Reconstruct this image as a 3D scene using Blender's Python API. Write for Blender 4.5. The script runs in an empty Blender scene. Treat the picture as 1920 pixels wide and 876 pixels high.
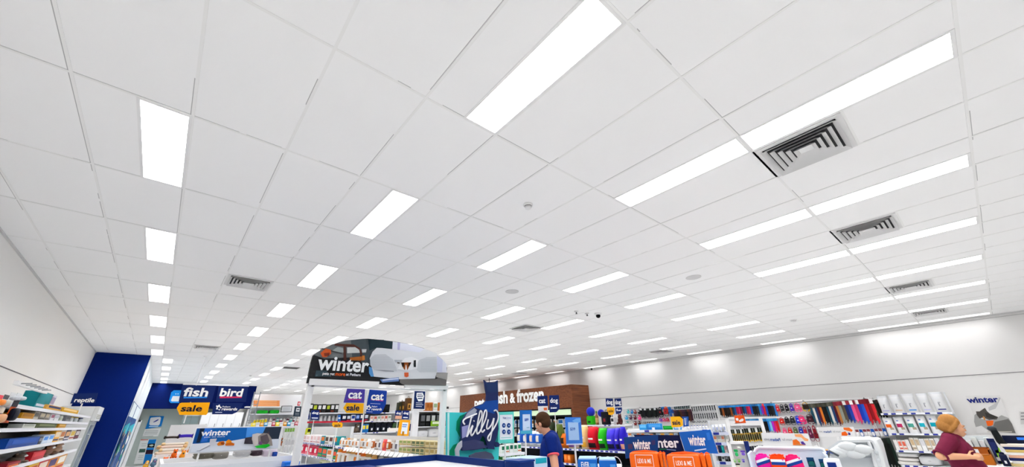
import bpy, bmesh, math, random
from mathutils import Vector, Matrix
random.seed(7)
SC = bpy.context.scene
COL = SC.collection
EYE = 1.65
PI = math.pi

# ------------------------------------------------------------------ camera
FOCAL, PITCH, YAW, ROLL = 704.924, 0.459872148, 0.710738149, -0.020605797
W0, H0 = 1920, 876
FWD = Vector((math.sin(YAW)*math.cos(PITCH), math.cos(YAW)*math.cos(PITCH), math.sin(PITCH)))
RGT0 = Vector((math.cos(YAW), -math.sin(YAW), 0))
UP0 = RGT0.cross(FWD)
RGT = RGT0*math.cos(ROLL) + UP0*math.sin(ROLL)
UPV = UP0*math.cos(ROLL) - RGT0*math.sin(ROLL)
CAM = Vector((0, 0, EYE))
cd = bpy.data.cameras.new('camera'); co = bpy.data.objects.new('camera', cd); COL.objects.link(co)
cd.sensor_fit = 'HORIZONTAL'; cd.sensor_width = 36; cd.lens = FOCAL/W0*36; cd.clip_start = .05; cd.clip_end = 200
m3 = Matrix((RGT, UPV, -FWD)).transposed()
co.matrix_world = Matrix.Translation(CAM) @ m3.to_4x4()
SC.camera = co

# ------------------------------------------------------------------ exposure and light
SC.view_settings.view_transform = 'Standard'
SC.view_settings.look = 'None'
SC.view_settings.gamma = 1
SC.view_settings.use_curve_mapping = False
SC.view_settings.exposure = 0.0
PANEL = 29.0          # strength of every ceiling light panel
wd = bpy.data.worlds.new('world'); SC.world = wd; wd.use_nodes = True
wd.node_tree.nodes['Background'].inputs[0].default_value = (1, 1, 1, 1)
wd.node_tree.nodes['Background'].inputs[1].default_value = 0.6
try:
    SC.cycles.max_bounces = 8; SC.cycles.diffuse_bounces = 6; SC.cycles.glossy_bounces = 3
    SC.cycles.sample_clamp_indirect = 8
except Exception:
    pass

# ------------------------------------------------------------------ helpers
def ray(u, v):
    return FWD + RGT*((u-W0/2)/FOCAL) - UPV*((v-H0/2)/FOCAL)
def proj(p):
    d = Vector(p)-CAM; z = d.dot(FWD)
    return W0/2+FOCAL*d.dot(RGT)/z, H0/2-FOCAL*d.dot(UPV)/z
def lin(c):
    c = c/255
    return c/12.92 if c <= .04045 else ((c+.055)/1.055)**2.4
def rgb(h):
    h = h.lstrip('#')
    return tuple(lin(int(h[i:i+2], 16)) for i in (0, 2, 4))
MATS = {}
def M(h, rough=.5, metal=0, spec=.1, emit=0, noise=0, alpha=1):
    """one plain procedural material per colour; a slight noise breaks the flatness"""
    k = (h, rough, metal, spec, emit, noise, alpha)
    if k in MATS: return MATS[k]
    m = bpy.data.materials.new('mat_'+h.strip('#')); m.use_nodes = True
    b = m.node_tree.nodes['Principled BSDF']
    c = rgb(h)
    b.inputs['Base Color'].default_value = (*c, 1)
    b.inputs['Roughness'].default_value = rough
    b.inputs['Metallic'].default_value = metal
    b.inputs['Specular IOR Level'].default_value = spec
    if emit:
        b.inputs['Emission Color'].default_value = (*c, 1); b.inputs['Emission Strength'].default_value = emit
    if alpha < 1: b.inputs['Alpha'].default_value = alpha
    if noise:
        nt = m.node_tree
        tc = nt.nodes.new('ShaderNodeTexCoord'); nz = nt.nodes.new('ShaderNodeTexNoise'); nz.inputs['Scale'].default_value = noise
        mx = nt.nodes.new('ShaderNodeMixRGB'); mx.blend_type = 'MULTIPLY'; mx.inputs[0].default_value = .35; mx.inputs[1].default_value = (*c, 1)
        nt.links.new(tc.outputs['Object'], nz.inputs['Vector']); nt.links.new(nz.outputs['Fac'], mx.inputs[2]); nt.links.new(mx.outputs[0], b.inputs['Base Color'])
    MATS[k] = m
    return m

class MB:
    """collects shapes; build() links them as ONE mesh object"""
    def __init__(s): s.v = []; s.f = []; s.m = []; s.mats = []; s.sm = []
    def mi(s, m):
        if isinstance(m, str): m = M(m)
        if m not in s.mats: s.mats.append(m)
        return s.mats.index(m)
    def add(s, vs, fs, m, smooth=False):
        n = len(s.v); k = s.mi(m)
        s.v += [tuple(a) for a in vs]
        for f in fs: s.f.append([i+n for i in f]); s.m.append(k); s.sm.append(smooth)
        return s
    def box(s, x0, x1, y0, y1, z0, z1, m, bev=0):
        if bev <= 0:
            vs = [(x, y, z) for x in (x0, x1) for y in (y0, y1) for z in (z0, z1)]
            return s.add(vs, [(0,1,3,2),(4,6,7,5),(0,4,5,1),(2,3,7,6),(0,2,6,4),(1,5,7,3)], m)
        bev = min(bev, (x1-x0)*.45, (y1-y0)*.45, (z1-z0)*.45)
        bm = bmesh.new(); bmesh.ops.create_cube(bm, size=1)
        for q in bm.verts: q.co = ((x0+x1)/2+q.co.x*(x1-x0), (y0+y1)/2+q.co.y*(y1-y0), (z0+z1)/2+q.co.z*(z1-z0))
        bmesh.ops.bevel(bm, geom=bm.edges[:], offset=bev, segments=2, profile=.6, affect='EDGES')
        return s.frombm(bm, m)
    def frombm(s, bm, m, smooth=True):
        bm.verts.index_update()
        s.add([q.co[:] for q in bm.verts], [[q.index for q in f.verts] for f in bm.faces], m, smooth); bm.free(); return s
    def prism(s, poly, y0, y1, m, side=None):
        n = len(poly)
        a = sum(poly[i][0]*poly[(i+1) % n][1]-poly[(i+1) % n][0]*poly[i][1] for i in range(n))
        if a < 0: poly = poly[::-1]
        vs = [(x, y0, z) for x, z in poly]+[(x, y1, z) for x, z in poly]
        s.add(vs, [list(range(n)), list(range(2*n-1, n-1, -1))], m)
        s.add(vs, [(i, i+n, (i+1) % n+n, (i+1) % n) for i in range(n)], side or m)
        return s
    def tube(s, pts, r, m, n=8, closed=False, flat=None):
        pts = [Vector(p) for p in pts]; N = len(pts); vs = []; fs = []
        rs = r if isinstance(r, (list, tuple)) else [r]*N
        up = Vector((0, 0, 1))
        for i, p in enumerate(pts):
            a = pts[(i-1) % N] if closed or i else p; b = pts[(i+1) % N] if closed or i < N-1 else p
            t = (b-a).normalized()
            if abs(t.dot(up)) > .98: up = Vector((0, 1, 0)) if abs(t.y) < .9 else Vector((1, 0, 0))
            e1 = t.cross(up).normalized(); e2 = e1.cross(t).normalized(); up = e2
            for k in range(n):
                an = 2*PI*k/n
                vs.append(p+e1*math.cos(an)*rs[i]+e2*math.sin(an)*rs[i]*(flat or 1))
        for i in range(N if closed else N-1):
            j = (i+1) % N
            fs += [(i*n+k, i*n+(k+1) % n, j*n+(k+1) % n, j*n+k) for k in range(n)]
        if not closed: fs += [list(range(n-1, -1, -1)), list(range((N-1)*n, N*n))]
        return s.add(vs, fs, m, True)
    def lathe(s, prof, m, n=20, c=(0, 0, 0), sy=1):
        vs = []; fs = []
        for r, z in prof:
            for k in range(n): vs.append((c[0]+r*math.cos(2*PI*k/n), c[1]+r*sy*math.sin(2*PI*k/n), c[2]+z))
        for i in range(len(prof)-1):
            fs += [(i*n+k, i*n+(k+1) % n, (i+1)*n+(k+1) % n, (i+1)*n+k) for k in range(n)]
        fs += [list(range(n-1, -1, -1)), list(range((len(prof)-1)*n, len(prof)*n))]
        return s.add(vs, fs, m, True)
    def ell(s, c, r, m, nu=14, nv=9, e=1.0):
        sp = lambda q: math.copysign(abs(q)**e, q)
        vs = []; fs = []
        for i in range(nv+1):
            ph = -PI/2+PI*i/nv
            for k in range(nu):
                th = 2*PI*k/nu
                vs.append((c[0]+r[0]*sp(math.cos(ph))*sp(math.cos(th)), c[1]+r[1]*sp(math.cos(ph))*sp(math.sin(th)), c[2]+r[2]*sp(math.sin(ph))))
        for i in range(nv):
            fs += [(i*nu+k, i*nu+(k+1) % nu, (i+1)*nu+(k+1) % nu, (i+1)*nu+k) for k in range(nu)]
        return s.add(vs, fs, m, True)
    def build(s, name, parent=None, loc=(0, 0, 0), rotz=0, crisp=40):
        me = bpy.data.meshes.new(name); me.from_pydata(s.v, [], s.f)
        for m in s.mats: me.materials.append(m)
        me.polygons.foreach_set('material_index', s.m); me.polygons.foreach_set('use_smooth', s.sm)
        if any(s.sm): me.set_sharp_from_angle(angle=math.radians(crisp))
        me.update()
        o = bpy.data.objects.new(name, me); COL.objects.link(o)
        o.location = loc; o.rotation_euler = (0, 0, rotz)
        if parent: o.parent = parent
        return o

def tag(o, label, cat, group=None):
    o['label'] = label; o['category'] = cat
    if group: o['group'] = group
    return o
def thing(name, label, cat, loc=(0, 0, 0), rotz=0, group=None):
    o = bpy.data.objects.new(name, None); COL.objects.link(o); o.empty_display_size = .1
    o.location = loc; o.rotation_euler = (0, 0, rotz)
    return tag(o, label, cat, group)
def struct(name, mb, parent=None, **k):
    o = mb.build(name, parent, **k)
    if not parent: o['kind'] = 'structure'
    return o
ONES = 'first second third fourth fifth sixth seventh eighth ninth tenth eleventh twelfth thirteenth fourteenth fifteenth sixteenth seventeenth eighteenth nineteenth twentieth'.split()
def nth(i):
    if i < 20: return ONES[i]
    t = {2: 'twenty', 3: 'thirty', 4: 'forty', 5: 'fifty'}[(i+1)//10]
    return t+'-'+ONES[(i+1) % 10-1] if (i+1) % 10 else {3: 'thirtieth', 4: 'fortieth', 5: 'fiftieth'}[(i+1)//10]

class Frame:
    """a vertical plane through (x, y): R runs along its face to the viewer's right, D runs away from the viewer"""
    def __init__(s, x, y, ang):
        s.o = Vector((x, y, 0)); s.rz = ang
        s.R = Vector((math.cos(ang), math.sin(ang), 0)); s.D = Vector((-math.sin(ang), math.cos(ang), 0))
    def off(s, d): q = s.o+s.D*d; return Frame(q.x, q.y, s.rz)
    def at(s, u, v):
        r = ray(u, v); return CAM+r*((s.o-CAM).dot(s.D)/r.dot(s.D))
    def a(s, u, v): return (s.at(u, v)-s.o).dot(s.R)
    def w(s, a, z): q = s.o+s.R*a; return Vector((q.x, q.y, z))
    def zat(s, base, v):
        lo, hi = -1.5, 6
        for _ in range(40):
            mid = (lo+hi)/2
            if proj((base.x, base.y, mid))[1] > v: lo = mid
            else: hi = mid
        return lo
    def rect(s, ul, ur, vt, vb, vbr=None):
        """photo extents at the foot (ul..ur at vb) and the top height vt -> foot point, width, height"""
        p = s.at(ul, vb); q = s.at(ur, vb if vbr is None else vbr); c = (p+q)/2
        return Vector((c.x, c.y, (p.z+q.z)/2)), abs((q-p).dot(s.R)), s.zat(c, vt)-(p.z+q.z)/2
    def xz(s, base, pts):
        """photo points -> local (x, z) about base"""
        return [((s.at(u, v)-base).dot(s.R), s.at(u, v).z-base.z) for u, v in pts]
def FX(c): return Frame(c, 0, -PI/2)      # faces -X
def FY(c): return Frame(0, c, 0)          # faces -Y
def FL(c): return Frame(c, 0, PI/2)       # faces +X

FONTCACHE = {}
def text(parent, s, x, z, h, mat, y=-.004, w=None, bold=.018, shear=0, depth=.0015, name='lettering', align='CENTER', mirror=False):
    """lettering as a mesh standing on the front of a board; h, w = size of the whole word"""
    cu = bpy.data.curves.new('lettering', 'FONT'); cu.body = s; cu.size = 1; cu.offset = bold; cu.shear = shear; cu.extrude = 0; cu.resolution_u = 3
    cu.align_x = 'LEFT'
    tmp = bpy.data.objects.new('tmp', cu); COL.objects.link(tmp)
    dg = bpy.context.evaluated_depsgraph_get(); me = bpy.data.meshes.new_from_object(tmp.evaluated_get(dg))
    bpy.data.objects.remove(tmp); bpy.data.curves.remove(cu)
    xs = [q.co.x for q in me.vertices]; ys = [q.co.y for q in me.vertices]
    if not xs: return None
    k = h/(max(ys)-min(ys)); wx = max(xs)-min(xs); kx = (w/wx) if w else k
    cx = (max(xs)+min(xs))/2; y0_ = min(ys)
    vs = [((q.co.x-cx)*kx*(-1 if mirror else 1)+x, y, (q.co.y-y0_)*k+z) for q in me.vertices]
    fs = [list(p.vertices) if not mirror else list(p.vertices)[::-1] for p in me.polygons]
    bpy.data.meshes.remove(me)
    b = MB(); b.add(vs, fs, mat)
    return b.build(name, parent)
# ------------------------------------------------------------------ the room
CEIL = EYE+1.984
XL, XR, YB, YF = -1.9, 14.15, 33.2, -8.0

def ceiling_mat():
    m = bpy.data.materials.new('ceiling_tiles'); m.use_nodes = True; nt = m.node_tree; b = nt.nodes['Principled BSDF']
    b.inputs['Roughness'].default_value = .9; b.inputs['Specular IOR Level'].default_value = .1
    tc = nt.nodes.new('ShaderNodeTexCoord'); sp = nt.nodes.new('ShaderNodeSeparateXYZ'); nt.links.new(tc.outputs['Object'], sp.inputs[0])
    def math_(op, a, bb=None):
        n = nt.nodes.new('ShaderNodeMath'); n.operation = op
        for i, q in enumerate((a, bb)):
            if q is None: continue
            if isinstance(q, (int, float)): n.inputs[i].default_value = q
            else: nt.links.new(q, n.inputs[i])
        return n.outputs[0]
    def gap(axis, off, per, edge):       # a hairline gap where the tile edge meets its bar
        t = math_('SUBTRACT', sp.outputs[axis], off-per/2); t = math_('MODULO', math_('ADD', t, per*100), per)
        d = math_('ABSOLUTE', math_('SUBTRACT', t, per/2-edge))
        return math_('LESS_THAN', d, .0025)
    g = math_('MAXIMUM', gap('X', .2, .6, .013), gap('Y', -.6, 1.2, .013))
    nz = nt.nodes.new('ShaderNodeTexNoise'); nz.inputs['Scale'].default_value = 1.3; nt.links.new(tc.outputs['Object'], nz.inputs['Vector'])
    g2 = math_('MULTIPLY', g, math_('MULTIPLY', math_('GREATER_THAN', nz.outputs['Fac'], .47), .55))
    mx = nt.nodes.new('ShaderNodeMixRGB'); mx.inputs[1].default_value = (.89, .89, .89, 1); mx.inputs[2].default_value = (.08, .08, .08, 1)
    nt.links.new(g2, mx.inputs[0]); nt.links.new(mx.outputs[0], b.inputs['Base Color'])
    return m
def floor_mat():
    m = bpy.data.materials.new('floor_vinyl'); m.use_nodes = True; nt = m.node_tree; b = nt.nodes['Principled BSDF']
    b.inputs['Roughness'].default_value = .45
    tc = nt.nodes.new('ShaderNodeTexCoord'); nz = nt.nodes.new('ShaderNodeTexNoise'); nz.inputs['Scale'].default_value = 3; nz.inputs['Detail'].default_value = 6
    cr = nt.nodes.new('ShaderNodeValToRGB'); cr.color_ramp.elements[0].color = (.66, .66, .66, 1); cr.color_ramp.elements[1].color = (.76, .76, .75, 1)
    nt.links.new(tc.outputs['Object'], nz.inputs['Vector']); nt.links.new(nz.outputs['Fac'], cr.inputs[0]); nt.links.new(cr.outputs[0], b.inputs['Base Color'])
    return m
WALL = M('#e4e3e2', .8); WHITE = M('#ececec', .5); NAVY = M('#152a63', .5); OFFW = M('#d9d9d7', .6)
T = .15
struct('floor', MB().box(XL-T, XR+T, YF-T, YB+T, -.1, 0, floor_mat()))
struct('ceiling', MB().box(XL-T, XR+T, YF-T, YB+T, CEIL, CEIL+.1, ceiling_mat()))
struct('wall_left', MB().box(XL-T, XL, YF, YB, 0, CEIL, M('#f0efed', .8)))  # paler than the other walls: its missing light is put into the colour
struct('wall_right', MB().box(XR, XR+T, YF, YB, 0, CEIL, WALL))
struct('wall_back', MB().box(XL, XR, YB, YB+T, 0, CEIL, WALL))
struct('wall_front', MB().box(XL, XR, YF-T, YF, 0, CEIL, WALL))
# wall sheet joints, cornice angles, skirting
JOINT = M('#77767a', .9)
struct('trim_1', MB().box(XL, XL+.006, YF, 16.4, 2.455, 2.467, JOINT))
struct('trim_2', MB().box(XR-.006, XR, YF, 33, 2.375, 2.387, JOINT))
struct('trim_3', MB().box(XR-.03, XR, YF, YB, CEIL-.03, CEIL, M('#cfcfcf', .7)).box(XR-.012, XR, YF, YB, CEIL-.075, CEIL-.066, M('#b5b5b5')))
struct('trim_4', MB().box(XL, XL+.02, YF, 16.4, CEIL-.02, CEIL, M('#cfcfcf', .7)))
struct('baseboard_right', MB().box(XR-.012, XR, YF, YB, 0, .1, OFFW))
struct('baseboard_left', MB().box(XL, XL+.012, YF, 16.4, 0, .1, OFFW))
gb = MB(); BAR = M('#ececeb', .8)
k = 0.2-.6*3
while k < XR:
    if k > XL: gb.box(k-.009, k+.009, YF, YB, CEIL-.003, CEIL+.001, BAR)
    k += .6
k = -.6-1.2*6
while k < YB:
    if k > YF: gb.box(XL, XR, k-.009, k+.009, CEIL-.0025, CEIL+.001, BAR)
    k += 1.2
for x0, y0 in [(.2, 6.57), (3.2, 0), (5.6, 0), (9.2, 0)]:
    gb.box(x0, x0+.6, y0-.009, y0+.009, CEIL-.0025, CEIL+.001, BAR).box(x0, x0+.6, y0+.589, y0+.611, CEIL-.0025, CEIL+.001, BAR)
struct('trim_5', gb)

# blue partition, its fish-room return wall and the blue bulkhead over the fish room
struct('wall_partition', MB().box(XL, -.69, 16.42, 27, 0, CEIL, M('#dadfe4', .7)))
struct('wall_partition_face', MB().box(XL, -.69, 16.39, 16.42, 0, CEIL, M('#072169', .6, spec=.04)))
struct('wall_bulkhead', MB().box(-.69, 3.82, 27, 27.3, EYE+.815, CEIL, M('#081a56', .6, spec=.04)))
struct('wall_fish', MB().box(-.69, 3.0, 27.8, 28, 0, CEIL, M('#b9c4bf', .7)))
struct('wall_fish_side', MB().box(3.7, 3.82, 27.3, YB, 0, CEIL, WALL))

# ------------------------------------------------------------------ ceiling lights
DIFF = bpy.data.materials.new('light_diffuser'); DIFF.use_nodes = True
_b = DIFF.node_tree.nodes['Principled BSDF']; _b.inputs['Base Color'].default_value = (.9, .9, .9, 1)
_b.inputs['Emission Color'].default_value = (1, .99, .985, 1); 
# a prismatic diffuser throws most of its light straight down: strength follows the angle to the panel's face
_nt = DIFF.node_tree; _g = _nt.nodes.new('ShaderNodeNewGeometry'); _d = _nt.nodes.new('ShaderNodeVectorMath'); _d.operation = 'DOT_PRODUCT'
_nt.links.new(_g.outputs['Incoming'], _d.inputs[0]); _nt.links.new(_g.outputs['Normal'], _d.inputs[1])
_m = _nt.nodes.new('ShaderNodeMath'); _m.operation = 'MULTIPLY'; _m.inputs[1].default_value = PANEL; _nt.links.new(_d.outputs['Value'], _m.inputs[0]); _p = _nt.nodes.new('ShaderNodeMath'); _p.operation = 'POWER'; _p.inputs[1].default_value = 1.7; _nt.links.new(_d.outputs['Value'], _p.inputs[0]); _nt.links.new(_p.outputs[0], _m.inputs[0])
_a = _nt.nodes.new('ShaderNodeMath'); _a.inputs[1].default_value = 1.0; _nt.links.new(_m.outputs[0], _a.inputs[0]); _nt.links.new(_a.outputs[0], _b.inputs['Emission Strength'])
DIFF2 = DIFF.copy(); DIFF2.name = 'light_diffuser_dimmed'
for _n in DIFF2.node_tree.nodes:
    if _n.type == 'MATH' and _n.operation == 'MULTIPLY': _n.inputs[1].default_value = PANEL*.3
LFR = M('#e6e6e6', .5)
def light_proto():
    r = thing('ceiling_light', 'x', 'light')
    w, l = .2591, 1.1545; f = .02; z = -.004
    b = MB()
    b.box(-f, 0, -l-f, f, z, .0, LFR).box(w, w+f, -l-f, f, z, 0, LFR).box(0, w, 0, f, z, 0, LFR).box(0, w, -l-f, -l, z, 0, LFR)
    b.build('frame', r)
    MB().box(0, w, -l, 0, -.002, -.0005, DIFF).build('diffuser', r)
    return r
L0 = light_proto(); used = False
def dup(o, loc, rz=None):
    c = o.copy(); COL.objects.link(c); c.location = loc
    if rz is not None: c.rotation_euler = (0, 0, rz)
    for ch in o.children:
        q = ch.copy(); COL.objects.link(q); q.parent = c
        for g in ch.children:
            d = g.copy(); COL.objects.link(d); d.parent = q
    return c
FIRST = {-.68: 4.18, 1.12: 1.78}
for i in range(9):
    x = -.68+1.8*i
    ys = [.585]+[1.78+2.4*j for j in range(13)] if i > 1 else [FIRST[round(x, 2)]+2.4*j for j in range(12)]
    if i == 0:
        pts = [(x, y) for y in ys if y < 16.3]+[(-.41, y) for y in (18.15, 20.5, 22.8, 25.05, 26.96)]
    elif i == 1:
        pts = [(x, y) for y in ys if y < 26.5]
    elif i == 2:
        pts = [(x, y) for y in ys if y < 26.5 or y > 28.6]
    else:
        pts = [(x, y) for y in ys if y < YB-.1]
    extra = [(x, y) for y in ({0: [1.78, -.62, -3.02], 1: [-.62, -3.02]}.get(i, [-3.02]))]     # out of view: added to brighten the left ceiling and shop front
    for n, (px, py) in enumerate(pts+extra):
        o = dup(L0, (px, py, CEIL)) if used else L0
        o.location = (px, py, CEIL); used = True
        o['group'] = 'ceiling light panels'
        if i == 8:      # the row that washes the right wall runs dimmed tubes
            for ch in o.children:
                if ch.name.startswith('diffuser'): ch.material_slots[0].link = 'OBJECT'; ch.material_slots[0].material = DIFF2
        if n >= len(pts):
            o['label'] = f'added unseen light over the shop front, {nth(n-len(pts))} in the {nth(i)} row from the left wall'
        elif i == 0 and py > 16.5:
            o['label'] = f'small-looking light panel over the fish room beside the blue partition, {nth(n-6)} going back'
        else:
            o['label'] = f'flush white light panel, {nth(n)} going back in the {nth(i)} row from the left wall'

# ------------------------------------------------------------------ vents, detectors, speakers, cameras on the ceiling
VW = M('#dcdcdc', .45); VD = M('#3a3a3c', .7)
def vent(x, y, label, s=.6):
    r = thing('ceiling_vent', label, 'vent', (x, y, CEIL), 0, 'square ceiling air vents')
    h = s/2-.01
    MB().box(-h, h, -h, h, -.002, 0, VD).build('backing', r)
    b = MB()
    def ring(a0, a1, z0, z1):      # a square louvre that slopes outward and down
        for sx, sy in ((0, -1), (1, 0), (0, 1), (-1, 0)):
            q = []
            for a, z in ((a0, z0), (a1, z1)):
                if sx == 0: q += [(-a, sy*a, z), (a, sy*a, z)]
                else: q += [(sx*a, -a, z), (sx*a, a, z)]
            b.add([q[0], q[1], q[3], q[2]], [(0, 1, 2, 3)], VW)
            b.add([(p[0], p[1], p[2]+.002) for p in (q[0], q[1], q[3], q[2])], [(3, 2, 1, 0)], VW)
    for k in range(5):
        a = h*(.16+.155*k); ring(a, a+h*.10, -.006, -.034)
    b.build('louvre', r)
    fr = MB()
    o, i2 = h, h*.86
    fr.box(-o, o, -o, -i2, -.012, 0, VW).box(-o, o, i2, o, -.012, 0, VW).box(-o, -i2, -i2, i2, -.012, 0, VW).box(i2, o, -i2, i2, -.012, 0, VW)
    fr.build('frame', r)
    MB().box(-h*.16, h*.16, -h*.16, h*.16, -.012, -.004, VW).build('centre_plate', r)
    return r
vent(3.5, .3, 'large square white air vent beside the double light row, largest of the vents')
vent(5.9, .3, 'square air vent between the second and third double light rows')
vent(9.5, .3, 'square air vent between the fourth and fifth double light rows')
vent(12.5, .3, 'faint square air vent by the last lights before the right wall')
vent(.5, 6.87, 'square air vent between the two light rows nearest the left wall')
vent(6.2, 6.75, 'square air vent seen edge on beside a light above the centre of the shop')
vent(12.4, 6.8, 'square air vent near the right wall above the leash display')
vent(.5, 13.8, 'distant flat air vent in front of the blue partition')
vent(12.6, 14.3, 'distant air vent above the brown freezer surround')
rp = thing('return_air_grille', 'dark grey return air grille beside a light above the winter arch', 'vent', (3.45, 17.5, CEIL))
b = MB()
for k in range(12): b.box(-.27, .27, -.27+k*.047, -.25+k*.047, -.006, -.001, M('#6a6a6a'))
b.build('slat', rp); MB().box(-.28, .28, -.29, .29, -.001, 0, M('#2c2c2e')).build('backing', rp)
def detector(x, y, label, r=.05, name='smoke_detector', cat='detector', tilt=0):
    t = thing(name, label, cat, (x, y, CEIL))
    MB().lathe([(r*.2, 0), (r, 0), (r, -.012), (r*.9, -.02)], M('#e2e2e2'), 20).build('base', t)
    MB().lathe([(r*.7, -.02), (r*.72, -.032), (r*.62, -.045), (r*.25, -.052), (.001, -.053)][:4], M('#dedede'), 20).build('chamber', t)
    MB().lathe([(r*.73, -.021), (r*.73, -.026)], M('#39393b'), 20).build('slot', t)
detector(2.31, 2.42, 'small white smoke detector alone in the middle of the ceiling')
detector(10.79, 2.45, 'small white smoke detector above the lead display on the right wall', .07)
detector(2.63, 21.07, 'distant smoke detector above the fish and bird signs', .06)
def speaker(x, y, label):
    t = thing('ceiling_speaker', label, 'speaker', (x, y, CEIL))
    MB().lathe([(.02, 0), (.115, 0), (.115, -.006), (.1, -.01)], M('#cdcdcd', .7), 28).build('rim', t)
    MB().lathe([(.001, -.006), (.098, -.008), (.098, -.004)], M('#bfbfbf', .8), 28).build('grille', t)
speaker(4.07, 4.76, 'round grey ceiling speaker between two lights near the shop centre')
speaker(5.91, 2.45, 'round grey ceiling speaker between the first rows of long lights')
def dome(x, y, label):
    t = thing('security_camera', label, 'camera', (x, y, CEIL))
    MB().lathe([(.02, 0), (.075, 0), (.07, -.03), (.055, -.035)], M('#e8e8e8'), 22).build('housing', t)
    MB().ell((0, 0, -.055), (.048, .048, .048), M('#0a0a0b', .15)).build('lens_ball', t)
dome(6.5, 4.82, 'white ceiling camera with a black ball lens above the aisle')
def stem(x, y, label):
    t = thing('ceiling_sensor', label, 'sensor', (x, y, CEIL))
    MB().lathe([(.01, 0), (.045, 0), (.04, -.02), (.012, -.025)], M('#d8d8d8'), 16).build('base', t)
    MB().lathe([(.012, -.02), (.012, -.05), (.02, -.055), (.02, -.06)], M('#5c5c5e'), 12).build('tip', t)
stem(6.3, 4.95, 'tiny sprinkler head beside the black ball camera')
stem(5.98, 4.97, 'tiny white sensor left of the sprinkler head near the ball camera')
dome(13.9, 11.0, 'white dome camera at the top of the right wall above the brown surround')
# ------------------------------------------------------------------ goods: one builder per kind, local x right, y away, z up, foot at the origin
def px_local(fr, base, u, v):
    q = fr.at(u, v)-base
    return q.dot(fr.R), q.z
def pouch(w, h, d, c, bands=(), patch=(), ns=8, nt=10, gusset=True):
    """a filled bag: bulging front and back, crimped top seal; bands/patch are its print"""
    b = MB(); vs = []; N = ns+1
    th = lambda t: (.62+.38*math.sin(min(1, t/.45)*PI/2))*(1 if t < .55 else max(.06, math.cos((t-.55)/.45*PI/2)**.8))
    for side in (-1, 1):
        for j in range(nt+1):
            t = j/nt
            for i in range(N):
                s = -1+2*i/ns
                wx = w/2*(1-.05*math.sin(t*PI)+.02*(t < .12))
                yy = side*d/2*th(t)*(1-abs(s)**2.6)**.6
                vs.append((s*wx, yy+d/2, t*h*(1-.0*s)))
    K = N*(nt+1)
    def mat(i, j):
        s, t = -1+2*(i+.5)/ns, (j+.5)/nt
        for s0, s1, t0, t1, m in patch:
            if s0 <= s <= s1 and t0 <= t <= t1: return m
        for t0, t1, m in bands:
            if t0 <= t <= t1: return m
        return c
    for j in range(nt):
        for i in range(ns):
            f = (j*N+i, j*N+i+1, (j+1)*N+i+1, (j+1)*N+i)
            b.f.append(list(f)); b.m.append(b.mi(mat(i, j))); b.sm.append(True)
            b.f.append([K+q for q in f][::-1]); b.m.append(b.mi(mat(i, j))); b.sm.append(True)
    for j in range(nt):
        for i in (0, ns):
            f = [j*N+i, (j+1)*N+i, K+(j+1)*N+i, K+j*N+i]
            b.f.append(f if i == 0 else f[::-1]); b.m.append(b.mi(c)); b.sm.append(True)
    for j in (0, nt):
        for i in range(ns):
            f = [j*N+i, K+j*N+i, K+j*N+i+1, j*N+i+1]
            b.f.append(f if j == 0 else f[::-1]); b.m.append(b.mi(c)); b.sm.append(False)
    b.v = vs
    return b
def carton(w, h, d, c, c1=None, c2=None):
    b = MB().box(-w/2, w/2, 0, d, 0, h, c, min(w, h, d)*.05)
    if c1: b.box(-w*.38, w*.38, -.0015, .0, h*.42, h*.86, c1)
    if c2: b.box(-w*.44, w*.44, -.0015, .0, h*.12, h*.26, c2)
    return b
def jar(w, h, d, c, c1=None, c2=None):
    r = w/2
    b = MB().lathe([(r*.9, 0), (r, h*.04), (r, h*.72), (r*.8, h*.8)], c, 16, (0, r, 0))
    b.lathe([(r*.82, h*.8), (r*.86, h*.81), (r*.86, h*.97), (r*.8, h)], c1 or WHITE, 16, (0, r, 0))
    if c2: b.lathe([(r*1.01, h*.2), (r*1.01, h*.6)], c2, 16, (0, r, 0))
    return b
def bottle(w, h, d, c, c1=None, c2=None):
    r = w/2
    b = MB().lathe([(r*.9, 0), (r, h*.03), (r, h*.6), (r*.45, h*.76), (r*.4, h*.84)], c, 14, (0, r, 0))
    b.lathe([(r*.48, h*.83), (r*.48, h*.96), (r*.3, h)], c1 or WHITE, 12, (0, r, 0))
    if c2: b.lathe([(r*1.01, h*.15), (r*1.01, h*.5)], c2, 14, (0, r, 0))
    return b
def cone(w, h, d, c, c1=None, c2=None):
    r = w/2
    return MB().lathe([(r, 0), (r, h*.06), (r*.55, h*.97), (r*.5, h), (r*.35, h)], c, 16, (0, r, 0))
def plush(w, h, d, c, c1=None, c2=None):
    c1 = c1 or c
    b = MB().ell((0, d/2, h*.36), (w*.42, d*.45, h*.36), c)
    b.ell((w*.06, d*.4, h*.74), (w*.3, d*.36, h*.25), c)
    for s in (-1, 1):
        b.ell((w*.06+s*w*.22, d*.45, h*.92), (w*.1, d*.1, h*.13), c1)
        b.ell((s*w*.36, d*.2, h*.12), (w*.16, d*.25, h*.12), c1)
    b.ell((w*.06, d*.06, h*.7), (w*.12, d*.1, h*.09), c2 or WHITE)
    return b
def cushion(w, h, d, c, c1=None, c2=None):
    b = MB().ell((0, d/2, h/2), (w/2, d/2, h/2), c, 20, 9, .45)
    if c1: b.tube([(w*.5*math.cos(a)*1.0, d/2+d*.48*math.sin(a), h*.5) for a in [k*PI/8 for k in range(16)]], min(h*.08, .02), c1, 6, True)
    return b
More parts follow.
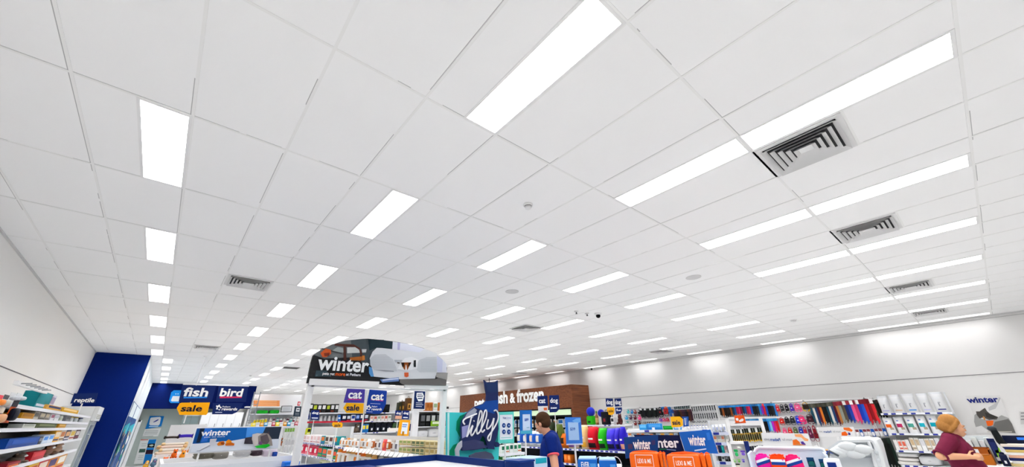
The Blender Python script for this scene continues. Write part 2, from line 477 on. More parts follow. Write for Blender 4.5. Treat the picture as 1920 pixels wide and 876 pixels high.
def rawhide(w, h, d, c, c1=None, c2=None):
    """a long knotted chew in a clear sleeve"""
    b = MB().tube([(-w*.4, d/2, h/2), (0, d/2, h*.55), (w*.4, d/2, h/2)], h*.3, c, 10)
    for s in (-1, 1):
        b.ell((s*w*.42, d/2-.01, h*.62), (w*.08, d*.3, h*.32), c1 or c); b.ell((s*w*.42, d/2+.01, h*.38), (w*.08, d*.3, h*.3), c1 or c)
    return b
def bowl(w, h, d, c, c1=None, c2=None):
    r = w/2
    return MB().lathe([(r*.95, 0), (r, h*.1), (r*.8, h*.95), (r*.75, h), (r*.65, h*.9), (r*.5, h*.3), (.01, h*.28)], c, 20, (0, r, 0))
def carrier(w, h, d, c, c1=None, c2=None):
    """a soft pet carrier / backpack: rounded body, flap panel, top handle"""
    b = MB().box(-w/2, w/2, 0, d, 0, h*.88, c, min(w, h)*.16)
    b.box(-w*.32, w*.32, -.008, 0, h*.12, h*.5, c1 or c, .004)
    b.tube([(-w*.16, d/2, h*.86), (-w*.14, d/2, h*.97), (0, d/2, h), (w*.14, d/2, h*.97), (w*.16, d/2, h*.86)], .012, c, 6)
    if c2: b.box(-w*.14, w*.14, -.014, -.006, h*.2, h*.42, c2)
    return b
KINDS = dict(pouch=pouch, carton=carton, jar=jar, bottle=bottle, cone=cone, plush=plush, cushion=cushion, rawhide=rawhide, bowl=bowl, carrier=carrier)
def mk(kind, w, h, d, cols):
    c = [M(q) if isinstance(q, str) else q for q in cols]; c += [None]*(3-len(c))
    if kind == 'pouch':
        bands = [(.84, 1, c[2] or c[0])]; patch = []
        if c[1]: patch = [(-.6, .6, .3, .66, c[1])]
        if c[2]: bands += [(0, .18, c[2])]
        return pouch(w, h, d, c[0], bands, patch)
    return KINDS[kind](w, h, d, c[0], c[1], c[2])
SHELVES = []
def snap_to_shelf(p, fr, h, d):
    best = None
    for sf, a0, a1, depth, zs in SHELVES:
        if abs(math.sin(sf.rz-fr.rz)) > .1: continue
        a = (p-sf.o).dot(sf.R); q = (p-sf.o).dot(sf.D)
        if a0-.03 <= a <= a1+.03 and -.12 <= q <= depth:
            for z in zs:
                if abs(z-p.z) < .13 and (best is None or abs(z-p.z) < abs(best[0]-p.z)):
                    up = [k for k in zs if k > z+.05]
                    best = (z, depth-.035-q, (min(up)-z-.042) if up else 9)
    if best is None: return p, h, d
    return Vector((p.x, p.y, best[0]+.001)), min(h, best[2]), max(.03, min(d, best[1]))
def put(fr, kind, ul, ur, vt, vb, cols, name, label, cat, group=None, d=None, turn=0, vbr=None, back=0, snap=True):
    """one article seen between photo columns ul..ur at its foot vb, top at vt, standing on the plane fr (or back metres behind)"""
    f = fr.off(back) if back else fr
    base, w, h = f.rect(ul, ur, vt, vb, vbr)
    d = d or max(.04, min(w, h)*.6)
    if snap: base, h, d = snap_to_shelf(base, f, h, d)
    if kind in ('jar', 'bottle', 'cone', 'bowl'): w = min(w, h*.95 if kind != 'bowl' else 9, d*1.0 if snap else 9)
    return tag(mk(kind, w, h, d, cols).build(name, None, base, f.rz+turn), label, cat, group)
def row(fr, kind, a, b, n, pal, name, desc, where, cat, group, d=None, fill=.92, jit=.06, turn=0, back=0, order='from left', snap=True):
    """n articles along a shelf; a, b = (u, v_top, v_foot) at the row's two ends in the photo"""
    f = fr.off(back) if back else fr
    P, Q = f.at(a[0], a[2]), f.at(b[0], b[2])
    hP, hQ = f.zat(P, a[1])-P.z, f.zat(Q, b[1])-Q.z
    L = (Q-P).length/n; out = []
    for i in range(n):
        t = (i+.5)/n; c = P.lerp(Q, t); h = (hP*(1-t)+hQ*t)*random.uniform(1-jit, 1+jit*.3); w = L*fill*random.uniform(1-jit, 1)
        cols = pal[i % len(pal)]
        z = P.z*(1-t)+Q.z*t; c = Vector((c.x, c.y, z)); dd = d or max(.04, w*.6)
        if snap: c, h, dd = snap_to_shelf(c, f, h, dd)
        if kind in ('jar', 'bottle', 'cone', 'bowl'): w = min(w, dd)
        o = mk(kind, w, h, dd, cols).build(name, None, c, f.rz+turn+random.uniform(-.03, .03))
        lab = desc[i % len(desc)] if isinstance(desc, (list, tuple)) else desc
        out.append(tag(o, f'{lab}, {nth(i)} {order} {where}', cat, group))
    return out
# ------------------------------------------------------------------ hanging goods: the hook is at the origin, goods hang below
STEEL = M('#9fa3a8', .3, .8); CARD = M('#e9e9e9', .6)
def h_leash(w, h, c, c1=None, c2=None):
    """a folded webbing lead on its header card: two wide straps, a hanging loop and a clip"""
    b = MB(); hw = w*.5
    def strap(x0, x1, xa, xb, z0, z1, y, m):
        n = 5; vs = []
        for i in range(n+1):
            t = i/n; z = z0+(z1-z0)*t; yy = y+.012*math.sin(t*PI)
            vs += [(x0+(xa-x0)*t, yy, z), (x1+(xb-x1)*t, yy, z), (x1+(xb-x1)*t, yy+.008, z), (x0+(xa-x0)*t, yy+.008, z)]
        fs = []
        for i in range(n):
            for k in range(4): fs.append((i*4+k, i*4+(k+1) % 4, (i+1)*4+(k+1) % 4, (i+1)*4+k))
        fs += [(3, 2, 1, 0), (n*4, n*4+1, n*4+2, n*4+3)]
        b.add(vs, fs, m)
    strap(-hw, hw*.1, -hw*.9, hw*.0, -h*.1, -h*.86, -.004, c)
    strap(-hw*.1, hw, hw*.05, hw*.85, -h*.1, -h*.93, -.016, c)
    strap(-hw*.35, hw*.35, -hw*.3, hw*.2, -h*.12, -h, .008, c2 or c)
    b.box(-hw*.95, hw*.95, -.024, -.018, -h*.2, -h*.02, c1 or CARD)
    b.tube([(0, 0, 0), (0, -.01, -h*.05)], .004, STEEL, 5)
    b.ell((hw*.4, -.02, -h*.95), (w*.09, .01, h*.02), STEEL, 6, 5)
    return b
def h_collar(w, h, c, c1=None, c2=None):
    b = MB().tube([(w*.38*math.sin(a), w*.1*math.cos(a*2), -h*.55+h*.42*math.cos(a)) for a in [k*PI/9 for k in range(18)]], w*.13, c, 6, True)
    b.box(-w*.26, w*.26, -w*.2, -w*.16, -h*.3, -h*.0, c1 or CARD)
    b.ell((0, -w*.12, -h*.95), (w*.12, w*.05, w*.12), STEEL, 8, 6)
    return b
def h_harness(w, h, c, c1=None, c2=None):
    b = MB().box(-w*.4, w*.4, -.03, .01, -h*.8, -h*.2, c, .016)
    for s in (-1, 1):
        b.tube([(s*w*.24, 0, -h*.3), (s*w*.3, 0, -h*.12), (0, 0, -.0)], w*.1, c1 or c, 6, flat=.5)
        b.tube([(s*w*.24, 0, -h*.68), (s*w*.46, .01, -h*.5), (s*w*.42, .01, -h*.9), (s*w*.1, 0, -h)], w*.11, c1 or c, 6, flat=.5)
    b.box(-w*.12, w*.12, -.036, -.03, -h*.56, -h*.44, c2 or CARD)
    return b
def h_pack(w, h, c, c1=None, c2=None):
    b = MB().box(-w*.46, w*.46, -.002, .002, -h*.34, 0, c)
    b.box(-w*.46, w*.46, .002, .004, -h, -h*.34, c2 or CARD)
    b.ell((0, -w*.1, -h*.66), (w*.38, w*.14, h*.27), c1 or c, 12, 8, .7)
    return b
def h_toy(w, h, c, c1=None, c2=None):
    b = MB().tube([(0, 0, 0), (0, 0, -h*.2)], .004, STEEL, 5)
    b.ell((0, 0, -h*.36), (w*.26, w*.2, h*.17), c); b.ell((0, 0, -h*.7), (w*.34, w*.24, h*.24), c1 or c)
    for s in (-1, 1):
        b.ell((s*w*.24, 0, -h*.24), (w*.1, w*.06, h*.09), c); b.ell((s*w*.36, 0, -h*.6), (w*.12, w*.1, h*.12), c); b.ell((s*w*.2, -.01, -h*.92), (w*.13, w*.12, h*.09), c)
    b.box(-w*.14, w*.14, -w*.26, -w*.24, -h*.5, -h*.34, c2 or CARD)
    return b
HK = dict(leash=h_leash, collar=h_collar, harness=h_harness, pack=h_pack, toy=h_toy)
def hang(fr, kind, a, b, n, pal, name, desc, where, cat, group=None, fill=.9, peg=.055, back=0, order='from left'):
    """n hanging articles; a, b = (u, v_hook, v_low) at the two ends"""
    f = fr.off(back) if back else fr
    P, Q = f.at(a[0], a[1]), f.at(b[0], b[1])
    hP, hQ = P.z-f.zat(P, a[2]), Q.z-f.zat(Q, b[2])
    w = (Q-P).length/max(1, n-1 if n > 1 else 1)
    if n == 1: w = (f.at(a[0]+6, a[1])-P).length
    for i in range(n):
        t = i/(n-1) if n > 1 else 0; c = P.lerp(Q, t); h = (hP*(1-t)+hQ*t)*random.uniform(.93, 1.03)
        cols = pal[i % len(pal)]; cc = [M(q) if isinstance(q, str) else q for q in cols]+[None]*(3-len(cols))
        hb_ = HK[kind](w*(fill if kind != 'leash' or fill != .9 else 1.3), h, *cc); hb_.tube([(0, 0, 0), (0, peg, .002)], .003, STEEL, 5); o = hb_.build(name, None, c, f.rz+random.uniform(-.06, .06))
        lab = desc[i % len(desc)] if isinstance(desc, (list, tuple)) else desc
        tag(o, f'{lab}, {nth(i)} {order} {where}' if n > 1 else f'{lab} {where}', cat, group)
# ------------------------------------------------------------------ shelving
STRIP = M('#e4e6ec', .45); TICKET = M('#3a3f9e', .5); SHELF = M('#dfe1e4', .45)
def gondola(label, fr, a0, a1, zs, depth, top, name='shelving_unit', strip=None, ticket=None, back=None, z0=0, upr=True, tk=.55, shelf=None):
    """shelf edges lie in the plane fr between a0 and a1 (along R); back panel depth metres behind"""
    fr0 = fr.w((a0+a1)/2, z0); r = thing(name, label, 'shelving', fr0, fr.rz)
    W = (a1-a0)/2; sh = shelf or SHELF; SHELVES.append((fr, a0, a1, depth, list(zs)))
    MB().box(-W, W, depth-.02, depth, 0, top-z0, back or OFFW).build('back_panel', r)
    MB().box(-W, W, .02, depth-.02, 0, .12, M('#b9bcc2')).build('plinth', r)
    if upr:
        for s in (-1, 1):
            x0, x1 = sorted((s*W, s*(W-.03))); MB().box(x0, x1, depth-.08, depth-.02, 0, top-z0, sh).build('upright', r)
    for z in zs:
        s_ = MB().box(-W, W, .006, depth-.02, z-z0-.028, z-z0, sh).build('shelf', r)
        b = MB().box(-W, W, -.004, .006, z-z0-.038, z-z0+.002, strip or STRIP)
        x = -W+.05
        while x < W-.12:
            if random.random() < tk: b.box(x, x+.08, -.006, -.004, z-z0-.034, z-z0-.002, ticket or TICKET)
            x += random.uniform(.11, .2)
        b.build('price_strip', s_)
    return r
# ------------------------------------------------------------------ boards, signs and printed pictures
def board(fr, pts, name, label, cat, mat, th=.02, group=None, art=(), texts=(), part='board', back=None, z0=None, art_name='printed_picture', stem=None, wires=False, sr=.012):
    """a flat sign: outline pts, print (art) and lettering given as photo points, all placed on the sign's own plane"""
    q = [fr.at(*p) for p in pts]
    c = sum(q, Vector())/len(q); base = Vector((c.x, c.y, min(p.z for p in q) if z0 is None else z0))
    r = thing(name, label, cat, base, fr.rz, group)
    L = lambda u, v: px_local(fr, base, u, v)
    MB().prism([L(*p) for p in pts], 0, th, mat, back).build(part, r)
    xs_ = [L(*p)[0] for p in pts]; zs_ = [L(*p)[1] for p in pts]
    if stem is not None: MB().tube([(0, th+.012, stem-base.z), (0, th+.012, (min(zs_)+max(zs_))/2)], sr, WHITE, 8).build('post', r)
    if wires:
        for x in (min(xs_)*.6+max(xs_)*.4, min(xs_)*.3+max(xs_)*.7): MB().tube([(x, th/2, max(zs_)-.02), (x, th/2, CEIL-base.z)], .003, STEEL, 5).build('hanger_wire', r)
    if art:
        b = MB()
        for k, (m, poly) in enumerate(art):
            y = -.001-.0012*k
            b.add([(x, y, z) for x, z in (L(*p) for p in poly)], [list(range(len(poly)))], m)
        b.build(art_name, r)
    y = -.003-.0012*len(art)
    for t in texts:
        s, u0, u1, v0, v1, m = t[:6]; kw = t[6] if len(t) > 6 else {}
        x0, z0_ = L(u0, (v0+v1)/2); x1, z1_ = L(u1, (v0+v1)/2); _, za = L((u0+u1)/2, v0); _, zb = L((u0+u1)/2, v1)
        text(r, s, (x0+x1)/2, min(za, zb), abs(za-zb), m if not isinstance(m, str) else M(m), y, abs(x1-x0), **kw)
    return r, base, L
def local_frame(u, d, turn=0):
    """a plane that faces the camera (turned by turn) at ground distance d in photo column u near eye height"""
    r = ray(u, 785); q = Vector((r.x, r.y)).normalized()*d
    return Frame(q.x, q.y, math.atan2(-q.x, q.y)+turn)
# ================================================================== left wall: aquarium goods
LW = FL(-1.25)
zz = lambda fr, *ps: [fr.at(*p).z for p in ps]
gondola('white wall shelving with aquarium goods along the left wall', LW, 6.3, 14.3, zz(LW, (90, 768), (70, 787), (80, 803), (60, 836), (60, 866), (60, 902))+[.45], .58, EYE+.42, tk=0)
WH = 'of the left wall shelving'
for kind, ul, ur, vt, vb, cols, nm, lab, cat in [
 ('carton', 61, 88, 738, 768, ['#17818a', None, '#c9c9d6'], 'filter_box', 'tall teal carton on the top level of the left wall shelving', 'box'),
 ('carton', 87, 96, 741, 768, ['#c9c5d2', '#9d96b0'], 'filter_box', 'pale lilac carton beside the tall teal carton', 'box'),
 ('carton', 38, 62, 773, 784, ['#c48a16', '#a86f10'], 'food_box', 'low mustard yellow box under the tall teal carton', 'box'),
 ('carton', 62, 72, 765, 783, ['#a9a397', '#6b675f', '#d8d4cc'], 'ornament_box', 'grey window box, first right of the mustard box', 'box'),
 ('carton', 73, 83, 764, 784, ['#97918a', '#c7bba0', '#55524c'], 'ornament_box', 'grey window box, second right of the mustard box', 'box'),
 ('carton', 84, 92, 765, 784, ['#aaa49c', '#d0c2a4', '#6a665f'], 'ornament_box', 'grey window box, third right of the mustard box', 'box'),
 ('carton', 94, 101, 767, 785, ['#e8e8ec', '#b05a78'], 'test_kit', 'slim white test kit with a plum panel', 'box'),
 ('carton', 102, 110, 768, 786, ['#f0f0f2', '#c9cdd6'], 'test_kit', 'plain white slim carton right of the plum test kit', 'box'),
 ('jar', 111, 122, 766, 787, ['#e9ebe6', '#d9ddd2', '#c9d3bf'], 'food_tub', 'white tub with a pale green wrap on the upper shelf', 'tub'),
 ('carton', 123, 131, 764, 788, ['#8f9094', '#5d6066'], 'air_pump', 'grey boxed pump beside the white tub', 'box'),
 ('jar', 133, 141, 762, 788, ['#d3d8da', '#c9b25a'], 'clear_jar', 'clear jar with a yellow lid, first of three at the shelf end', 'jar'),
 ('jar', 142, 150, 760, 788, ['#cdd3d6', '#c0a94c'], 'clear_jar', 'clear jar with a yellow lid, second of three at the shelf end', 'jar'),
 ('jar', 151, 159, 758, 788, ['#d7dcdf', '#2c3566'], 'clear_jar', 'clear jar with a navy lid, last of three at the shelf end', 'jar'),
 ('carton', 66, 104, 792, 803, ['#64704a', '#8a9668', '#3c442c'], 'turf_mat', 'flat moss green boxed mat on the second shelf', 'box'),
 ('carton', 40, 64, 796, 804, ['#dfe2da', '#c3cabb'], 'turf_mat', 'flat pale carton left of the moss green box', 'box'),
 ('carton', 104, 118, 803, 811, ['#d79a2a', '#f0c56a'], 'food_box', 'flat yellow carton right of the moss green box', 'box'),
 ('carton', 12, 68, 819, 836, ['#1048a0', '#1553b4', '#0c3a86'], 'heater_box', 'long royal blue carton on the third shelf', 'box'),
 ('carton', 68, 74, 822, 836, ['#2b2c34', '#8d8f98'], 'heater_box', 'narrow black carton at the end of the long blue carton', 'box'),
 ('carton', 76, 85, 820, 835, ['#d6e4f4', '#3f8be0'], 'filter_pad', 'white and sky blue pad pack, first of two', 'pack'),
 ('carton', 86, 95, 818, 834, ['#dfe8f4', '#5ca2ea'], 'filter_pad', 'white and sky blue pad pack, second of two', 'pack'),
 ('carton', 97, 107, 803, 829, ['#e6a93c', '#f3e4c8', '#3b3f66'], 'fish_food', 'orange picture pack, first of five by the shelf end', 'pack'),
 ('carton', 108, 117, 802, 827, ['#d9d2c4', '#c9793e', '#7a5d3c'], 'fish_food', 'cream and brown picture pack, second of five by the shelf end', 'pack'),
 ('carton', 118, 127, 802, 825, ['#3a3d5c', '#e3b27c', '#d2d2d8'], 'fish_food', 'navy picture pack, third of five by the shelf end', 'pack'),
 ('carton', 128, 137, 802, 823, ['#e2dcd2', '#d8b84a', '#a14242'], 'fish_food', 'white and yellow picture pack, fourth of five by the shelf end', 'pack'),
 ('carton', 138, 146, 803, 821, ['#4b2733', '#d8d2d2', '#8a3f52'], 'fish_food', 'maroon picture pack, last of five by the shelf end', 'pack'),
 ('carton', 57, 78, 848, 864, ['#c01f2c', '#d93440'], 'food_box', 'bright red carton on the fourth shelf', 'box'),
 ('plush', 34, 54, 846, 866, ['#4a3a30', '#6a5546'], 'driftwood', 'dark brown driftwood lump left of the red carton', 'ornament'),
 ('plush', 82, 100, 838, 862, ['#6b4028', '#4d2c1a'], 'driftwood', 'reddish brown wood lump, first right of the red carton', 'ornament'),
 ('plush', 101, 116, 834, 858, ['#8a6a50', '#5a3c2a'], 'driftwood', 'tan wood lump, second right of the red carton', 'ornament'),
 ('carton', 0, 22, 866, 901, ['#8e1f2a', '#d1662b'], 'fish_food', 'dark red pack on the lowest shelf in view, first of six', 'pack'),
 ('carton', 23, 42, 865, 900, ['#d7722a', '#f0c33c'], 'fish_food', 'orange pack on the lowest shelf in view, second of six', 'pack'),
 ('carton', 43, 60, 864, 899, ['#e2b432', '#c8452c'], 'fish_food', 'yellow pack on the lowest shelf in view, third of six', 'pack'),
 ('carton', 61, 78, 862, 897, ['#c43a3e', '#efe0d0'], 'fish_food', 'red pack on the lowest shelf in view, fourth of six', 'pack'),
 ('carton', 79, 94, 861, 895, ['#e08a32', '#4a3a6a'], 'fish_food', 'orange and violet pack on the lowest shelf in view, fifth of six', 'pack'),
 ('carton', 95, 109, 860, 893, ['#d79a4a', '#f4efe6', '#b5382c'], 'fish_food', 'tan pack on the lowest shelf in view, last of six', 'pack')]:
    put(LW, kind, ul, ur, vt, vb, cols, nm, lab, cat, d=random.uniform(.12, .2), back=.03)
# nearer bay, goods hanging out on hooks
LN = FL(-1.2)
for u, vt, vb, w, cols, kind, lab in [
 (2, 741, 762, 12, ['#e0485a', '#f08a3a', '#f4c23a'], 'pack', 'coral and yellow hanging pack above the black hanging pouch'),
 (14, 741, 764, 10, ['#4a4a4c', '#b9b4a8'], 'pack', 'grey hanging pack beside the coral hanging pack'),
 (27, 737, 752, 12, ['#e4e6e8', '#c9ced4'], 'pack', 'clear hanging pack highest on the near left hooks'),
 (38, 738, 752, 12, ['#dfe3e6', '#cfd6da'], 'pack', 'clear hanging pack, second on the near left hooks'),
 (5, 764, 796, 14, ['#e8dccb', '#d9a27a', '#6b4f7c'], 'pack', 'cream picture pack on the near left hooks'),
 (34, 748, 793, 13, ['#14182c', '#0d1020', '#d7561f'], 'pack', 'long black hanging pouch with an orange foot')]:
    p = LN.at(u, vt); h = p.z-LN.zat(p, vb); cc = [M(q) for q in cols]+[None]*(3-len(cols))
    ww = min(.24, abs((LN.at(u+w, vt)-p).dot(LN.R)))
    tag(h_pack(ww, h, *cc).build('hanging_pack', None, p, LN.rz), lab, 'pack')
hr = thing('hook_rail', 'white hook rail over the near end of the left wall shelving', 'rail', LN.w(7.4, EYE+.45), LN.rz)
MB().box(-.75, .9, .04, .07, -.02, .02, WHITE).build('bar', hr)
for k in range(6): MB().tube([(-.6+k*.22, .05, 0), (-.6+k*.22, -.04, .005)], .006, STEEL, 6).build('hook', hr)
# long yellow rolls over the clear jars
for i, (ul, ur, vt, vb, c) in enumerate([(88, 119, 754, 762, '#d8a24a'), (118, 152, 754, 761.5, '#d3a018')]):
    put(LW, 'carton', ul, ur, vt, vb, [c, '#f0d090' if i else '#2c3560', None], 'backdrop_roll', ['tan and navy long carton lying above the jars', 'yellow long carton lying above the jars'][i], 'box', d=.1)

# reptile sign at the end of the run
R1 = FY(12.2)
board(R1, [(139, 738), (183.5, 737), (178, 756), (131.5, 757)], 'hanging_sign', 'navy reptile sign behind the clear jars', 'sign', NAVY,
      texts=[('reptile', 139.5, 177, 746.5, 757, '#f2f2f2', dict(bold=.027))], stem=LW.at(90, 768).z+.001)
# upright display fridge before the blue partition
FRW = M('#dadcdc', .4)
fx0, fx1, fy0, fy1, fz = -1.88, -1.23, 14.9, 16.1, EYE+.5
fr_ = thing('display_fridge', 'white upright display fridge before the blue partition', 'fridge', ((fx0+fx1)/2, (fy0+fy1)/2, 0))
hx, hy = (fx1-fx0)/2, (fy1-fy0)/2
b = MB().box(-hx, hx-.06, -hy, hy, 0, fz, FRW, .012); b.build('cabinet', fr_)
hd = MB().box(hx-.06, hx+.02, -hy, hy, fz-.33, fz, FRW, .01).build('header', fr_)
b = MB()
for k in range(3): b.box(hx+.02, hx+.024, -hy+.1, hy-.1, fz-.2-.035*k, fz-.188-.035*k, M('#8c8a70'))
b.build('header_vent', hd)
gl = MB().box(hx-.05, hx-.035, -hy+.09, hy-.09, .2, fz-.42, M('#c8d4d6', .08, spec=.6)).build('glass_door', fr_)
b = MB(); DK = M('#a9b0b0', .4)
b.box(hx-.06, hx-.02, -hy+.02, -hy+.1, .1, fz-.34, DK).box(hx-.06, hx-.02, hy-.1, hy-.02, .1, fz-.34, DK).box(hx-.06, hx-.02, -hy+.1, hy-.1, fz-.43, fz-.34, DK).box(hx-.06, hx-.02, -hy+.1, hy-.1, .1, .2, DK)
b.build('door_frame', gl)
MB().tube([(hx-.01, -hy+.16, 1.0), (hx+.03, -hy+.16, 1.02), (hx+.03, -hy+.16, 1.5), (hx-.01, -hy+.16, 1.52)], .012, STEEL, 8).build('handle', gl)
# posters on the partition's return (tall fish pictures) and a leaning white frame
PR = FL(-.685)
def blobs(fr, base, a0, a1, z0, z1, n, cols, seed):
    rnd = random.Random(seed); out = []
    for i in range(n):
        a = rnd.uniform(a0, a1); z = rnd.uniform(z0, z1); ra = rnd.uniform(.08, .3)*(a1-a0); rz = rnd.uniform(.04, .12)*(z1-z0)
        out.append((M(rnd.choice(cols)), [(a+ra*math.cos(k*PI/5), z+rz*math.sin(k*PI/5)) for k in range(10)]))
    return out
for y0, y1, lab, sd in [(16.6, 19.3, 'tall reef poster on the partition side, nearer one', 3), (19.7, 23.6, 'tall reef poster on the partition side, farther one', 5)]:
    r = thing('wall_poster', lab, 'poster', PR.w((y0+y1)/2, .2), PR.rz)
    W = (y1-y0)/2
    MB().box(-W, W, -.012, 0, 0, 2.15, M('#1c4a8c')).build('sheet', r)
    b = MB()
    arts = [(M('#e4edf2'), [(-W, 1.75), (W, 1.75), (W, 2.15), (-W, 2.15)]), (M('#27b0c4'), [(-W, 1.35), (W, 1.25), (W, 1.6), (-W, 1.5)])]
    arts += blobs(None, None, -W*.7, W*.7, .15, 1.3, 16, ['#e9eef0', '#0f6f8c', '#1a8f78', '#d9c9ac', '#123a7a', '#f0f4f6', '#c7a06a'], sd)
    for k, (m, poly) in enumerate(arts): b.add([(max(-W, min(W, x)), -.014-.0015*k, max(.02, min(2.13, z))) for x, z in poly], [list(range(len(poly)))], m)
    b.build('printed_picture', r)
t = thing('door_frame_stand', 'slim white frame leaning upright beside the reef posters', 'frame', (-.4, 17.2, 0))
b = MB().box(-.03, .03, -.03, .03, 0, 1.86, WHITE).box(-.03, .03, .72, .78, 0, 1.86, WHITE).box(-.03, .03, -.03, .78, 1.80, 1.86, WHITE); b.build('frame', t)
MB().box(-.008, .008, .03, .72, .05, 1.8, M('#b9d3dc', .1)).build('pane', t)
# ================================================================== fish room behind
FW = FY(27.76)
c3 = lambda x, y: (240+x/7.55, 760+y/7.55)
board(FW, [c3(308, 152), c3(512, 155), c3(472, 300), c3(245, 338)], 'wall_sign', 'blue sign with a bird outline on a white rounded square', 'sign', M('#1f7ccc'), .03,
      art=[(M('#f0f3f5'), [c3(*p) for p in [(330, 175), (455, 165), (468, 180), (450, 265), (435, 285), (315, 285), (300, 270), (315, 190)]]),
           (M('#2a3f9c'), [c3(*p) for p in [(350, 242), (395, 215), (430, 198), (432, 210), (405, 228), (370, 242)]]),
           (M('#bfe0f4'), [c3(*p) for p in [(300, 296), (430, 292), (426, 306), (296, 310)]])])
board(FW, [c3(240, 342), c3(470, 325), c3(425, 440), c3(200, 450)], 'wall_notice', 'white notice with grey lines under the bird sign', 'notice', M('#e6e8e6'), .02,
      art=[(M('#a2a8a8'), [c3(x0, y), c3(x1, y-4), c3(x1-3, y+4), c3(x0-3, y+8)]) for x0, x1, y in [(250, 430, 362), (240, 425, 384), (232, 415, 406), (205, 360, 436)]])
board(FW, [c3(180, 484), c3(408, 482), c3(330, 830), c3(80, 832)], 'wall_poster', 'fish care poster with blue and black picture squares', 'poster', M('#e3e6e4'), .02,
      art=[(M('#cf4a3c'), [c3(182, 486), c3(288, 486), c3(285, 496), c3(178, 498)]), (M('#1377c4'), [c3(298, 486), c3(405, 484), c3(380, 560), c3(272, 562)]),
           (M('#121a1c'), [c3(285, 545), c3(385, 543), c3(372, 600), c3(268, 602)]), (M('#1377c4'), [c3(266, 604), c3(370, 602), c3(362, 632), c3(258, 634)]),
           (M('#2e1a2c'), [c3(258, 634), c3(362, 632), c3(348, 692), c3(243, 694)]), (M('#1377c4'), [c3(243, 696), c3(347, 694), c3(330, 828), c3(212, 830)]),
           (M('#3f5f55'), [c3(165, 620), c3(250, 618), c3(240, 668), c3(150, 672)]), (M('#b9c4b0'), [c3(300, 565), c3(345, 555), c3(365, 568), c3(340, 584), c3(305, 580)])] +
          [(M('#b0b5b5'), [c3(x0, y), c3(x0+70, y-2), c3(x0+69, y+5), c3(x0-1, y+7)]) for x0, y in [(195, 545), (188, 575), (150, 715), (142, 740), (135, 765)]])
lk = thing('tall_cabinet', 'white five-door cabinet in the fish room under the bird sign', 'cabinet', FY(26.4).w(3.05, 0))
a0, a1 = FY(26.4).a(372, 800)-3.05, FY(26.4).a(452, 795)-3.05
MB().box(a0, a1, .02, .5, 0, EYE+.62, M('#e3e4e6', .5)).build('body', lk)
for k in range(5):
    x0 = a0+(a1-a0)*k/5; d = MB().box(x0+.02, x0+(a1-a0)/5-.02, 0, .02, .1, EYE+.6, M('#eeeff1', .4)).build('door', lk)
    MB().box(x0+(a1-a0)/5-.08, x0+(a1-a0)/5-.06, -.02, 0, 1.55, 1.75, M('#55585c')).build('handle', d)
sk = thing('tank_rack', 'grey tank rack in the shade behind the sale sign', 'rack', FY(26.5).w(1.28, 0))
b = MB().box(-.33, .33, .0, .5, 0, EYE+.1, M('#9fa3a1')); b.build('cabinet', sk); MB().box(-.33, .33, 0, .5, EYE+.46, EYE+.52, M('#a9adab')).build('hood', sk)
for k in range(2):
    tk_ = MB().box(-.31+k*.32, -.01+k*.32, .05, .45, EYE+.1, EYE+.46, M('#7f8f90', .15)).build('tank', sk)
# app tile on the bulkhead
board(FY(26.98), [(326, 732), (341, 732), (336, 756), (320, 756), (317, 752), (321, 736)], 'wall_sign', 'bright blue rounded tile peeking out behind the fish sign', 'sign', M('#1b8be0'), .03,
      art=[(M('#e6e9ea'), [(324, 743), (337, 743), (335, 753), (322, 753), (320.5, 751)]), (M('#bfe6f8'), [(329, 738), (331, 738), (330.6, 740), (328.6, 740)]), (M('#bfe6f8'), [(333, 738), (335, 738), (334.6, 740), (332.6, 740)])])
# ================================================================== hanging fish / bird signs on one ceiling pole
S1 = FY(15.7)
pole = thing('sign_hanger', 'white ceiling pole with a cross bar carrying the fish and bird signs', 'hanger', (S1.at(386, 668).x, 15.72, CEIL))
zb = S1.zat(Vector((pole.location.x, 15.7, 0)), 794)
MB().tube([(0, 0, 0), (0, 0, zb-CEIL)], .014, WHITE, 8).build('pole', pole)
p0, p1 = S1.at(343, 721.5), S1.at(467, 724)
MB().box(p0.x-pole.location.x, p1.x-pole.location.x, -.02, .02, p0.z-CEIL-.0, p0.z-CEIL+.045, WHITE).build('cross_bar', pole)
MB().lathe([(.01, 0), (.05, 0), (.04, -.03), (.01, -.035)], WHITE, 14).build('ceiling_cup', pole)
c2 = lambda x, y: (240+x/4.71, 690+y/4.71)
SB = M('#14265f', .45)
board(S1.off(-.03), [c2(482, 155), c2(780, 157), c2(738, 305), c2(447, 300)], 'hanging_sign', 'navy fish sign with a blue underline', 'sign', SB, .012, 'category signs on the fish pole',
      art=[(M('#2a8be6'), [c2(492, 258), c2(700, 256), c2(697, 266), c2(489, 269)])], texts=[('fish', 344.5, 391, 727, 744, '#f4f4f4', dict(bold=.027))])
board(S1.off(-.03), [c2(802, 160), c2(1062, 165), c2(1042, 300), c2(778, 300)], 'hanging_sign', 'navy bird sign with a pink underline', 'sign', SB, .012, 'category signs on the fish pole',
      art=[(M('#d52a5c'), [c2(812, 253), c2(1006, 253), c2(1003, 265), c2(809, 268)])], texts=[('bird', 413, 455.5, 728.5, 744, '#f4f4f4', dict(bold=.027))])
board(S1.off(-.03), [c2(458, 312), c2(476, 307), c2(724, 306), c2(703, 400), c2(690, 417), c2(455, 416), c2(430, 356)], 'hanging_sign', 'yellow arrow-shaped sale sign under the fish sign', 'sign', M('#f5a911', .5), .012, None,
      texts=[('sale', 340, 379.5, 760, 772, '#16182c', dict(bold=.027))])
FLOWER = lambda cx, cy, r: [(cx+r*(1+.25*math.cos(5*a))*math.cos(a), cy+r*(1+.25*math.cos(5*a))*math.sin(a)) for a in [k*PI/15 for k in range(30)]]
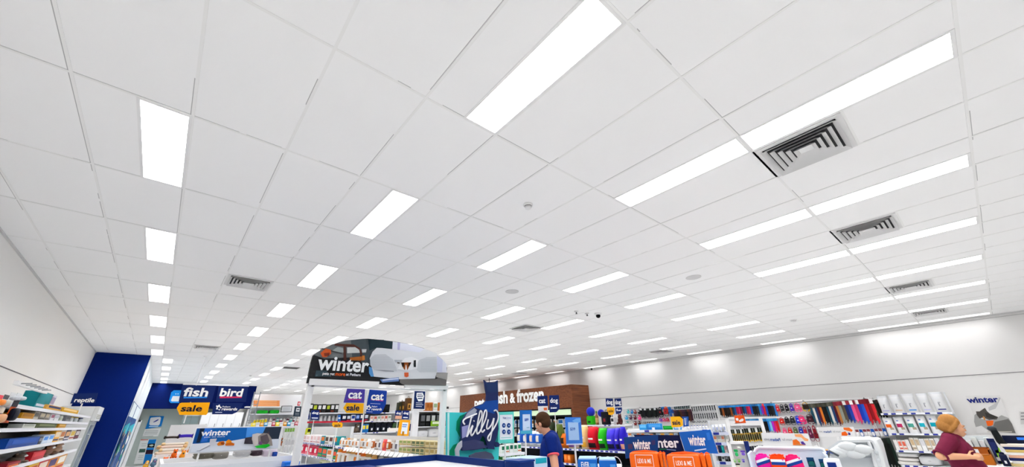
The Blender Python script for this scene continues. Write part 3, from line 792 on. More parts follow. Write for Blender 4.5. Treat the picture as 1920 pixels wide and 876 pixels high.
board(S1.off(-.03), [c2(752, 310), c2(1020, 312), c2(1000, 352), c2(960, 392), c2(920, 410), c2(742, 410)], 'hanging_sign', 'navy rewards sign with a white paw flower under the bird sign', 'sign', SB, .012, None,
      art=[(M('#f2f2f2'), FLOWER(*c2(800, 350), 4.6)), (SB, [(c2(803, 356)[0]+2.2*math.cos(k*PI/6), c2(803, 356)[1]+2.2*math.sin(k*PI/6)) for k in range(12)]), (M('#c8d2e6'), [c2(770, 390), c2(832, 390), c2(831, 396), c2(769, 396)])],
      texts=[('Petbarn', 417, 432, 761.5, 764.5, '#e4e8f0'), ('rewards', 416, 445, 764.5, 770, '#f2f2f2', dict(bold=.027))])
# ================================================================== winter island near the left
c4 = lambda x, y: (340+x/8.727, 790+y/8.727)
I1 = FY(7.0)
P4 = lambda *ps: [c4(*p) for p in ps]
r, base, L = board(I1, P4((240, 100), (1672, 80), (1612, 455), (103, 540)), 'display_sign', 'wide winter sign picturing a grey rabbit, in a white frame on the island bin', 'sign', M('#e9eaec', .5), .03,
  art=[(M('#1760ae'), P4((255, 118), (1640, 92), (1590, 300), (180, 372))), (M('#124a8e'), P4((258, 122), (310, 120), (235, 360), (185, 368))), (M('#17263e'), P4((310, 120), (385, 118), (300, 350), (240, 358))),
       (M('#2f6fd0'), P4((385, 118), (500, 116), (420, 330), (320, 345))), (M('#4a93e4'), P4((1075, 102), (1395, 96), (1340, 190), (1050, 285))), (M('#2b3545'), P4((1380, 96), (1640, 92), (1590, 290), (1395, 300), (1330, 200))),
       (M('#d3d9e4'), P4((178, 376), (560, 340), (830, 320), (1060, 280), (1310, 300), (1600, 290), (1578, 438), (125, 520))),
       (M('#c2c5ce'), P4((470, 292), (580, 285), (560, 345), (595, 370), (540, 400), (455, 400))), (M('#9297a2'), P4((235, 495), (450, 385), (480, 402), (300, 492))), (M('#dcdfe6'), P4((262, 480), (440, 370), (470, 385), (290, 480))),
       (M('#d2761e'), P4((580, 375), (620, 335), (690, 325), (712, 360), (690, 392), (600, 402))), (M('#8a3c12'), P4((640, 345), (690, 340), (700, 385), (650, 380))), (M('#e88e1e'), P4((730, 330), (770, 297), (820, 320), (815, 370), (730, 385))), (M('#c8641a'), P4((715, 370), (810, 345), (868, 365), (860, 398), (720, 400))),
       (M('#3b3740'), P4((1045, 270), (1150, 255), (1165, 375), (1022, 372))), (M('#c5bdb9'), P4((1160, 215), (1240, 195), (1330, 205), (1270, 270), (1240, 400), (1190, 400), (1150, 300))), (M('#8d8480'), P4((1250, 250), (1330, 195), (1420, 200), (1470, 280), (1490, 400), (1330, 410), (1255, 370))),
       (M('#5c5358'), P4((1290, 250), (1400, 210), (1440, 320), (1400, 380), (1300, 360))), (M('#463c44'), P4((1405, 205), (1425, 160), (1440, 210))), (M('#6d4f7a'), P4((1270, 330), (1320, 340), (1310, 385), (1265, 380))), (M('#19b52c'), P4((1190, 412), (1320, 385), (1430, 370), (1445, 405), (1370, 440), (1230, 438)))],
  texts=[('winter', 377, 431.5, 806.5, 817, '#f0f2f4', dict(bold=.027)), ('pets get more', 383, 421, 818.5, 821, '#c9d8ec')])
for u in (374, 506):
    q = I1.at(u, 848)-base
    MB().tube([(q.x, .02, 0), (q.x, .02, -.5)], .012, WHITE, 8).build('leg', r)
# island bin with ticket fascia
FB = FY(6.6)
pL, pR = FB.at(300, 874), FB.at(556, 851)
ztop = (pL.z+pR.z)/2
isl = thing('island_bin', 'white island bin with clear ticket holders under the rabbit sign', 'bin', ((pL.x+pR.x)/2, 6.6, 0))
W = (pR.x-pL.x)/2
MB().box(-W, W, 0, .03, .05, ztop, M('#e2e4e8', .4)).build('front', isl)
[MB().box(q, q+.03, .03, 1.0, .05, ztop, WHITE).build('side', isl) for q in (-W, W-.03)]
MB().box(-W, W, 1.0, 1.03, .05, ztop, WHITE).build('rear', isl)
MB().box(-W+.03, W-.03, .03, 1.0, .6, .64, WHITE).build('shelf', isl)
for k in range(9):
    x = -W+.1+k*(2*W-.2)/9; h = MB().box(x, x+.14, -.012, -.002, ztop-.19, ztop-.05, M('#d6dae0', .2)).build('ticket_holder', isl)
    b = MB(); b.box(x+.03, x+.12, -.014, -.012, ztop-.14, ztop-.125, M('#9aa6c6')).box(x+.03, x+.1, -.014, -.012, ztop-.147, ztop-.14, M('#8c93a4'))
    b.build('printed_ticket', h)
IB = FY(7.15)
for i, (ul, ur, vt, vb, c1, lab) in enumerate([(362, 400, 850, 862, '#6d6a5e', 'flat grey bed mat in the island bin, first under the rabbit sign'), (398, 428, 849, 862, '#85817a', 'flat grey bed mat in the island bin, second under the rabbit sign'), (440, 470, 845, 858, '#c9c9cb', 'white folded leaflet stack in the island bin'), (472, 492, 845, 856, '#4a3a44', 'dark plum folded mat in the island bin'), (493, 520, 843, 857, '#dccfdf', 'pale lilac folded mat in the island bin')]):
    put(IB, 'cushion', ul, ur, vt-2, vb, [c1, '#e8e8ea'], 'folded_mat', lab, 'mat', d=.35)
# wire panel of white hanging packs right of the sign
I2 = FY(7.8)
wp = thing('grid_panel', 'white grid panel of hanging packs right of the rabbit sign', 'panel', I2.w(I2.a(541, 850), 0))
q = I2.at(529, 802); q2 = I2.at(556, 798); zt = q.z; x0 = q.x-wp.location.x; x1 = q2.x-wp.location.x
b = MB()
for k in range(7): b.tube([(x0+(x1-x0)*k/6, .05, .1), (x0+(x1-x0)*k/6, .05, zt)], .004, WHITE, 5)
for k in range(12): b.tube([(x0, .05, .2+(zt-.2)*k/11), (x1, .05, .2+(zt-.2)*k/11)], .004, WHITE, 5)
b.build('wire_grid', wp)
for sx in (x0, x1): MB().box(sx-.015, sx+.015, .03, .07, 0, zt+.03, WHITE).build('post', wp)
hang(I2, 'pack', (537, 804, 824), (551, 803, 823), 4, [['#7fae4a', '#dfe0de', '#ececec']], 'brush_pack', 'white brush pack with a green header', 'on the grid panel', 'pack', 'brush packs on the grid panel')
hang(I2, 'pack', (538, 827, 851), (550, 826, 850), 3, [['#c8c8ca', '#d8d8da', '#f0f0f0']], 'comb_pack', 'white comb pack', 'low on the grid panel', 'pack', 'comb packs on the grid panel')
hang(I2, 'toy', (530, 818, 838), (534, 818, 838), 1, [['#8a4a24', '#a35a2c', '#3a2418']], 'hanging_toy', 'brown bird-like hanging toy', 'between the rabbit sign and the grid panel', 'toy')
put(FY(6.36), 'carton', 528, 556, 866, 901, ['#1f6fd2', '#3b86e2'], 'blue_tub', 'bright blue plastic tub at the corner of the island bin', 'tub', d=.2)
put(FY(6.9), 'carton', 512, 519, 848, 856, ['#1c3f96', '#2d56b4'], 'small_box', 'small royal blue box behind the island bin edge', 'box', d=.1)
# rawhide and orange toys piled on a stand left of the island
SD = FY(8.6)
st = thing('display_stand', 'white stepped stand behind the rawhide chews', 'stand', SD.w(SD.a(330, 850), 0))
a0, a1 = SD.a(285, 860)-SD.a(330, 850), SD.a(378, 850)-SD.a(330, 850)
zt1 = FY(9.1).at(330, 797).z
MB().box(a0, a1, .0, .5, 0, SD.at(320, 852).z, WHITE).build('lower_step', st)
MB().box(a0+.1, a1, .5, .56, 0, zt1, M('#dcdcdc')).build('back_board', st)
for i, (ul, ur, vt, vb, kind, cols, nm, lab) in enumerate([
 (301, 352, 829, 838, 'rawhide', ['#d9cfc0', '#d8bd90'], 'rawhide_chew', 'long pale rawhide chew, topmost of its pile'),
 (292, 350, 834, 843, 'rawhide', ['#dfc9ba', '#cfa878'], 'rawhide_chew', 'long pinkish rawhide chew, second in the pile'),
 (296, 345, 840, 849, 'rawhide', ['#e4dccf', '#d9c096'], 'rawhide_chew', 'long cream rawhide chew, third in the pile'),
 (288, 330, 846, 855, 'rawhide', ['#dcc7b4', '#cfb9a4'], 'rawhide_chew', 'short cream rawhide chew, fourth in the pile'),
 (287, 318, 852, 860, 'rawhide', ['#d6c6b6', '#c9b29c'], 'rawhide_chew', 'short tan rawhide chew, lowest in the pile')]):
    put(SD.off(.1-.03*i), kind, ul, ur, vt, vb, cols, nm, lab, 'chew', 'rawhide chews in a pile', d=.12)
for i, (ul, ur, vt, vb, kind, cols, nm, lab) in enumerate([
 (318, 331, 843, 860, 'plush', ['#e0661e', '#c9521a', '#3c3a2c'], 'plush_toy', 'orange plush beside the lowest rawhide chew'),
 (333, 346, 845, 863, 'plush', ['#e8952a', '#d2611c', '#2d4a48'], 'plush_toy', 'amber plush in the middle of the toy heap'),
 (297, 312, 858, 877.5, 'plush', ['#e2501c', '#f08a2e'], 'plush_toy', 'bright orange plush lowest in the toy heap'),
 (348, 360, 838, 852.5, 'plush', ['#dd7c22', '#5a2e16'], 'plush_toy', 'rust orange plush closest to the rabbit sign'),
 (313, 325, 862, 880, 'plush', ['#f0c9a0', '#d95a1e'], 'plush_toy', 'cream and orange plush low in the toy heap'),
 (278, 292, 860, 878, 'plush', ['#5a7a94', '#c9d3da', '#8a5a94'], 'plush_toy', 'blue grey plush at the foot of the fish poster'),
 (264, 277, 864, 882, 'plush', ['#d8a23a', '#2c4a6a', '#e8e0d0'], 'plush_toy', 'mustard plush at the far end of the toy heap')]):
    put(SD.off(.25 if ul == 348 else -.25), kind, ul, ur, vt, vb, cols, nm, lab, 'toy', 'plush toys heaped by the island', d=.14)
put(SD.off(.3), 'rawhide', 306, 335, 817, 824, ['#3f352e', '#2c241f'], 'stick_toy', 'dark stick toy lying above the rawhide pile', 'toy', d=.06)
put(SD.off(.3), 'rawhide', 332, 363, 813, 823, ['#3b2aa6', '#2c1f80'], 'bow_toy', 'violet bow toy above the rawhide pile', 'toy', d=.08)
tb = thing('toy_table', 'low white table under the plush heap', 'table', SD.off(-.3).w(SD.a(310, 872), 0))
zt = SD.off(-.25).at(310, 877).z
MB().box(-.45, .5, 0, .27, zt-.03, zt-.0, WHITE).build('top', tb)
for sx in (-.4, .45):
    for sy in (.02, .2): MB().box(sx-.02, sx+.02, sy, sy+.04, 0, zt-.03, STEEL).build('leg', tb)
# ================================================================== winter arch over the cat aisle
AY = 5.95
A1 = FY(AY)
ca = lambda x, y: (540+x/3.4219, 620+y/3.4219)
PA = lambda *ps: [ca(*p) for p in ps]
al = lambda x, y: (570+x/7.967, 620+y/7.967)      # close-ups of the arch print
ar = lambda x, y: (690+x/7.9625, 620+y/7.9625)
arch_out = [al(45, 785), al(85, 590), al(110, 470), al(140, 370), al(250, 290), al(430, 205), al(620, 150), al(880, 125)] + [ar(0, 122), ar(200, 140), ar(400, 165), ar(600, 200), ar(830, 265), ar(1000, 345), ar(1110, 430), ar(1165, 500), ar(1180, 560), ar(1150, 830), ar(510, 818)] + [al(950, 790)]
DKT = '#2a2b2d'
L_ = lambda *ps: [al(*p) for p in ps]
R_ = lambda *ps: [ar(*p) for p in ps]
art = [(M('#6d7274'), L_((150, 365), (250, 292), (430, 208), (620, 153), (700, 148), (720, 400), (300, 420))),
       (M('#495257'), L_((700, 148), (880, 128), (1195, 140), (1195, 520), (960, 520), (720, 420))),
       (M('#24363d'), R_((0, 125), (200, 143), (363, 162), (358, 278), (130, 255), (20, 300))),
       (M('#d9dcea'), R_((368, 164), (600, 203), (825, 268), (1000, 350), (1110, 433), (1172, 505), (1172, 630), (1000, 630), (400, 560), (360, 280))),
       (M('#b2b0d6'), R_((440, 176), (480, 183), (470, 292), (438, 290))), (M('#c9cde6'), R_((1030, 380), (1112, 440), (1105, 622), (1015, 610))),
       (M('#4b4a4a'), L_((225, 275), (280, 265), (560, 335), (560, 350))), (M('#54312a'), L_((460, 200), (560, 200), (740, 210), (830, 260), (865, 340), (850, 470), (825, 470), (835, 350), (800, 280), (730, 245), (600, 240), (450, 225))),
       (M('#9aa3a2'), L_((500, 245), (580, 262), (590, 330), (540, 330), (420, 300))), (M('#c4c8c7'), L_((640, 255), (760, 250), (820, 290), (830, 335), (640, 340))), (M('#c3c6c8'), L_((860, 282), (930, 280), (920, 330), (865, 332))),
       (M('#4d2f28'), L_((585, 240), (620, 245), (630, 445), (585, 450))), (M('#a8612a'), L_((680, 405), (890, 385), (905, 430), (880, 450), (680, 448))), (M('#c97a38'), L_((865, 375), (900, 375), (905, 440), (865, 445))),
       (M('#c4562a'), L_((240, 340), (320, 270), (395, 290), (400, 350), (330, 400), (270, 400))), (M('#7d3524'), L_((290, 340), (380, 330), (370, 380), (300, 385))),
       (M('#41525a'), L_((175, 600), (330, 600), (400, 690), (155, 690))),
       # the couch
       (M('#5a97d0'), R_((5, 540), (60, 560), (80, 690), (35, 690), (8, 640))),
       (M('#d7dadf'), R_((15, 420), (60, 320), (120, 262), (200, 265), (480, 295), (760, 330), (830, 272), (1020, 350), (1020, 620), (990, 720), (450, 730), (80, 690), (60, 600))),
       (M('#c2c6cc'), R_((20, 430), (90, 360), (250, 355), (360, 430), (415, 560), (420, 610), (250, 615), (80, 590), (25, 520))),
       (M('#c6cad0'), R_((705, 500), (760, 440), (860, 400), (1015, 395), (1015, 620), (760, 625), (715, 590))),
       (M('#b4b8bf'), R_((380, 440), (500, 440), (500, 480), (390, 480))), (M('#8f939b'), R_((95, 590), (230, 610), (380, 618), (370, 605), (240, 595))),
       (M('#e4e6ea'), R_((490, 470), (540, 415), (640, 395), (740, 440), (720, 570), (560, 610), (430, 575))),
       (M('#3a2a22'), R_((425, 475), (470, 485), (460, 497), (425, 495))), (M('#8c4a1f'), R_((480, 480), (630, 480), (605, 530), (580, 590), (530, 590), (500, 540))), (M('#2c1d18'), R_((480, 482), (530, 484), (520, 545), (500, 548))), (M('#2c1d18'), R_((590, 484), (632, 482), (600, 545), (585, 540))),
       (M('#e8dcd6'), R_((548, 515), (558, 515), (570, 595), (540, 595))), (M('#22262a'), R_((668, 450), (700, 445), (700, 550), (668, 548))), (M('#d4633c'), R_((525, 632), (590, 630), (590, 690), (560, 702), (528, 690))),
       (M('#6c89c4'), R_((165, 735), (280, 720), (445, 702), (445, 760), (200, 780))), (M('#cdd8ee'), R_((200, 735), (440, 712), (440, 730), (200, 755))),
       (M('#6a6765'), R_((460, 735), (990, 730), (1150, 650), (1165, 640), (1148, 826), (512, 814), (455, 780))), (M('#9b9896'), R_((1000, 640), (1172, 635), (1160, 740), (1000, 700)))]
for k in range(9): art.append((M('#aeb3ba'), R_((40, 400+k*20), (300+k*10, 398+k*20), (300+k*10, 401+k*20), (40, 403+k*20))))
for k in range(9): art.append((M('#b0b5bc'), R_((760, 440+k*19), (1010, 438+k*19), (1010, 441+k*19), (760, 443+k*19))))
arch, base, L = board(A1, arch_out, 'winter_arch', 'large curved winter arch sign picturing a dog on a white couch, on white posts', 'sign', M(DKT, .55), .05, art=art,
   texts=[('winter', 592.5, 689, 671.5, 697.5, '#eef1f2', dict(bold=.027)), ('pets get', 602, 624.5, 700, 706, '#f2f2f2'), ('more', 626, 644.5, 701, 706, '#f0641e'), ('at Petbarn', 646, 673, 701, 706, '#e8ecf4')], part='header', z0=0)
l1, l2 = L(585, 718), L(835, 727)
for (x, z) in (l1, l2):
    MB().box(x-.04, x+.04, .0, .08, 0, z+.06, M('#eceded', .4), .006).build('post', arch)
    MB().box(x-.12, x+.12, -.2, .28, 0, .02, M('#cfd2d4', .4)).build('foot_plate', arch)
MB().box(l1[0]-.04, (l1[0]+l2[0])/2-.12, -.03, .0, l1[1]-.03, l1[1]+.05, WHITE).build('cross_bar', arch)
MB().box((l1[0]+l2[0])/2+.3, l2[0]+.04, -.03, .0, l2[1]-.03, l2[1]+.04, WHITE).build('cross_bar', arch)
MB().box(l1[0], l2[0], .0, .03, l1[1]-.05, l1[1]-.03, WHITE).build('cross_bar', arch)
# ================================================================== cat aisle: two shelving bays facing the camera side
CX = 3.75
G1 = FX(CX)
zG = zz(G1, (775, 822), (790, 855), (700, 880))
gondola('white cat food shelving under the winter arch, near bay', G1, -11.6, -6.15, [zG[1], G1.at(660, 887).z, .3], .45, zG[0]-.0, tk=.75)
for q in SHELVES[-1:]: pass
WN = 'on the near cat food bay'
bagw = [['#e8e4de', '#d9873c', '#efeeea'], ['#efece8', '#c77a3c', '#8f8c88'], ['#e2ddd6', '#d98a2c', '#d5883a'], ['#e9e9ea', '#8a8078', '#c9b9a4']]
row(G1, 'pouch', (634, 819, 836), (690, 825, 845), 9, bagw, 'cat_food_bag', 'white and orange upright pouch', 'on the near cat bay\'s far half', 'pouch', 'pouches on the near cat bay', d=.1, back=.04, snap=True)
row(G1, 'pouch', (692, 824, 845), (745, 826, 849), 7, [['#b9622c', '#e4ddd2', '#e9e6e2'], ['#d8d5d2', '#8c4a2a', '#b3a79c'], ['#e8e8ea', '#5d5a66', '#cfcfd4'], ['#d9504a', '#e8804a', '#e85a5a']], 'cat_treat_pouch', ['brown and white treat pouch', 'pale treat pouch', 'grey treat pouch', 'coral treat pouch'], 'midway on the near cat bay', 'pouch', 'treat pouches on the near cat bay', d=.08, back=.04)
for k, (u0, u1, n, pal, nm) in enumerate([(747, 770, 3, [['#cfc19a', '#8fa05a', '#b59a5c']], 'tan and green carton'), (771, 795, 3, [['#c8b888', '#5d6b4a', '#3f6a52']], 'tan and green-flash carton'), (796, 824, 3, [['#cdbf96', '#a59058', '#c7b27c']], 'plain tan carton')]):
    for lv in range(2):
        row(G1, 'carton', (u0, [825, 835][lv]+k*1.2, [834.5, 846][lv]+k*2.5), (u1, [826, 836][lv]+k*1.2, [836, 848][lv]+k*2.5), n, pal, 'cat_food_carton', nm, ['on the upper layer', 'on the lower layer'][lv]+' by the arch post', 'box', 'tan cartons on the near cat bay', d=.2, back=.05+.01*k, snap=(lv == 1), jit=.0)
row(G1, 'pouch', (622, 841, 884), (697, 851, 892), 8, [['#e9e7e4', '#d8781e', '#e07a1a'], ['#dfdcd6', '#a8a08c', '#e06a12'], ['#ece9e6', '#8a5a34', '#b98c4a'], ['#e4e6e2', '#efe9d8', '#d9a25a']], 'cat_food_bag', ['white bag with orange foot', 'grey white bag with orange foot', 'white bag with brown panel', 'pale bag with tan foot'], 'in the near cat bay\'s bottom row', 'bag', 'tall bags in the bottom row of the cat bay', d=.16, back=.04)
row(G1, 'pouch', (699, 852, 892), (741, 857, 897), 4, [['#d8d6d2', '#2c2a28', '#bdb8b2'], ['#bfb6a6', '#e8e6e2', '#6a6258']], 'cat_food_bag', ['white bag with black panel', 'taupe bag'], 'after the orange-footed bags', 'bag', 'tall bags in the bottom row of the cat bay', d=.16, back=.04)
row(G1, 'carton', (743, 857, 890), (795, 862, 902), 5, [['#1f7a5c', '#2fb58c', '#0f3a2c'], ['#17907a', '#c4ead8', '#0d4034'], ['#2a8a44', '#bfe4a8', '#174a26']], 'cat_food_carton', ['green carton', 'teal carton', 'leaf green carton'], 'low beside the navy counter', 'box', 'green cartons low on the near cat bay', d=.2, back=.05)
t = thing('ticket_fringe', 'strip of white paper price tickets jutting from the near cat bay', 'tickets', G1.w(-9.2, zG[1]+.0), G1.rz)
b = MB().box(-1.6, 2.2, -.03, -.012, -.03, .02, WHITE); b.build('rail', t)
for k in range(18):
    x = -1.55+k*.2; MB().add([(x, -.03, .015), (x+.17, -.03, .015), (x+.18, -.09, -.055), (x+.005, -.085, -.06)], [(0, 1, 2, 3), (3, 2, 1, 0)], M('#eeeeec')).build('ticket', t)

G2 = FX(4.25)
zH = zz(G2, (600, 833), (595, 857), (590, 880))
gondola('white cat treat shelving under the winter arch, far bay', G2, -17.35, -13.1, [zH[0], zH[1], zH[2], .25], .45, G2.at(600, 801).z, tk=.8)
row(G2, 'carton', (567, 815, 829), (599, 818, 834), 5, [['#e9dfe0', '#d9b0ae', '#c98a8c'], ['#efe9ea', '#e0c4c4', '#d3a3a5']], 'treat_carton', 'white and pink flat carton', 'atop the far cat bay', 'box', 'pink and white cartons on the far cat bay', d=.25, back=.03)
row(G2, 'carton', (600, 818, 834), (631, 821, 838), 4, [['#1d8a8e', '#e0742a', '#2a66b0'], ['#d8d4cc', '#4a3a30', '#8a8a80'], ['#cfd2d4', '#6a3a2a', '#e8e8e8']], 'treat_carton', ['teal and orange carton', 'white carton with dark picture', 'pale carton with brown picture'], 'after the far cat bay\'s pink cartons', 'box', 'picture cartons on the far cat bay', d=.25, back=.03)
row(G2, 'pouch', (560, 833, 853), (593, 839, 857), 4, [['#d8304e', '#e9e2e0', '#e2647a'], ['#e23d5c', '#f0eae8', '#e88a98'], ['#c92a48', '#efe6e6', '#dd5a70']], 'treat_bag', 'pink and white treat bag', 'on the far cat bay\'s middle shelf', 'bag', 'pink bags on the far cat bay\'s middle shelf', d=.16, back=.05)
row(G2, 'carton', (594, 838, 857), (630, 845, 862), 4, [['#12806a', '#e2502a', '#7fb23a'], ['#1d8a7a', '#e8603a', '#c23a2c'], ['#e8e4e0', '#d9783a', '#c9c4be']], 'treat_carton', ['teal carton with red print', 'teal carton with coral print', 'white carton with orange print'], 'beside the far pink bags', 'box', 'teal cartons on the far cat bay', d=.2, back=.05)
row(G2, 'pouch', (556, 858, 878), (590, 864, 883), 4, [['#d9365a', '#efc9cc', '#e46a80'], ['#d12a50', '#f4d9da', '#d94868']], 'treat_bag', 'deep pink treat bag', 'on the far cat bay\'s lowest shelf', 'bag', 'pink bags on the lowest shelf of the far cat bay', d=.16, back=.05)
row(G2, 'pouch', (592, 861, 883), (630, 868, 888), 3, [['#d9d8b4', '#8a8f6a', '#c4c49a'], ['#cfd0a8', '#5a5a4a', '#dadac0']], 'treat_bag', 'pale yellow treat bag', 'beside the deep pink bags', 'bag', 'yellow bags on the lowest shelf of the far cat bay', d=.18, back=.05)
# ================================================================== hanging cat signs inside the arch
S2 = FY(7.4)
PURP = M('#4b3f9e', .45); CBL = M('#1c3f9c', .45)
cat0 = lambda x, y: (550+x/5.613, 720+y/5.615)
cat1 = lambda x, y: (690+x/5.6125, 720+y/5.615)
hg = thing('sign_hanger', 'thin white pole between the two cat signs', 'hanger', S2.off(.03).w(S2.a(689, 735), 0))
z1 = S2.zat(S2.w(S2.a(689, 735), 0), 733)
MB().tube([(0, 0, .02), (0, 0, z1)], .013, WHITE, 8).build('pole', hg)
MB().box(-.36, .36, -.012, .012, z1, z1+.02, WHITE).build('cross_bar', hg)
MB().lathe([(.1, 0), (.1, .012), (.03, .02)], STEEL, 18).build('foot', hg)
board(S2, [cat0(568, 50), cat0(755, 58), cat0(745, 200), cat0(530, 198)], 'hanging_sign', 'violet cat sign with a pink underline above the sale arrow', 'sign', PURP, .012,
      art=[(M('#d12a78'), [cat0(575, 158), cat0(715, 163), cat0(714, 171), cat0(574, 166)])], texts=[('cat', 653, 678.5, 734, 748, '#f4f4f4', dict(bold=.027))])
board(S2, [cat0(560, 200), cat0(742, 205), cat0(735, 312), cat0(560, 306), cat0(527, 255)], 'hanging_sign', 'yellow sale arrow under the violet cat sign', 'sign', M('#f5b21c'), .012,
      texts=[('sale', 649.5, 674, 759, 770.5, '#1c2348', dict(bold=.025))])
board(S2, [cat1(18, 60), cat1(200, 75), cat1(190, 210), cat1(150, 300), cat1(120, 318), cat1(-20, 312), cat1(-8, 200)], 'hanging_sign', 'blue cat sign with a white paw flower and pink underline', 'sign', CBL, .012,
      art=[(M('#c93a9a'), [cat1(30, 163), cat1(160, 175), cat1(159, 183), cat1(29, 171)]), (M('#c6d2ee'), [cat1(25, 204), cat1(130, 210), cat1(130, 214), cat1(25, 208)]), (M('#f2f2f2'), FLOWER(*cat1(5, 250), 4.2)), (CBL, [(cat1(6, 256)[0]+1.9*math.cos(k*PI/6), cat1(6, 256)[1]+1.9*math.sin(k*PI/6)) for k in range(12)]), (M('#c6d2ee'), [cat1(-18, 290), cat1(45, 294), cat1(45, 299), cat1(-18, 295)])],
      texts=[('cat', 695.5, 719, 738, 751, '#f4f4f4', dict(bold=.027)), ('rewards', 696.5, 715.5, 765, 770, '#f2f2f2', dict(bold=.027)), ('Petbarn', 697, 707, 761, 764.2, '#e4e8f0')])
# info sign on the white pillar stand
S3 = FY(8.7)
ps = thing('post_stand', 'thick white post carrying the navy info sign', 'stand', S3.w(S3.a(780, 800), 0))
zt = S3.at(782, 768).z
MB().box(-.07, .07, .03, .12, 0, zt, M('#e6e7ea', .4), .006).build('post', ps)
MB().box(-.1, .18, -.1, .25, 0, .03, WHITE).build('base', ps)
board(S3, [cat1(484, 70), cat1(606, 75), cat1(598, 275), cat1(470, 270)], 'info_sign', 'tall navy info sign with white emblem on the white post', 'sign', M('#e9eaee'), .02,
      art=[(M('#13275c'), [cat1(490, 76), cat1(602, 80), cat1(594, 266), cat1(478, 262)]), (M('#eef0f4'), [cat1(512, 95), cat1(575, 92), cat1(590, 130), cat1(575, 180), cat1(530, 185), cat1(508, 140)]),
           (M('#13275c'), [cat1(520, 108), cat1(570, 106), cat1(570, 112), cat1(520, 115)]), (M('#13275c'), [cat1(518, 126), cat1(578, 124), cat1(576, 134), cat1(518, 136)]), (M('#13275c'), [cat1(522, 150), cat1(572, 148), cat1(570, 158), cat1(524, 160)]),
           (M('#c4cde2'), [cat1(504, 196), cat1(570, 200), cat1(569, 206), cat1(503, 202)]), (M('#c4cde2'), [cat1(502, 214), cat1(580, 218), cat1(579, 225), cat1(501, 221)]), (M('#c4cde2'), [cat1(501, 233), cat1(566, 237), cat1(565, 244), cat1(500, 240)])], stem=zt-.1)
# ================================================================== far gondolas behind the arch
B1 = FY(17.4)
zB = zz(B1, (640, 774), (640, 791), (640, 813))
gondola('long white shelving behind the cat signs', B1, B1.a(584, 790), B1.a(776, 790), zB+[1.0, .6], .5, zB[0]+.05, tk=.1, back=M('#b9bbc0'))
row(B1, 'carton', (577, 757, 773), (634, 758, 774), 7, [['#1c1c1e', '#e2e2e2', '#3a3a3c'], ['#242426', '#b6c63a', '#141416'], ['#1a1a1c', '#d8d8da', '#8a3a2c']], 'carrier_box', ['black box with white panel', 'black box with lime panel', 'black box with pale panel'], 'on the shelf behind the violet cat sign', 'box', 'black boxes on the top shelf of the long shelving', d=.3, back=.05)
row(B1, 'cone', (598, 779, 790.5), (636, 780, 791), 5, [['#c9cacc'], ['#b4b6ba']], 'cone_scoop', ['pale grey cone', 'mid grey cone'], 'on the red-edged shelf behind the arch', 'cone', 'grey cones on the red-edged shelf', d=.22, back=.1)
rs = thing('shelf_edging', 'red edging strip along the cone shelf', 'strip', B1.w(B1.a(608, 791), zB[1]+.0)); MB().box(-.9, 1.6, -.02, -.008, -.03, .03, M('#b81f33')).build('strip', rs)
row(B1, 'carton', (640, 778, 790.5), (690, 777, 791), 6, [['#20264c', '#e6e6ea', '#141a38'], ['#16182e', '#c9d1e0', '#b8324a'], ['#d9dbe0', '#1f3f92', '#e8e8ea'], ['#1c2f6a', '#8aa6dc', '#101c44']], 'collar_box', ['navy box with white panel', 'black box with pale panel', 'white box with blue panel', 'blue box'], 'right of the grey cones behind the arch', 'box', 'dark boxes beside the cones', d=.3, back=.05)
row(B1, 'carton', (575, 800, 812), (604, 800, 813), 4, [['#c4c92a', '#2a2a1c', '#e8e8d8'], ['#1f5fb0', '#e4eaf2', '#2a74cc'], ['#e4e6e8', '#9fb4c4', '#cfd4d8'], ['#5a1f24', '#d8c9c4', '#381418']], 'litter_box', ['yellow carton', 'blue carton', 'pale carton', 'maroon carton'], 'on the third shelf behind the arch', 'box', 'mixed cartons on the third shelf of the long shelving', d=.3, back=.05)
row(B1, 'jar', (606, 803, 813), (640, 803, 813), 6, [['#e8e9ea', '#cfd3d6'], ['#dfe2e0', '#7fa59a'], ['#e9e4e0', '#b9b4ac']], 'treat_tub', ['white tub', 'pale tub with green lid', 'cream tub'], 'on the third shelf behind the arch', 'tub', 'tubs on the third shelf of the long shelving', d=.22, back=.1)
put(B1, 'plush', 648, 662, 803, 813.5, ['#e8601a', '#d24c12'], 'plush_toy', 'orange plush on the third shelf behind the arch', 'toy', d=.3, back=.08)
put(B1, 'plush', 663, 676, 797, 813.5, ['#6f6254', '#574b40'], 'plush_toy', 'brown plush dog beside the orange plush behind the arch', 'toy', d=.3, back=.08)
row(B1, 'carton', (678, 797, 813), (690, 797, 813), 2, [['#2b7ac4', '#e8d23a', '#1f5fa0']], 'litter_box', 'blue and yellow carton', 'beside the brown plush dog', 'box', 'blue and yellow cartons by the plush dog', d=.3, back=.05)
b2z = zz(B1, (720, 793))
row(B1, 'carton', (693, 781, 791), (733, 780, 791), 6, [['#e6dfdc', '#c98a7a', '#d8d2d0'], ['#d9c9c2', '#b8584a', '#e6e2e0'], ['#e8e8e6', '#8f9a84', '#d2d4d0']], 'toy_pack', ['white and coral pack', 'blush pack', 'white and sage pack'], 'right of the blue cat sign', 'pack', 'soft coloured packs right of the blue cat sign', d=.3, back=.05)
row(B1, 'carrier', (690, 795, 814.5), (734, 795, 815), 4, [['#15171f', '#1f222e', '#e4e6ea'], ['#1a1c26', '#23283a', '#dfe2e6']], 'pet_backpack', 'black pet backpack with white tag', 'behind the blue cat sign pole', 'backpack', 'black backpacks on the long shelving', d=.35, back=.08)
put(B1, 'carrier', 735, 745, 796, 815, ['#3f5a3a', '#2f452c'], 'pet_backpack', 'olive green pet backpack beside the black backpacks', 'backpack', d=.3, back=.08)
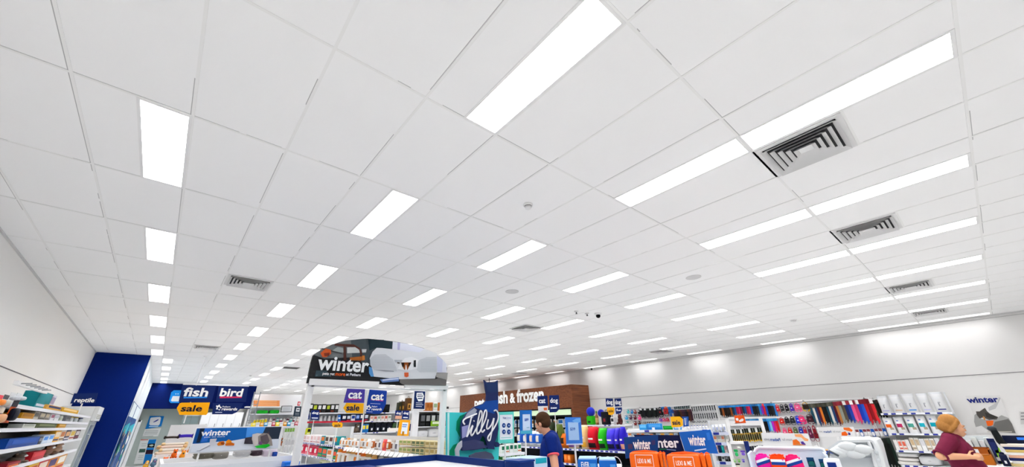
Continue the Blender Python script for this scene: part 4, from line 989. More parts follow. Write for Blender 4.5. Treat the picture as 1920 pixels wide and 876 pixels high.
row(B1, 'carrier', (747, 796, 811), (772, 795, 810), 3, [['#1c2c5a', '#16224a'], ['#171a24', '#20242e']], 'pet_backpack', ['navy pet backpack', 'black flat backpack'], 'behind the yellow poster', 'backpack', 'backpacks behind the yellow poster', d=.3, back=.08)
# top-of-wall goods
row(B1, 'carton', (714, 758, 773), (731, 758, 773), 1, [['#0f1012', '#1a1b1e']], 'black_crate', 'large black folded crate', 'on top of the long shelving', 'crate', None, d=.3, back=.05)
B2 = FY(18.6)
zC = zz(B2, (800, 771), (800, 800), (800, 821))
gondola('white shelving right of the white post', B2, B2.a(742, 790), B2.a(846, 788), zC+[.9], .5, zC[0]+.03, tk=.1)
row(B2, 'carton', (799, 755, 771), (811, 755, 771), 2, [['#a8622c', '#8a4c1e', '#c07a3c']], 'wooden_box', 'brown wooden box', 'above the black beds right of the post', 'box', 'wooden boxes right of the post', d=.3, back=.05)
put(B2, 'carton', 812, 820, 755, 771, ['#d9dad6', '#8aa07a', '#c4c8c2'], 'bird_food_box', 'white box between the brown wooden boxes', 'box', d=.3, back=.05)
put(B2, 'carton', 821, 830, 755, 771, ['#b56c30', '#94551f'], 'wooden_box', 'orange brown wooden box beside the arch post', 'box', d=.3, back=.05)
row(B2, 'carrier', (747, 751, 770), (758, 749, 770), 2, [['#2a2c1c', '#4a3a1c', '#8a6a2a'], ['#3a2c18', '#6a4a20', '#c28a2c']], 'scratching_tree', 'dark leafy climbing post', 'above the small dog signs', 'post', 'climbing posts above the small dog signs', d=.3, back=.05)
put(B2, 'carrier', 762, 771, 742, 770, ['#5a3c20', '#b9843c', '#2a1c12'], 'scratching_tree', 'tall brown and tan climbing post beside the info sign', 'post', d=.3, back=.05)
row(B2, 'carton', (787, 776, 800), (826, 775, 800), 4, [['#17181a', '#5c5f63', '#2c2e31'], ['#101113', '#8e9194', '#1f2023'], ['#1b1c1f', '#c6c8cb', '#e2e4e6']], 'crate_box', ['black crate box', 'black crate box with grey print', 'black crate box with white picture'], 'right of the white post', 'box', 'black crate boxes right of the post', d=.35, back=.05)
put(B2.off(-.08), 'carton', 808, 828, 791, 801, ['#7fae2c', '#dfe8cc', '#6a9a22'], 'bed_box', 'lime green box in front of the black crate boxes', 'box', d=.06)
put(B2, 'cushion', 783, 803, 807, 821, ['#d9dade', '#c4c6cc'], 'pet_bed', 'white pet bed, first right of the post', 'bed', d=.4, back=.03)
put(B2, 'cushion', 804, 824, 805, 821, ['#e2e3e6', '#b9bcc4'], 'pet_bed', 'white pet bed, second right of the post', 'bed', d=.4, back=.03)
row(B2, 'carton', (830, 761, 771), (842, 761, 771), 2, [['#e2e2e2', '#3a3a3c', '#d0d0d2']], 'white_box', 'white box with black picture', 'beside the arch post top', 'box', 'white boxes beside the arch post', d=.3, back=.05)
row(B2, 'jar', (829, 788, 800), (844, 788, 800), 3, [['#c94a3c', '#e8d8d0']], 'treat_jar', 'red and white jar', 'beyond the arch post', 'jar', 'red jars beyond the arch post', d=.2, back=.1)
# white crates on a mid shelf
pr = thing('price_rail', 'white rail jutting between the backpacks and the yellow poster', 'rail', FY(13).w(FY(13).a(745, 806), FY(13).at(745, 806).z)); MB().box(-.32, .32, 0, .06, -.05, .05, WHITE).build('rail', pr)
MB().box(-.02, .02, .02, .05, -FY(13).at(745, 806).z, -.05, STEEL).build('post', pr)
# yellow A-frame poster
S4 = FY(12.4)
board(S4, [cat1(340, 378), cat1(446, 382), cat1(425, 550), cat1(312, 545)], 'poster_stand', 'yellow framed poster on a stand under the small dog signs', 'poster', M('#f0a41c'), .04,
      art=[(M('#dfe8f2'), [cat1(362, 405), cat1(425, 408), cat1(410, 530), cat1(345, 526)]), (M('#2f74cc'), [cat1(364, 426), cat1(412, 428), cat1(410, 438), cat1(362, 436)]), (M('#2f74cc'), [cat1(360, 446), cat1(405, 448), cat1(403, 456), cat1(358, 454)]), (M('#b87a18'), [cat1(360, 500), cat1(382, 501), cat1(376, 548), cat1(354, 547)])], stem=.0)
# small signs on poles deep in the aisle
S5 = FY(13.6)
def twin(fr, x0, x1, y0, y1, word, label, low=None):
    return board(fr, [(x0, y0), (x1, y0+.4), (x1-1, y1), (x0-1, y1-.3)], 'aisle_sign', label, 'sign', M('#15286a'), .012, texts=[(word, x0+1.5, x1-1.8, y0+2.5, y0+8.5, '#f0f2f6', dict(bold=.025))],
                 art=[(M(low or '#15286a'), [(x0, y0+9.5), (x1, y0+9.8), (x1-1, y1), (x0-1, y1-.3)])]+([(M('#dfe6f2'), [(x0+1, y1-4.5), (x1-3, y1-4.2), (x1-3, y1-2.2), (x0+1, y1-2.5)])] if not low else []), stem=.0)
twin(S5, 741.5, 753.5, 770, 786, 'dog', 'small dog sign with a pale foot behind the blue cat sign', '#d9a48a')
twin(S5, 755, 767.5, 770, 786.5, 'dog', 'small all-navy dog sign above the yellow poster')
S6 = FY(14.8)
twin(S6, 570, 581, 770, 787, 'dog', 'small navy sign beside the left arch post, first of two')
twin(S6, 583.5, 599, 769.5, 787.5, 'dog', 'small navy sign beside the left arch post, second of two')
board(FY(13.2), [(624, 792), (640, 792.5), (643, 795), (641.5, 802), (626, 801.5), (622.5, 797)], 'aisle_sign', 'small yellow sale arrow on the red-edged cone shelf', 'sign', M('#f2ae1a'), .012, texts=[('sale', 627, 638.5, 794.5, 800.5, '#1a1c30', dict(bold=.025))], stem=.0)
board(FY(13.35), [(634, 778), (639, 778), (638.5, 791), (633, 791)], 'aisle_sign', 'narrow blue tag sign above the small sale arrow', 'sign', M('#2a5fae'), .012, art=[(M('#e6ecf6'), [(634.5, 783), (638.3, 783), (638, 785.5), (634.2, 785.5)])], stem=.0)
# ================================================================== far shelving beyond the fish room
B3 = FY(20.6)
b5 = lambda x, y: (470+x/6, 730+y/6)
zD = zz(B3, (520, 776), (520, 793))
gondola('grey backed shelving beyond the fish room with orange rolls', B3, B3.a(468, 790), B3.a(562, 790), zz(B3, (520, 776), (520, 794))+[1.1], .5, B3.at(500, 738).z, tk=.1, back=M('#d5d6d8'))
for i, (vt, vb) in enumerate([(751, 755), (755, 758.5), (758.5, 762)]):
    o = put(B3, 'carton', 476, 524, vt, vb, ['#e0935a', '#eab07c', None], 'straw_roll', f'long orange roll on the far shelving, {nth(i)} from the top', 'roll', d=.2, back=.1, snap=False)
brk = thing('roll_bracket', 'white bracket shelf holding the orange rolls', 'bracket', B3.w(B3.a(500, 762), B3.at(500, 762).z)); MB().box(-.75, .7, .02, .46, -.05, -.005, WHITE).build('shelf', brk)
ld = thing('step_ladder', 'slim metal ladder beside the orange rolls', 'ladder', B3.off(-.3).w(B3.a(474, 760), 0))
zt = B3.at(483, 736).z
for s in (-.1, .12): MB().box(s-.015, s+.015, -.02, .02, 0, zt, STEEL).build('rail', ld)
for k in range(14): MB().box(-.1, .12, -.015, .015, .2+k*(zt-.3)/13, .225+k*(zt-.3)/13, STEEL).build('rung', ld)
row(B3, 'cushion', (481, 769, 776), (525, 769, 776), 2, [['#1fae2a', '#178a20']], 'green_tunnel', 'bright green play tunnel', 'under the orange rolls', 'tunnel', 'green tunnels under the orange rolls', d=.3, back=.08)
board(B3.off(-.03), [b5(350, 188), b5(468, 187), b5(458, 258), b5(335, 260)], 'info_card', 'white card in a black frame on the far shelving', 'card', M('#1c1d20'), .02, art=[(M('#d6d8dc'), [b5(356, 194), b5(462, 193), b5(453, 252), b5(343, 254)])]+[(M('#9da2aa'), [b5(364, 204+k*12), b5(450, 203+k*12), b5(449, 207+k*12), b5(363, 208+k*12)]) for k in range(4)])
board(B3.off(-.6), [b5(498, 192), b5(572, 194), b5(558, 310), b5(478, 306)], 'info_card', 'dark slate sign with a white emblem beside the arch post', 'sign', M('#2d3a48'), .02, art=[(M('#dfe2e6'), [b5(515, 210), b5(555, 211), b5(548, 254), b5(508, 252)]), (M('#2d3a48'), [b5(520, 225), b5(548, 226), b5(546, 236), b5(518, 235)])]+[(M('#8f9aa6'), [b5(500, 266+k*11), b5(545, 268+k*11), b5(544, 272+k*11), b5(499, 270+k*11)]) for k in range(3)], stem=0)
board(B3.off(-.1), [b5(533, 140), b5(560, 141), b5(552, 186), b5(525, 185)], 'wall_sign', 'small red fire sign above the slate sign', 'sign', M('#c8202a'), .02, art=[(M('#f0f0f0'), [b5(540, 150), b5(552, 150), b5(547, 176), b5(536, 176)])], stem=0)
row(B3, 'jar', (474, 785, 793), (500, 784, 794), 5, [['#e0c21c', '#d8d8d0'], ['#e2cf3a', '#e8e4d4']], 'seed_jar', ['yellow jar', 'pale yellow jar'], 'on the far shelf under the green tunnels', 'jar', 'yellow jars under the green tunnels', d=.2, back=.1)
row(B3, 'bottle', (503, 783, 794), (560, 784, 794), 9, [['#e6e0dc', '#c9b9b0', '#d8c2b4'], ['#5a2438', '#d8d2d4', '#e2dade'], ['#e4e8e8', '#1f8a8a', '#49b8b4'], ['#ececec', '#a8b0b8', '#8a1f3a']], 'shampoo_bottle', ['cream bottle', 'plum bottle', 'white bottle with teal band', 'white bottle with crimson band'], 'far beyond the rabbit sign', 'bottle', 'bottles on the far shelf', d=.2, back=.1)
B4 = FY(18.2)
gondola('low white bin beyond the rabbit sign', B4, B4.a(468, 800), B4.a(560, 800), [B4.at(510, 800).z], .5, B4.at(510, 800).z+.05, tk=.3)
row(B4, 'carton', (471, 792, 800), (558, 792, 800), 12, [['#e8d23a', '#f0e8b0'], ['#e4e4e6', '#c2c6cc'], ['#e0962a', '#f0d8a8'], ['#2a8ac0', '#d2e6f0'], ['#efefef', '#d0d0d4'], ['#b83a4a', '#e8c8cc']], 'small_carton', ['yellow carton', 'white carton', 'amber carton', 'blue carton', 'plain white carton', 'red carton'], 'in the low bin beyond the rabbit sign', 'box', 'cartons in the low bin', d=.2, back=.1)
# ================================================================== navy counter in front, Tilly display behind it
ct = lambda x, y: (840+x/4.975, 700+y/4.977)
PT = lambda *ps: [ct(*p) for p in ps]
zc = EYE-.40
q = ray(820, 852); q = CAM+q*((zc-EYE)/q.z); cxr, cyr = q.x, q.y
NV = M('#0f2a6a', .4)
cn = thing('service_counter', 'navy edged counter in front of the cat display', 'counter', (cxr, cyr, 0))
MB().box(-2.3, 0, -.03, 0, 0, zc, NV).build('back_rail', cn)
MB().box(-.03, 0, -1.45, -.03, 0, zc, NV).build('side_rail', cn)
MB().box(-2.3, -.95, -1.45, -.03, 0, zc-.05, NV).build('cabinet', cn)
MB().box(-.95, -.03, -1.45, -.03, 0, zc-.07, M('#d9dade', .35)).build('worktop', cn)
t2 = FY(3.3)
q = t2.at(947, 866)
bx = thing('service_counter', 'lower navy counter end beside the man', 'counter', (q.x, 3.1, 0)); MB().box(0, .2, .0, .2, 0, q.z, NV, .006).build('cabinet', bx); MB().box(-.0, .21, -.0, .21, q.z, q.z+.015, M('#16357e', .35)).build('top', bx)

TY = FY(5.15)
board(TY, PT((-8, 365), (165, 368), (175, 362), (340, 362), (470, 362), (480, 640), (470, 815), (-8, 815)), 'display_backdrop', 'turquoise display panel behind the cat cutout', 'panel', M('#3fc6c8', .5), .04, z0=None,
      art=[(M('#0f8c62'), PT((178, 372), (112, 398), (80, 450), (74, 530), (112, 600), (98, 650), (48, 672), (14, 722), (10, 768), (62, 772), (62, 722), (130, 640), (150, 440))), (M('#0f8c62'), PT((320, 560), (350, 600), (372, 700), (330, 712), (285, 662), (310, 600))), (M('#bfe8e6'), PT((-6, 370), (12, 370), (8, 810), (-6, 810)))], stem=None)  # long green shape: the cat cutout's shadow, put into the panel's colour
for u in (845, 925):
    p_ = TY.at(u, 858); t = thing('panel_foot', f'white foot block under the turquoise panel, {"left" if u < 900 else "right"} one', 'block', (p_.x, 5.17, 0)); MB().box(-.1, .1, -.15, .15, 0, TY.at(u, 863).z-.002, WHITE, .01).build('block', t)
TC = FY(5.06)
cat = PT((338, 62), (362, 86), (440, 84), (465, 65), (468, 180), (470, 340), (466, 400), (472, 520), (452, 610), (440, 640), (470, 645), (483, 665), (480, 685), (450, 690), (432, 655), (435, 712), (370, 706), (358, 645), (343, 600), (328, 578), (285, 655), (300, 668), (360, 672), (372, 692), (355, 700), (240, 718), (132, 724), (120, 690), (126, 600), (122, 500), (133, 440), (180, 370), (250, 312), (330, 285), (358, 258), (362, 200), (350, 140))
rt, bt, Lt = board(TC, cat, 'cat_cutout', 'dark blue seated cat cutout with white script lettering', 'sign', M('#25305c', .45), .03,
      art=[(M('#1a4796'), PT((350, 262), (466, 250), (466, 345), (430, 380), (250, 320), (330, 288))), (M('#9aa1b4'), PT((180, 372), (245, 325), (270, 345), (230, 420), (160, 420), (138, 445))), (M('#8f93c4'), PT((128, 500), (200, 480), (190, 580), (130, 610))), (M('#3a3f66'), PT((130, 640), (250, 620), (330, 640), (350, 698), (135, 722))), (M('#23355e'), PT((342, 70), (362, 88), (440, 86), (462, 70), (466, 180), (365, 180)))])
b = MB()
b.prism([Lt(*p) for p in PT((128, 628), (92, 660), (66, 715), (72, 768), (104, 774), (100, 725), (128, 686))], -.012, .012, M('#aeb2bd', .35)); b.build('tail', rt)
MB().prism([Lt(*p) for p in PT((200, 770), (260, 742), (350, 730), (405, 750), (428, 790), (425, 804), (200, 790))], -.01, .02, M('#4a5068', .4)).build('base_oval', rt)
def stroke(pts, r=.011):
    from mathutils.geometry import interpolate_bezier
    P = [Vector((Lt(*ct(*p))[0], -.012, Lt(*ct(*p))[1])) for p in pts]; out = []
    for i in range(len(P)-1):
        a = P[max(0, i-1)]; d = P[min(len(P)-1, i+2)]
        out += list(interpolate_bezier(P[i], P[i]+(P[i+1]-a)/6, P[i+1]-(d-P[i])/6, P[i+1], 6))[:-1]
    return out+[P[-1]], r
b = MB()
for s_ in [[(152, 478), (137, 455), (150, 430), (200, 405), (264, 378)], [(215, 402), (200, 470), (180, 555), (170, 596)], [(172, 594), (226, 488), (208, 555), (216, 582), (236, 560)], [(236, 448), (240, 444)], [(236, 560), (302, 430), (312, 372), (298, 352), (284, 400), (264, 520), (268, 566), (292, 548)], [(292, 548), (346, 430), (356, 366), (345, 345), (328, 390), (306, 510), (315, 550), (338, 528)], [(372, 432), (356, 500), (368, 520), (402, 480), (424, 420), (404, 540), (386, 625), (368, 618), (372, 588), (420, 520), (460, 440), (463, 378), (442, 346), (424, 354)]]:
    p_, r_ = stroke(s_); b.tube(p_, r_, M('#f2f3f5', .5), 6)
b.build('lettering', rt)
q = Lt(*ct(390, 45))
MB().tube([(q[0], .015, Lt(*ct(390, 90))[1]), (q[0], .015, q[1])], .006, M('#2a2a2e'), 6).build('top_pin', rt)
# teal standee with four round symbols
T2 = FY(5.1)
cs = lambda x, y: (930+x/6, 730+y/6)
PS = lambda *ps: [cs(*p) for p in ps]
disc = lambda x, y, r: [cs(x+r*math.cos(k*PI/8), y+r*1.35*math.sin(k*PI/8)) for k in range(16)]
board(T2, PS((24, 258), (200, 252), (205, 605), (24, 612)), 'standee_sign', 'turquoise sign with four round navy symbols beside the cat cutout', 'sign', M('#5fcfc4'), .02,
      art=[(M('#e3eaf2'), PT(*[((cs(*p)[0]-840)*4.975, (cs(*p)[1]-700)*4.977) for p in ((42, 290), (186, 286), (188, 560), (44, 570))])), (M('#8fd0cc'), PS((55, 545), (170, 540), (170, 547), (55, 552)))]+[(M('#173c86'), disc(x, y, 20)) for x, y in ((87, 408), (142, 408), (87, 480), (142, 480))]+[(M('#a6bfe0'), disc(x, y, 7)) for x, y in ((87, 408), (142, 408), (87, 480), (142, 480))],
      texts=[('New', 942, 948.5, 782, 785.5, '#1c3f86', dict(bold=.025)), ('Arrivals', 949.5, 957, 782, 785.5, '#6f8fc0')], stem=0)
# low product stand beside it
T3 = FY(5.75)
gondola('small white stand of green printed packs beside the cat display', T3, T3.a(938, 850), T3.a(984, 850), [T3.at(960, 850).z, T3.at(960, 866).z, .6], .3, T3.at(960, 851).z+.02, tk=.1)
row(T3, 'carton', (940, 834, 850), (978, 832, 849), 5, [['#e4e8e4', '#1f6a4c', '#c9d8cc'], ['#eceeea', '#2f8a5c', '#c47a5a'], ['#e9ebe8', '#17594a', '#dfe4e0']], 'supplement_box', 'white box with dark green picture', 'on the stand by the cat cutout', 'box', 'green printed boxes on the small stand', d=.1, back=.06)
row(T3, 'carton', (941, 854, 866), (984, 853, 866), 5, [['#2f7a34', '#e4e8de', '#1d4a20'], ['#e6e8e4', '#3f9a2c', '#b9c9a8'], ['#4aa62c', '#d8e8c8', '#2f6a1f']], 'supplement_box', 'green leafy box', 'low on the stand by the cat cutout', 'box', 'green leafy boxes on the small stand', d=.1, back=.06)
# price sign on a pole beside the man, and a second one
T4 = FY(4.6)
board(T4, PS((272, 236), (402, 236), (408, 505), (275, 508)), 'price_sign', 'blue price sign on a thin white pole beside the man', 'sign', M('#1d66b8'), .015,
      art=[(M('#49a8c8'), PS((275, 470), (404, 440), (407, 500), (276, 504))), (M('#c4d8f2'), PS((298, 284), (382, 282), (386, 462), (300, 466)))], texts=[('$89', 983, 990.5, 784.5, 790.5, '#2c58b0'), ('each', 987, 992, 800.5, 803, '#2c8aa8')], stem=0)
T5 = local_frame(1076, 5.6)
cp = lambda x, y: (1060+x/6.443, 740+y/6.44)
PP = lambda *ps: [cp(*p) for p in ps]
board(T5, PP((-6, 275), (185, 275), (212, 605), (12, 612)), 'price_sign', 'large sky blue price sign behind the man', 'sign', M('#3f7fdc'), .015,
      art=[(M('#6fb0f0'), PP((80, 320), (130, 290), (182, 285), (186, 330), (140, 350))), (M('#a9cdf4'), PP((30, 335), (155, 338), (170, 550), (42, 552))), (M('#dfeafa'), PP((12, 596), (211, 590), (212, 605), (12, 612)))], texts=[('$39', 1069, 1078.5, 802, 808, '#2c58b0')], stem=0)
T6 = FY(3.3)
tr = thing('leaflet_box', 'pale blue leaflet box with a teal tag in front of the man', 'box', T6.w(T6.a(1003, 870), 0))
a0, a1 = T6.a(981, 862)-T6.a(1003, 870), T6.a(1026, 858)-T6.a(1003, 870); zt = T6.at(1000, 859).z
MB().box(a0, a1, 0, .28, .0, zt, M('#b9d0e6', .3), .006).build('body', tr)
MB().box((a0+a1)/2, a1-.015, -.004, 0, zt-.055, zt-.008, M('#1f9fb4')).build('tag', tr)
# ================================================================== pet fresh & frozen wall unit
wood = bpy.data.materials.new('stained_wood'); wood.use_nodes = True; nt = wood.node_tree; bs = nt.nodes['Principled BSDF']; bs.inputs['Roughness'].default_value = .5; bs.inputs['Specular IOR Level'].default_value = .2
tc = nt.nodes.new('ShaderNodeTexCoord'); mp = nt.nodes.new('ShaderNodeMapping'); mp.inputs['Scale'].default_value = (3, .35, 7); wv = nt.nodes.new('ShaderNodeTexNoise'); wv.inputs['Scale'].default_value = 3; wv.inputs['Detail'].default_value = 6
rp_ = nt.nodes.new('ShaderNodeValToRGB'); rp_.color_ramp.elements[0].position = .3; rp_.color_ramp.elements[1].position = .75; rp_.color_ramp.elements[0].color = (*rgb('#5d3320'), 1); rp_.color_ramp.elements[1].color = (*rgb('#8a5233'), 1)
nt.links.new(tc.outputs['Object'], mp.inputs[0]); nt.links.new(mp.outputs[0], wv.inputs[0]); nt.links.new(wv.outputs['Fac'], rp_.inputs[0]); nt.links.new(rp_.outputs[0], bs.inputs['Base Color'])
FF = FX(13.0)
yA, yB_ = 11.45, 20.0
ff = thing('freezer_surround', 'brown timber surround with white fresh and frozen lettering', 'surround', FF.w(-(yA+yB_)/2, 0), FF.rz)
hw = (yB_-yA)/2
zl, zh = FF.at(1000, 768).z, EYE+1.30
MB().box(-hw, hw, 0, 1.12, zl, zh, wood).build('fascia', ff)
MB().box(hw-.12, hw, .02, 1.12, 0, zl, wood).build('end_panel', ff)
MB().box(-hw, -hw+.12, .02, 1.12, 0, zl, wood).build('end_panel', ff)
bb = FF.w(-(yA+yB_)/2, 0)
x0, z0_ = px_local(FF, bb, 893, 752); x1, z1_ = px_local(FF, bb, 1021, 742)
for wd, ua, ub, za, hh_ in [('pet', 891, 909.5, .58, .66), ('fresh', 918, 953, .72, .66), ('&', 957, 967, .72, .5), ('frozen', 970, 1021, .72, .66)]:
    x0, _ = px_local(FF, bb, ua, 750); x1, _ = px_local(FF, bb, ub, 744)
    text(ff, wd, (x0+x1)/2, EYE+za-(.06 if wd == 'pet' else 0), hh_*(.9 if wd != 'pet' else .78), M('#f4f4f2'), -.04, x1-x0, bold=.04)
fz = thing('glass_freezer', 'black glass-door freezer run with a lit green header under the timber surround', 'freezer', FF.w(-(yA+yB_)/2, 0).__add__(Vector((.06, 0, 0))), FF.rz)
BK = M('#15171a', .4)
MB().box(-hw+.14, hw-.14, .75, 1.0, 0, zl-.01, BK).build('cabinet', fz)
MB().box(-hw+.14, hw-.14, .05, .75, 0, .35, BK).build('plinth', fz)
zt = FF.at(1000, 781).z
MB().box(-hw+.14, hw-.14, .02, .75, zl-.05, zl-.01, BK).box(-hw+.14, hw-.14, .02, .75, zt-.04, zt+.02, BK).build('header_frame', fz)
hb = MB(); hb.box(-hw+.2, hw-.2, .0, .02, zt+.02, zl-.05, M('#cfe6c4', .4, emit=.25)); hb.build('lit_header', fz)
nd = 7
for k in range(nd):
    xa = -hw+.16+k*(2*hw-.32)/nd
    d = MB().box(xa, xa+.05, .0, .05, .35, zt-.04, BK).build('door_frame', fz)
for z in (zt-.42, zt-.8, zt-1.15): MB().box(-hw+.16, hw-.16, .1, .74, z-.03, z, M('#c9cfd4')).build('shelf', fz)
SHELVES.append((FF.off(.06), -(yB_-.16), -(yA+.16), .74, [zt-.8, zt-.42, zt-1.15]))
FR = FF.off(.22)
for lv, pal, nm in ((0, [['#e6e1da', '#8a6a4a', '#c9bda9'], ['#e9e9e6', '#5a4030', '#d8d0c6'], ['#d9e0ea', '#2b6ab0', '#b9c9dc'], ['#efeeea', '#a8763c', '#d6cbb8']], ['cream and brown pack', 'white and brown pack', 'blue and white pack', 'cream and tan pack']), (1, [['#e0dedb', '#c9783c', '#b9b4ac'], ['#d8d5d2', '#7a6a58', '#e4e2e0'], ['#e6e4e2', '#3a6a9a', '#cfd6dc']], ['white and amber pack', 'grey and brown pack', 'white and steel blue pack'])):
    n = 22; z = zt-.42-.38*lv
    for k in range(n):
        yy = yA+.3+k*(yB_-yA-.6)/n
        o = mk('carton', .3, .25+random.uniform(0, .05), .3, pal[k % len(pal)]).build('frozen_pack', None, (13.28, yy, z+.001), -PI/2)
        tag(o, f'{nm[k % len(nm)]}, {nth(k)} from the timber end {["on the top", "on the second"][lv]} freezer shelf', 'pack', 'frozen packs behind the freezer doors')
# ================================================================== dog food shelving in front of it
D1 = FX(8.0)
zD1 = zz(D1, (1115, 844), (1000, 839), (1100, 872))
gondola('dog food shelving with the red, green and violet bags', D1, D1.a(944, 830), D1.a(1174, 840), [zD1[0], zD1[2], .4], .6, zD1[0]+.03, tk=.95, strip=M('#dfe2ee'), back=M('#20242c'), shelf=M('#3a3d44'))
row(D1, 'pouch', (966, 810, 839.5), (1013, 810, 841), 4, [['#2a62c4', '#e2dcd2', '#dfe6f0'], ['#1f5ab8', '#e6e9f0', '#e8e4de'], ['#2d6ad0', '#d8c4b4', '#e6ebf2']], 'dog_food_bag', 'blue and white dog food bag', 'between the two price signs', 'bag', 'blue and white dog food bags', d=.3, back=.05)
for i, (ul, ur, vt, vb, c, c1, c2, lab) in enumerate([
 (1061, 1077, 808, 842, '#c9b9c9', '#7a4f9a', '#e2c9a8', 'pale bag with a violet foot behind the sky blue price sign'), (1086, 1098, 797, 842, '#e2c487', '#e9b03c', '#e8d8b4', 'tan bag with a yellow foot between the price sign and the red bag'),
 (1099, 1117, 800, 842.5, '#d0162a', '#1c1416', '#d9303c', 'shiny red dog food bag, the front red one'), (1119, 1134, 802, 842.5, '#27b51f', '#14241a', '#3fc433', 'shiny green dog food bag'),
 (1135, 1151, 802, 843, '#4a3fd8', '#1a1a3a', '#5a52e6', 'violet blue dog food bag, first right of the green bag'), (1152, 1160, 801, 843.5, '#4438cc', '#1a1a3a', '#564ce0', 'violet blue dog food bag, second right of the green bag'), (1161, 1170, 799, 844, '#2c22b8', '#e0a08a', '#3a30d0', 'deep blue dog food bag, last before the winter signs')]):
    base, w, h = D1.off(.05).rect(ul, ur, vt, vb)
    base, h, dd = snap_to_shelf(base, D1, h, .3)
    cm = M(c, .3)
    pouch(w*1.02, h, dd, cm, [(0, .05, M(c2, .3)), (.9, 1, M(c2, .35))], [(-.8, .8, .1, .3, M(c1)), (-.6, .6, .42, .5, M('#e8e2e4'))], 8, 14).build('dog_food_bag', None, base, D1.rz)
    tag(COL.objects[-1], lab, 'bag', 'big dog food bags')
for i, (ul, ur, vt, vb, c) in enumerate([(1101, 1121, 800, 830, '#c41428'), (1122, 1138, 802, 832, '#22a31c')]):
    o = put(D1, 'pouch', ul+3, ur+2, vt-1, vb+8, [c, c], 'dog_food_bag', ['second red dog food bag behind the front red bag', 'second green dog food bag behind the front green bag'][i], 'bag', 'big dog food bags', d=.2, back=.36)
row(D1, 'carton', (1058, 856, 873), (1071, 857, 873), 2, [['#e8681a', '#f08a3a', '#c9520f'], ['#e2701f', '#f29a50', '#c45a14']], 'chew_tube', 'orange chew box', 'under the sky blue price sign', 'box', 'orange chew boxes', d=.2, back=.03)
for i, (ul, ur, vt, vb, c, c1, kind, nm, lab) in enumerate([(1024, 1036, 793, 840, '#2a3320', '#b08a3c', 'pouch', 'dog_food_bag', 'dark olive bag right behind the man'), (1037, 1050, 797, 841, '#5a6a2a', '#14160f', 'pouch', 'dog_food_bag', 'olive and black bag behind the man'), (1048, 1060, 815, 842, '#e0701e', '#2a1a12', 'pouch', 'dog_food_bag', 'orange and black bag behind the man')]):
    put(D1, kind, ul, ur, vt, vb, [c, c1], nm, lab, 'bag', 'big dog food bags', d=.3, back=.05)
# green bodied dispenser, carrier and small goods on the rail beyond
D2 = FX(11.2)
zz2 = zz(D2, (1130, 797))
gondola('white shelving beyond the dog food with the green bodied dispenser', D2, D2.a(1096, 800), D2.a(1172, 800), [zz2[0]-.0, .9], .5, zz2[0]+.03, tk=.2)
t = thing('toy_dispenser', 'lime green dispenser with a round blue lid', 'dispenser', D2.off(.2).at(1110, 797).to_2d().to_3d()+Vector((0, 0, zz2[0]+.001)), D2.rz)
hh = D2.zat(D2.at(1110, 797), 780)-zz2[0]
MB().box(-.13, .13, -.12, .12, 0, hh, M('#2fb51c', .35), .05).build('body', t)
MB().ell((0, 0, hh+.13), (.15, .15, .15), M('#2230b8', .3)).build('lid', t)
MB().box(-.05, .05, -.14, -.12, .06, .12, M('#123a12')).build('spout', t)
put(D2, 'bottle', 1116, 1121, 771, 797, ['#8a5a3a', '#3a7a2a', '#c9a06a'], 'slim_bottle', 'slim brown bottle beside the lime green dispenser', 'bottle', d=.15, back=.1)
put(D2, 'carrier', 1128, 1141, 769, 797, ['#15161c', '#1f2028', '#8a2a34'], 'pet_backpack', 'black pet backpack left of the small dog signs', 'backpack', d=.3, back=.06)
t = thing('ball_toy', 'deep blue ball on the black backpack', 'ball', D2.off(.2).at(1127, 775)); MB().ell((0, 0, 0), (.12, .12, .12), M('#1a22a0', .3)).build('ball', t)
put(D2, 'carton', 1146, 1152, 783, 797, ['#e2e2e4', '#2a2a2e', '#b8b8bc'], 'toy_pack', 'white and black pack under the yellow tag', 'pack', d=.2, back=.05)
put(D2, 'plush', 1156, 1165, 777, 797, ['#4a2424', '#5c3030', '#2a1616'], 'plush_toy', 'dark maroon plush under the navy dog tag', 'toy', d=.2, back=.05)
D3 = D2.off(.12)
def small_sign(pts, lab, col, words=(), art=()): return board(D3, pts, 'aisle_sign', lab, 'sign', M(col), .012, art=art, texts=words, stem=None if 'tag under' in lab else zz2[0]+.001, sr=.01)
small_sign([(1135.5, 747.5), (1149, 747.5), (1149.5, 762.5), (1136.5, 763)], 'small navy dog sign above the yellow tag', '#14245c', [('dog', 1137.5, 1148.5, 750, 761, '#f2f2f4', dict(bold=.025))])
small_sign([(1152, 747.5), (1164, 747), (1165.5, 762), (1153, 763)], 'small navy dog sign above the navy paw tag', '#14245c', [('dog', 1153.5, 1164, 750, 761, '#f2f2f4', dict(bold=.025))])
small_sign([(1138, 764.5), (1150.5, 764), (1152, 767), (1151, 776), (1147, 778.5), (1141, 778), (1138.5, 772)], 'small yellow sale tag under the dog sign', '#f0aa1a', [('sale', 1141, 1149.5, 768, 773.5, '#3a2c10')])
small_sign([(1153.5, 764.5), (1165.5, 764), (1166, 770), (1163, 775.5), (1155, 777)], 'small navy paw tag under the dog sign', '#182a66', [], [(M('#e8ecf4'), [(1156, 767), (1158, 766.5), (1158, 771), (1156.2, 771)]), (M('#e8ecf4'), [(1159, 769), (1164.5, 768.6), (1164.4, 770.6), (1159, 771)])])
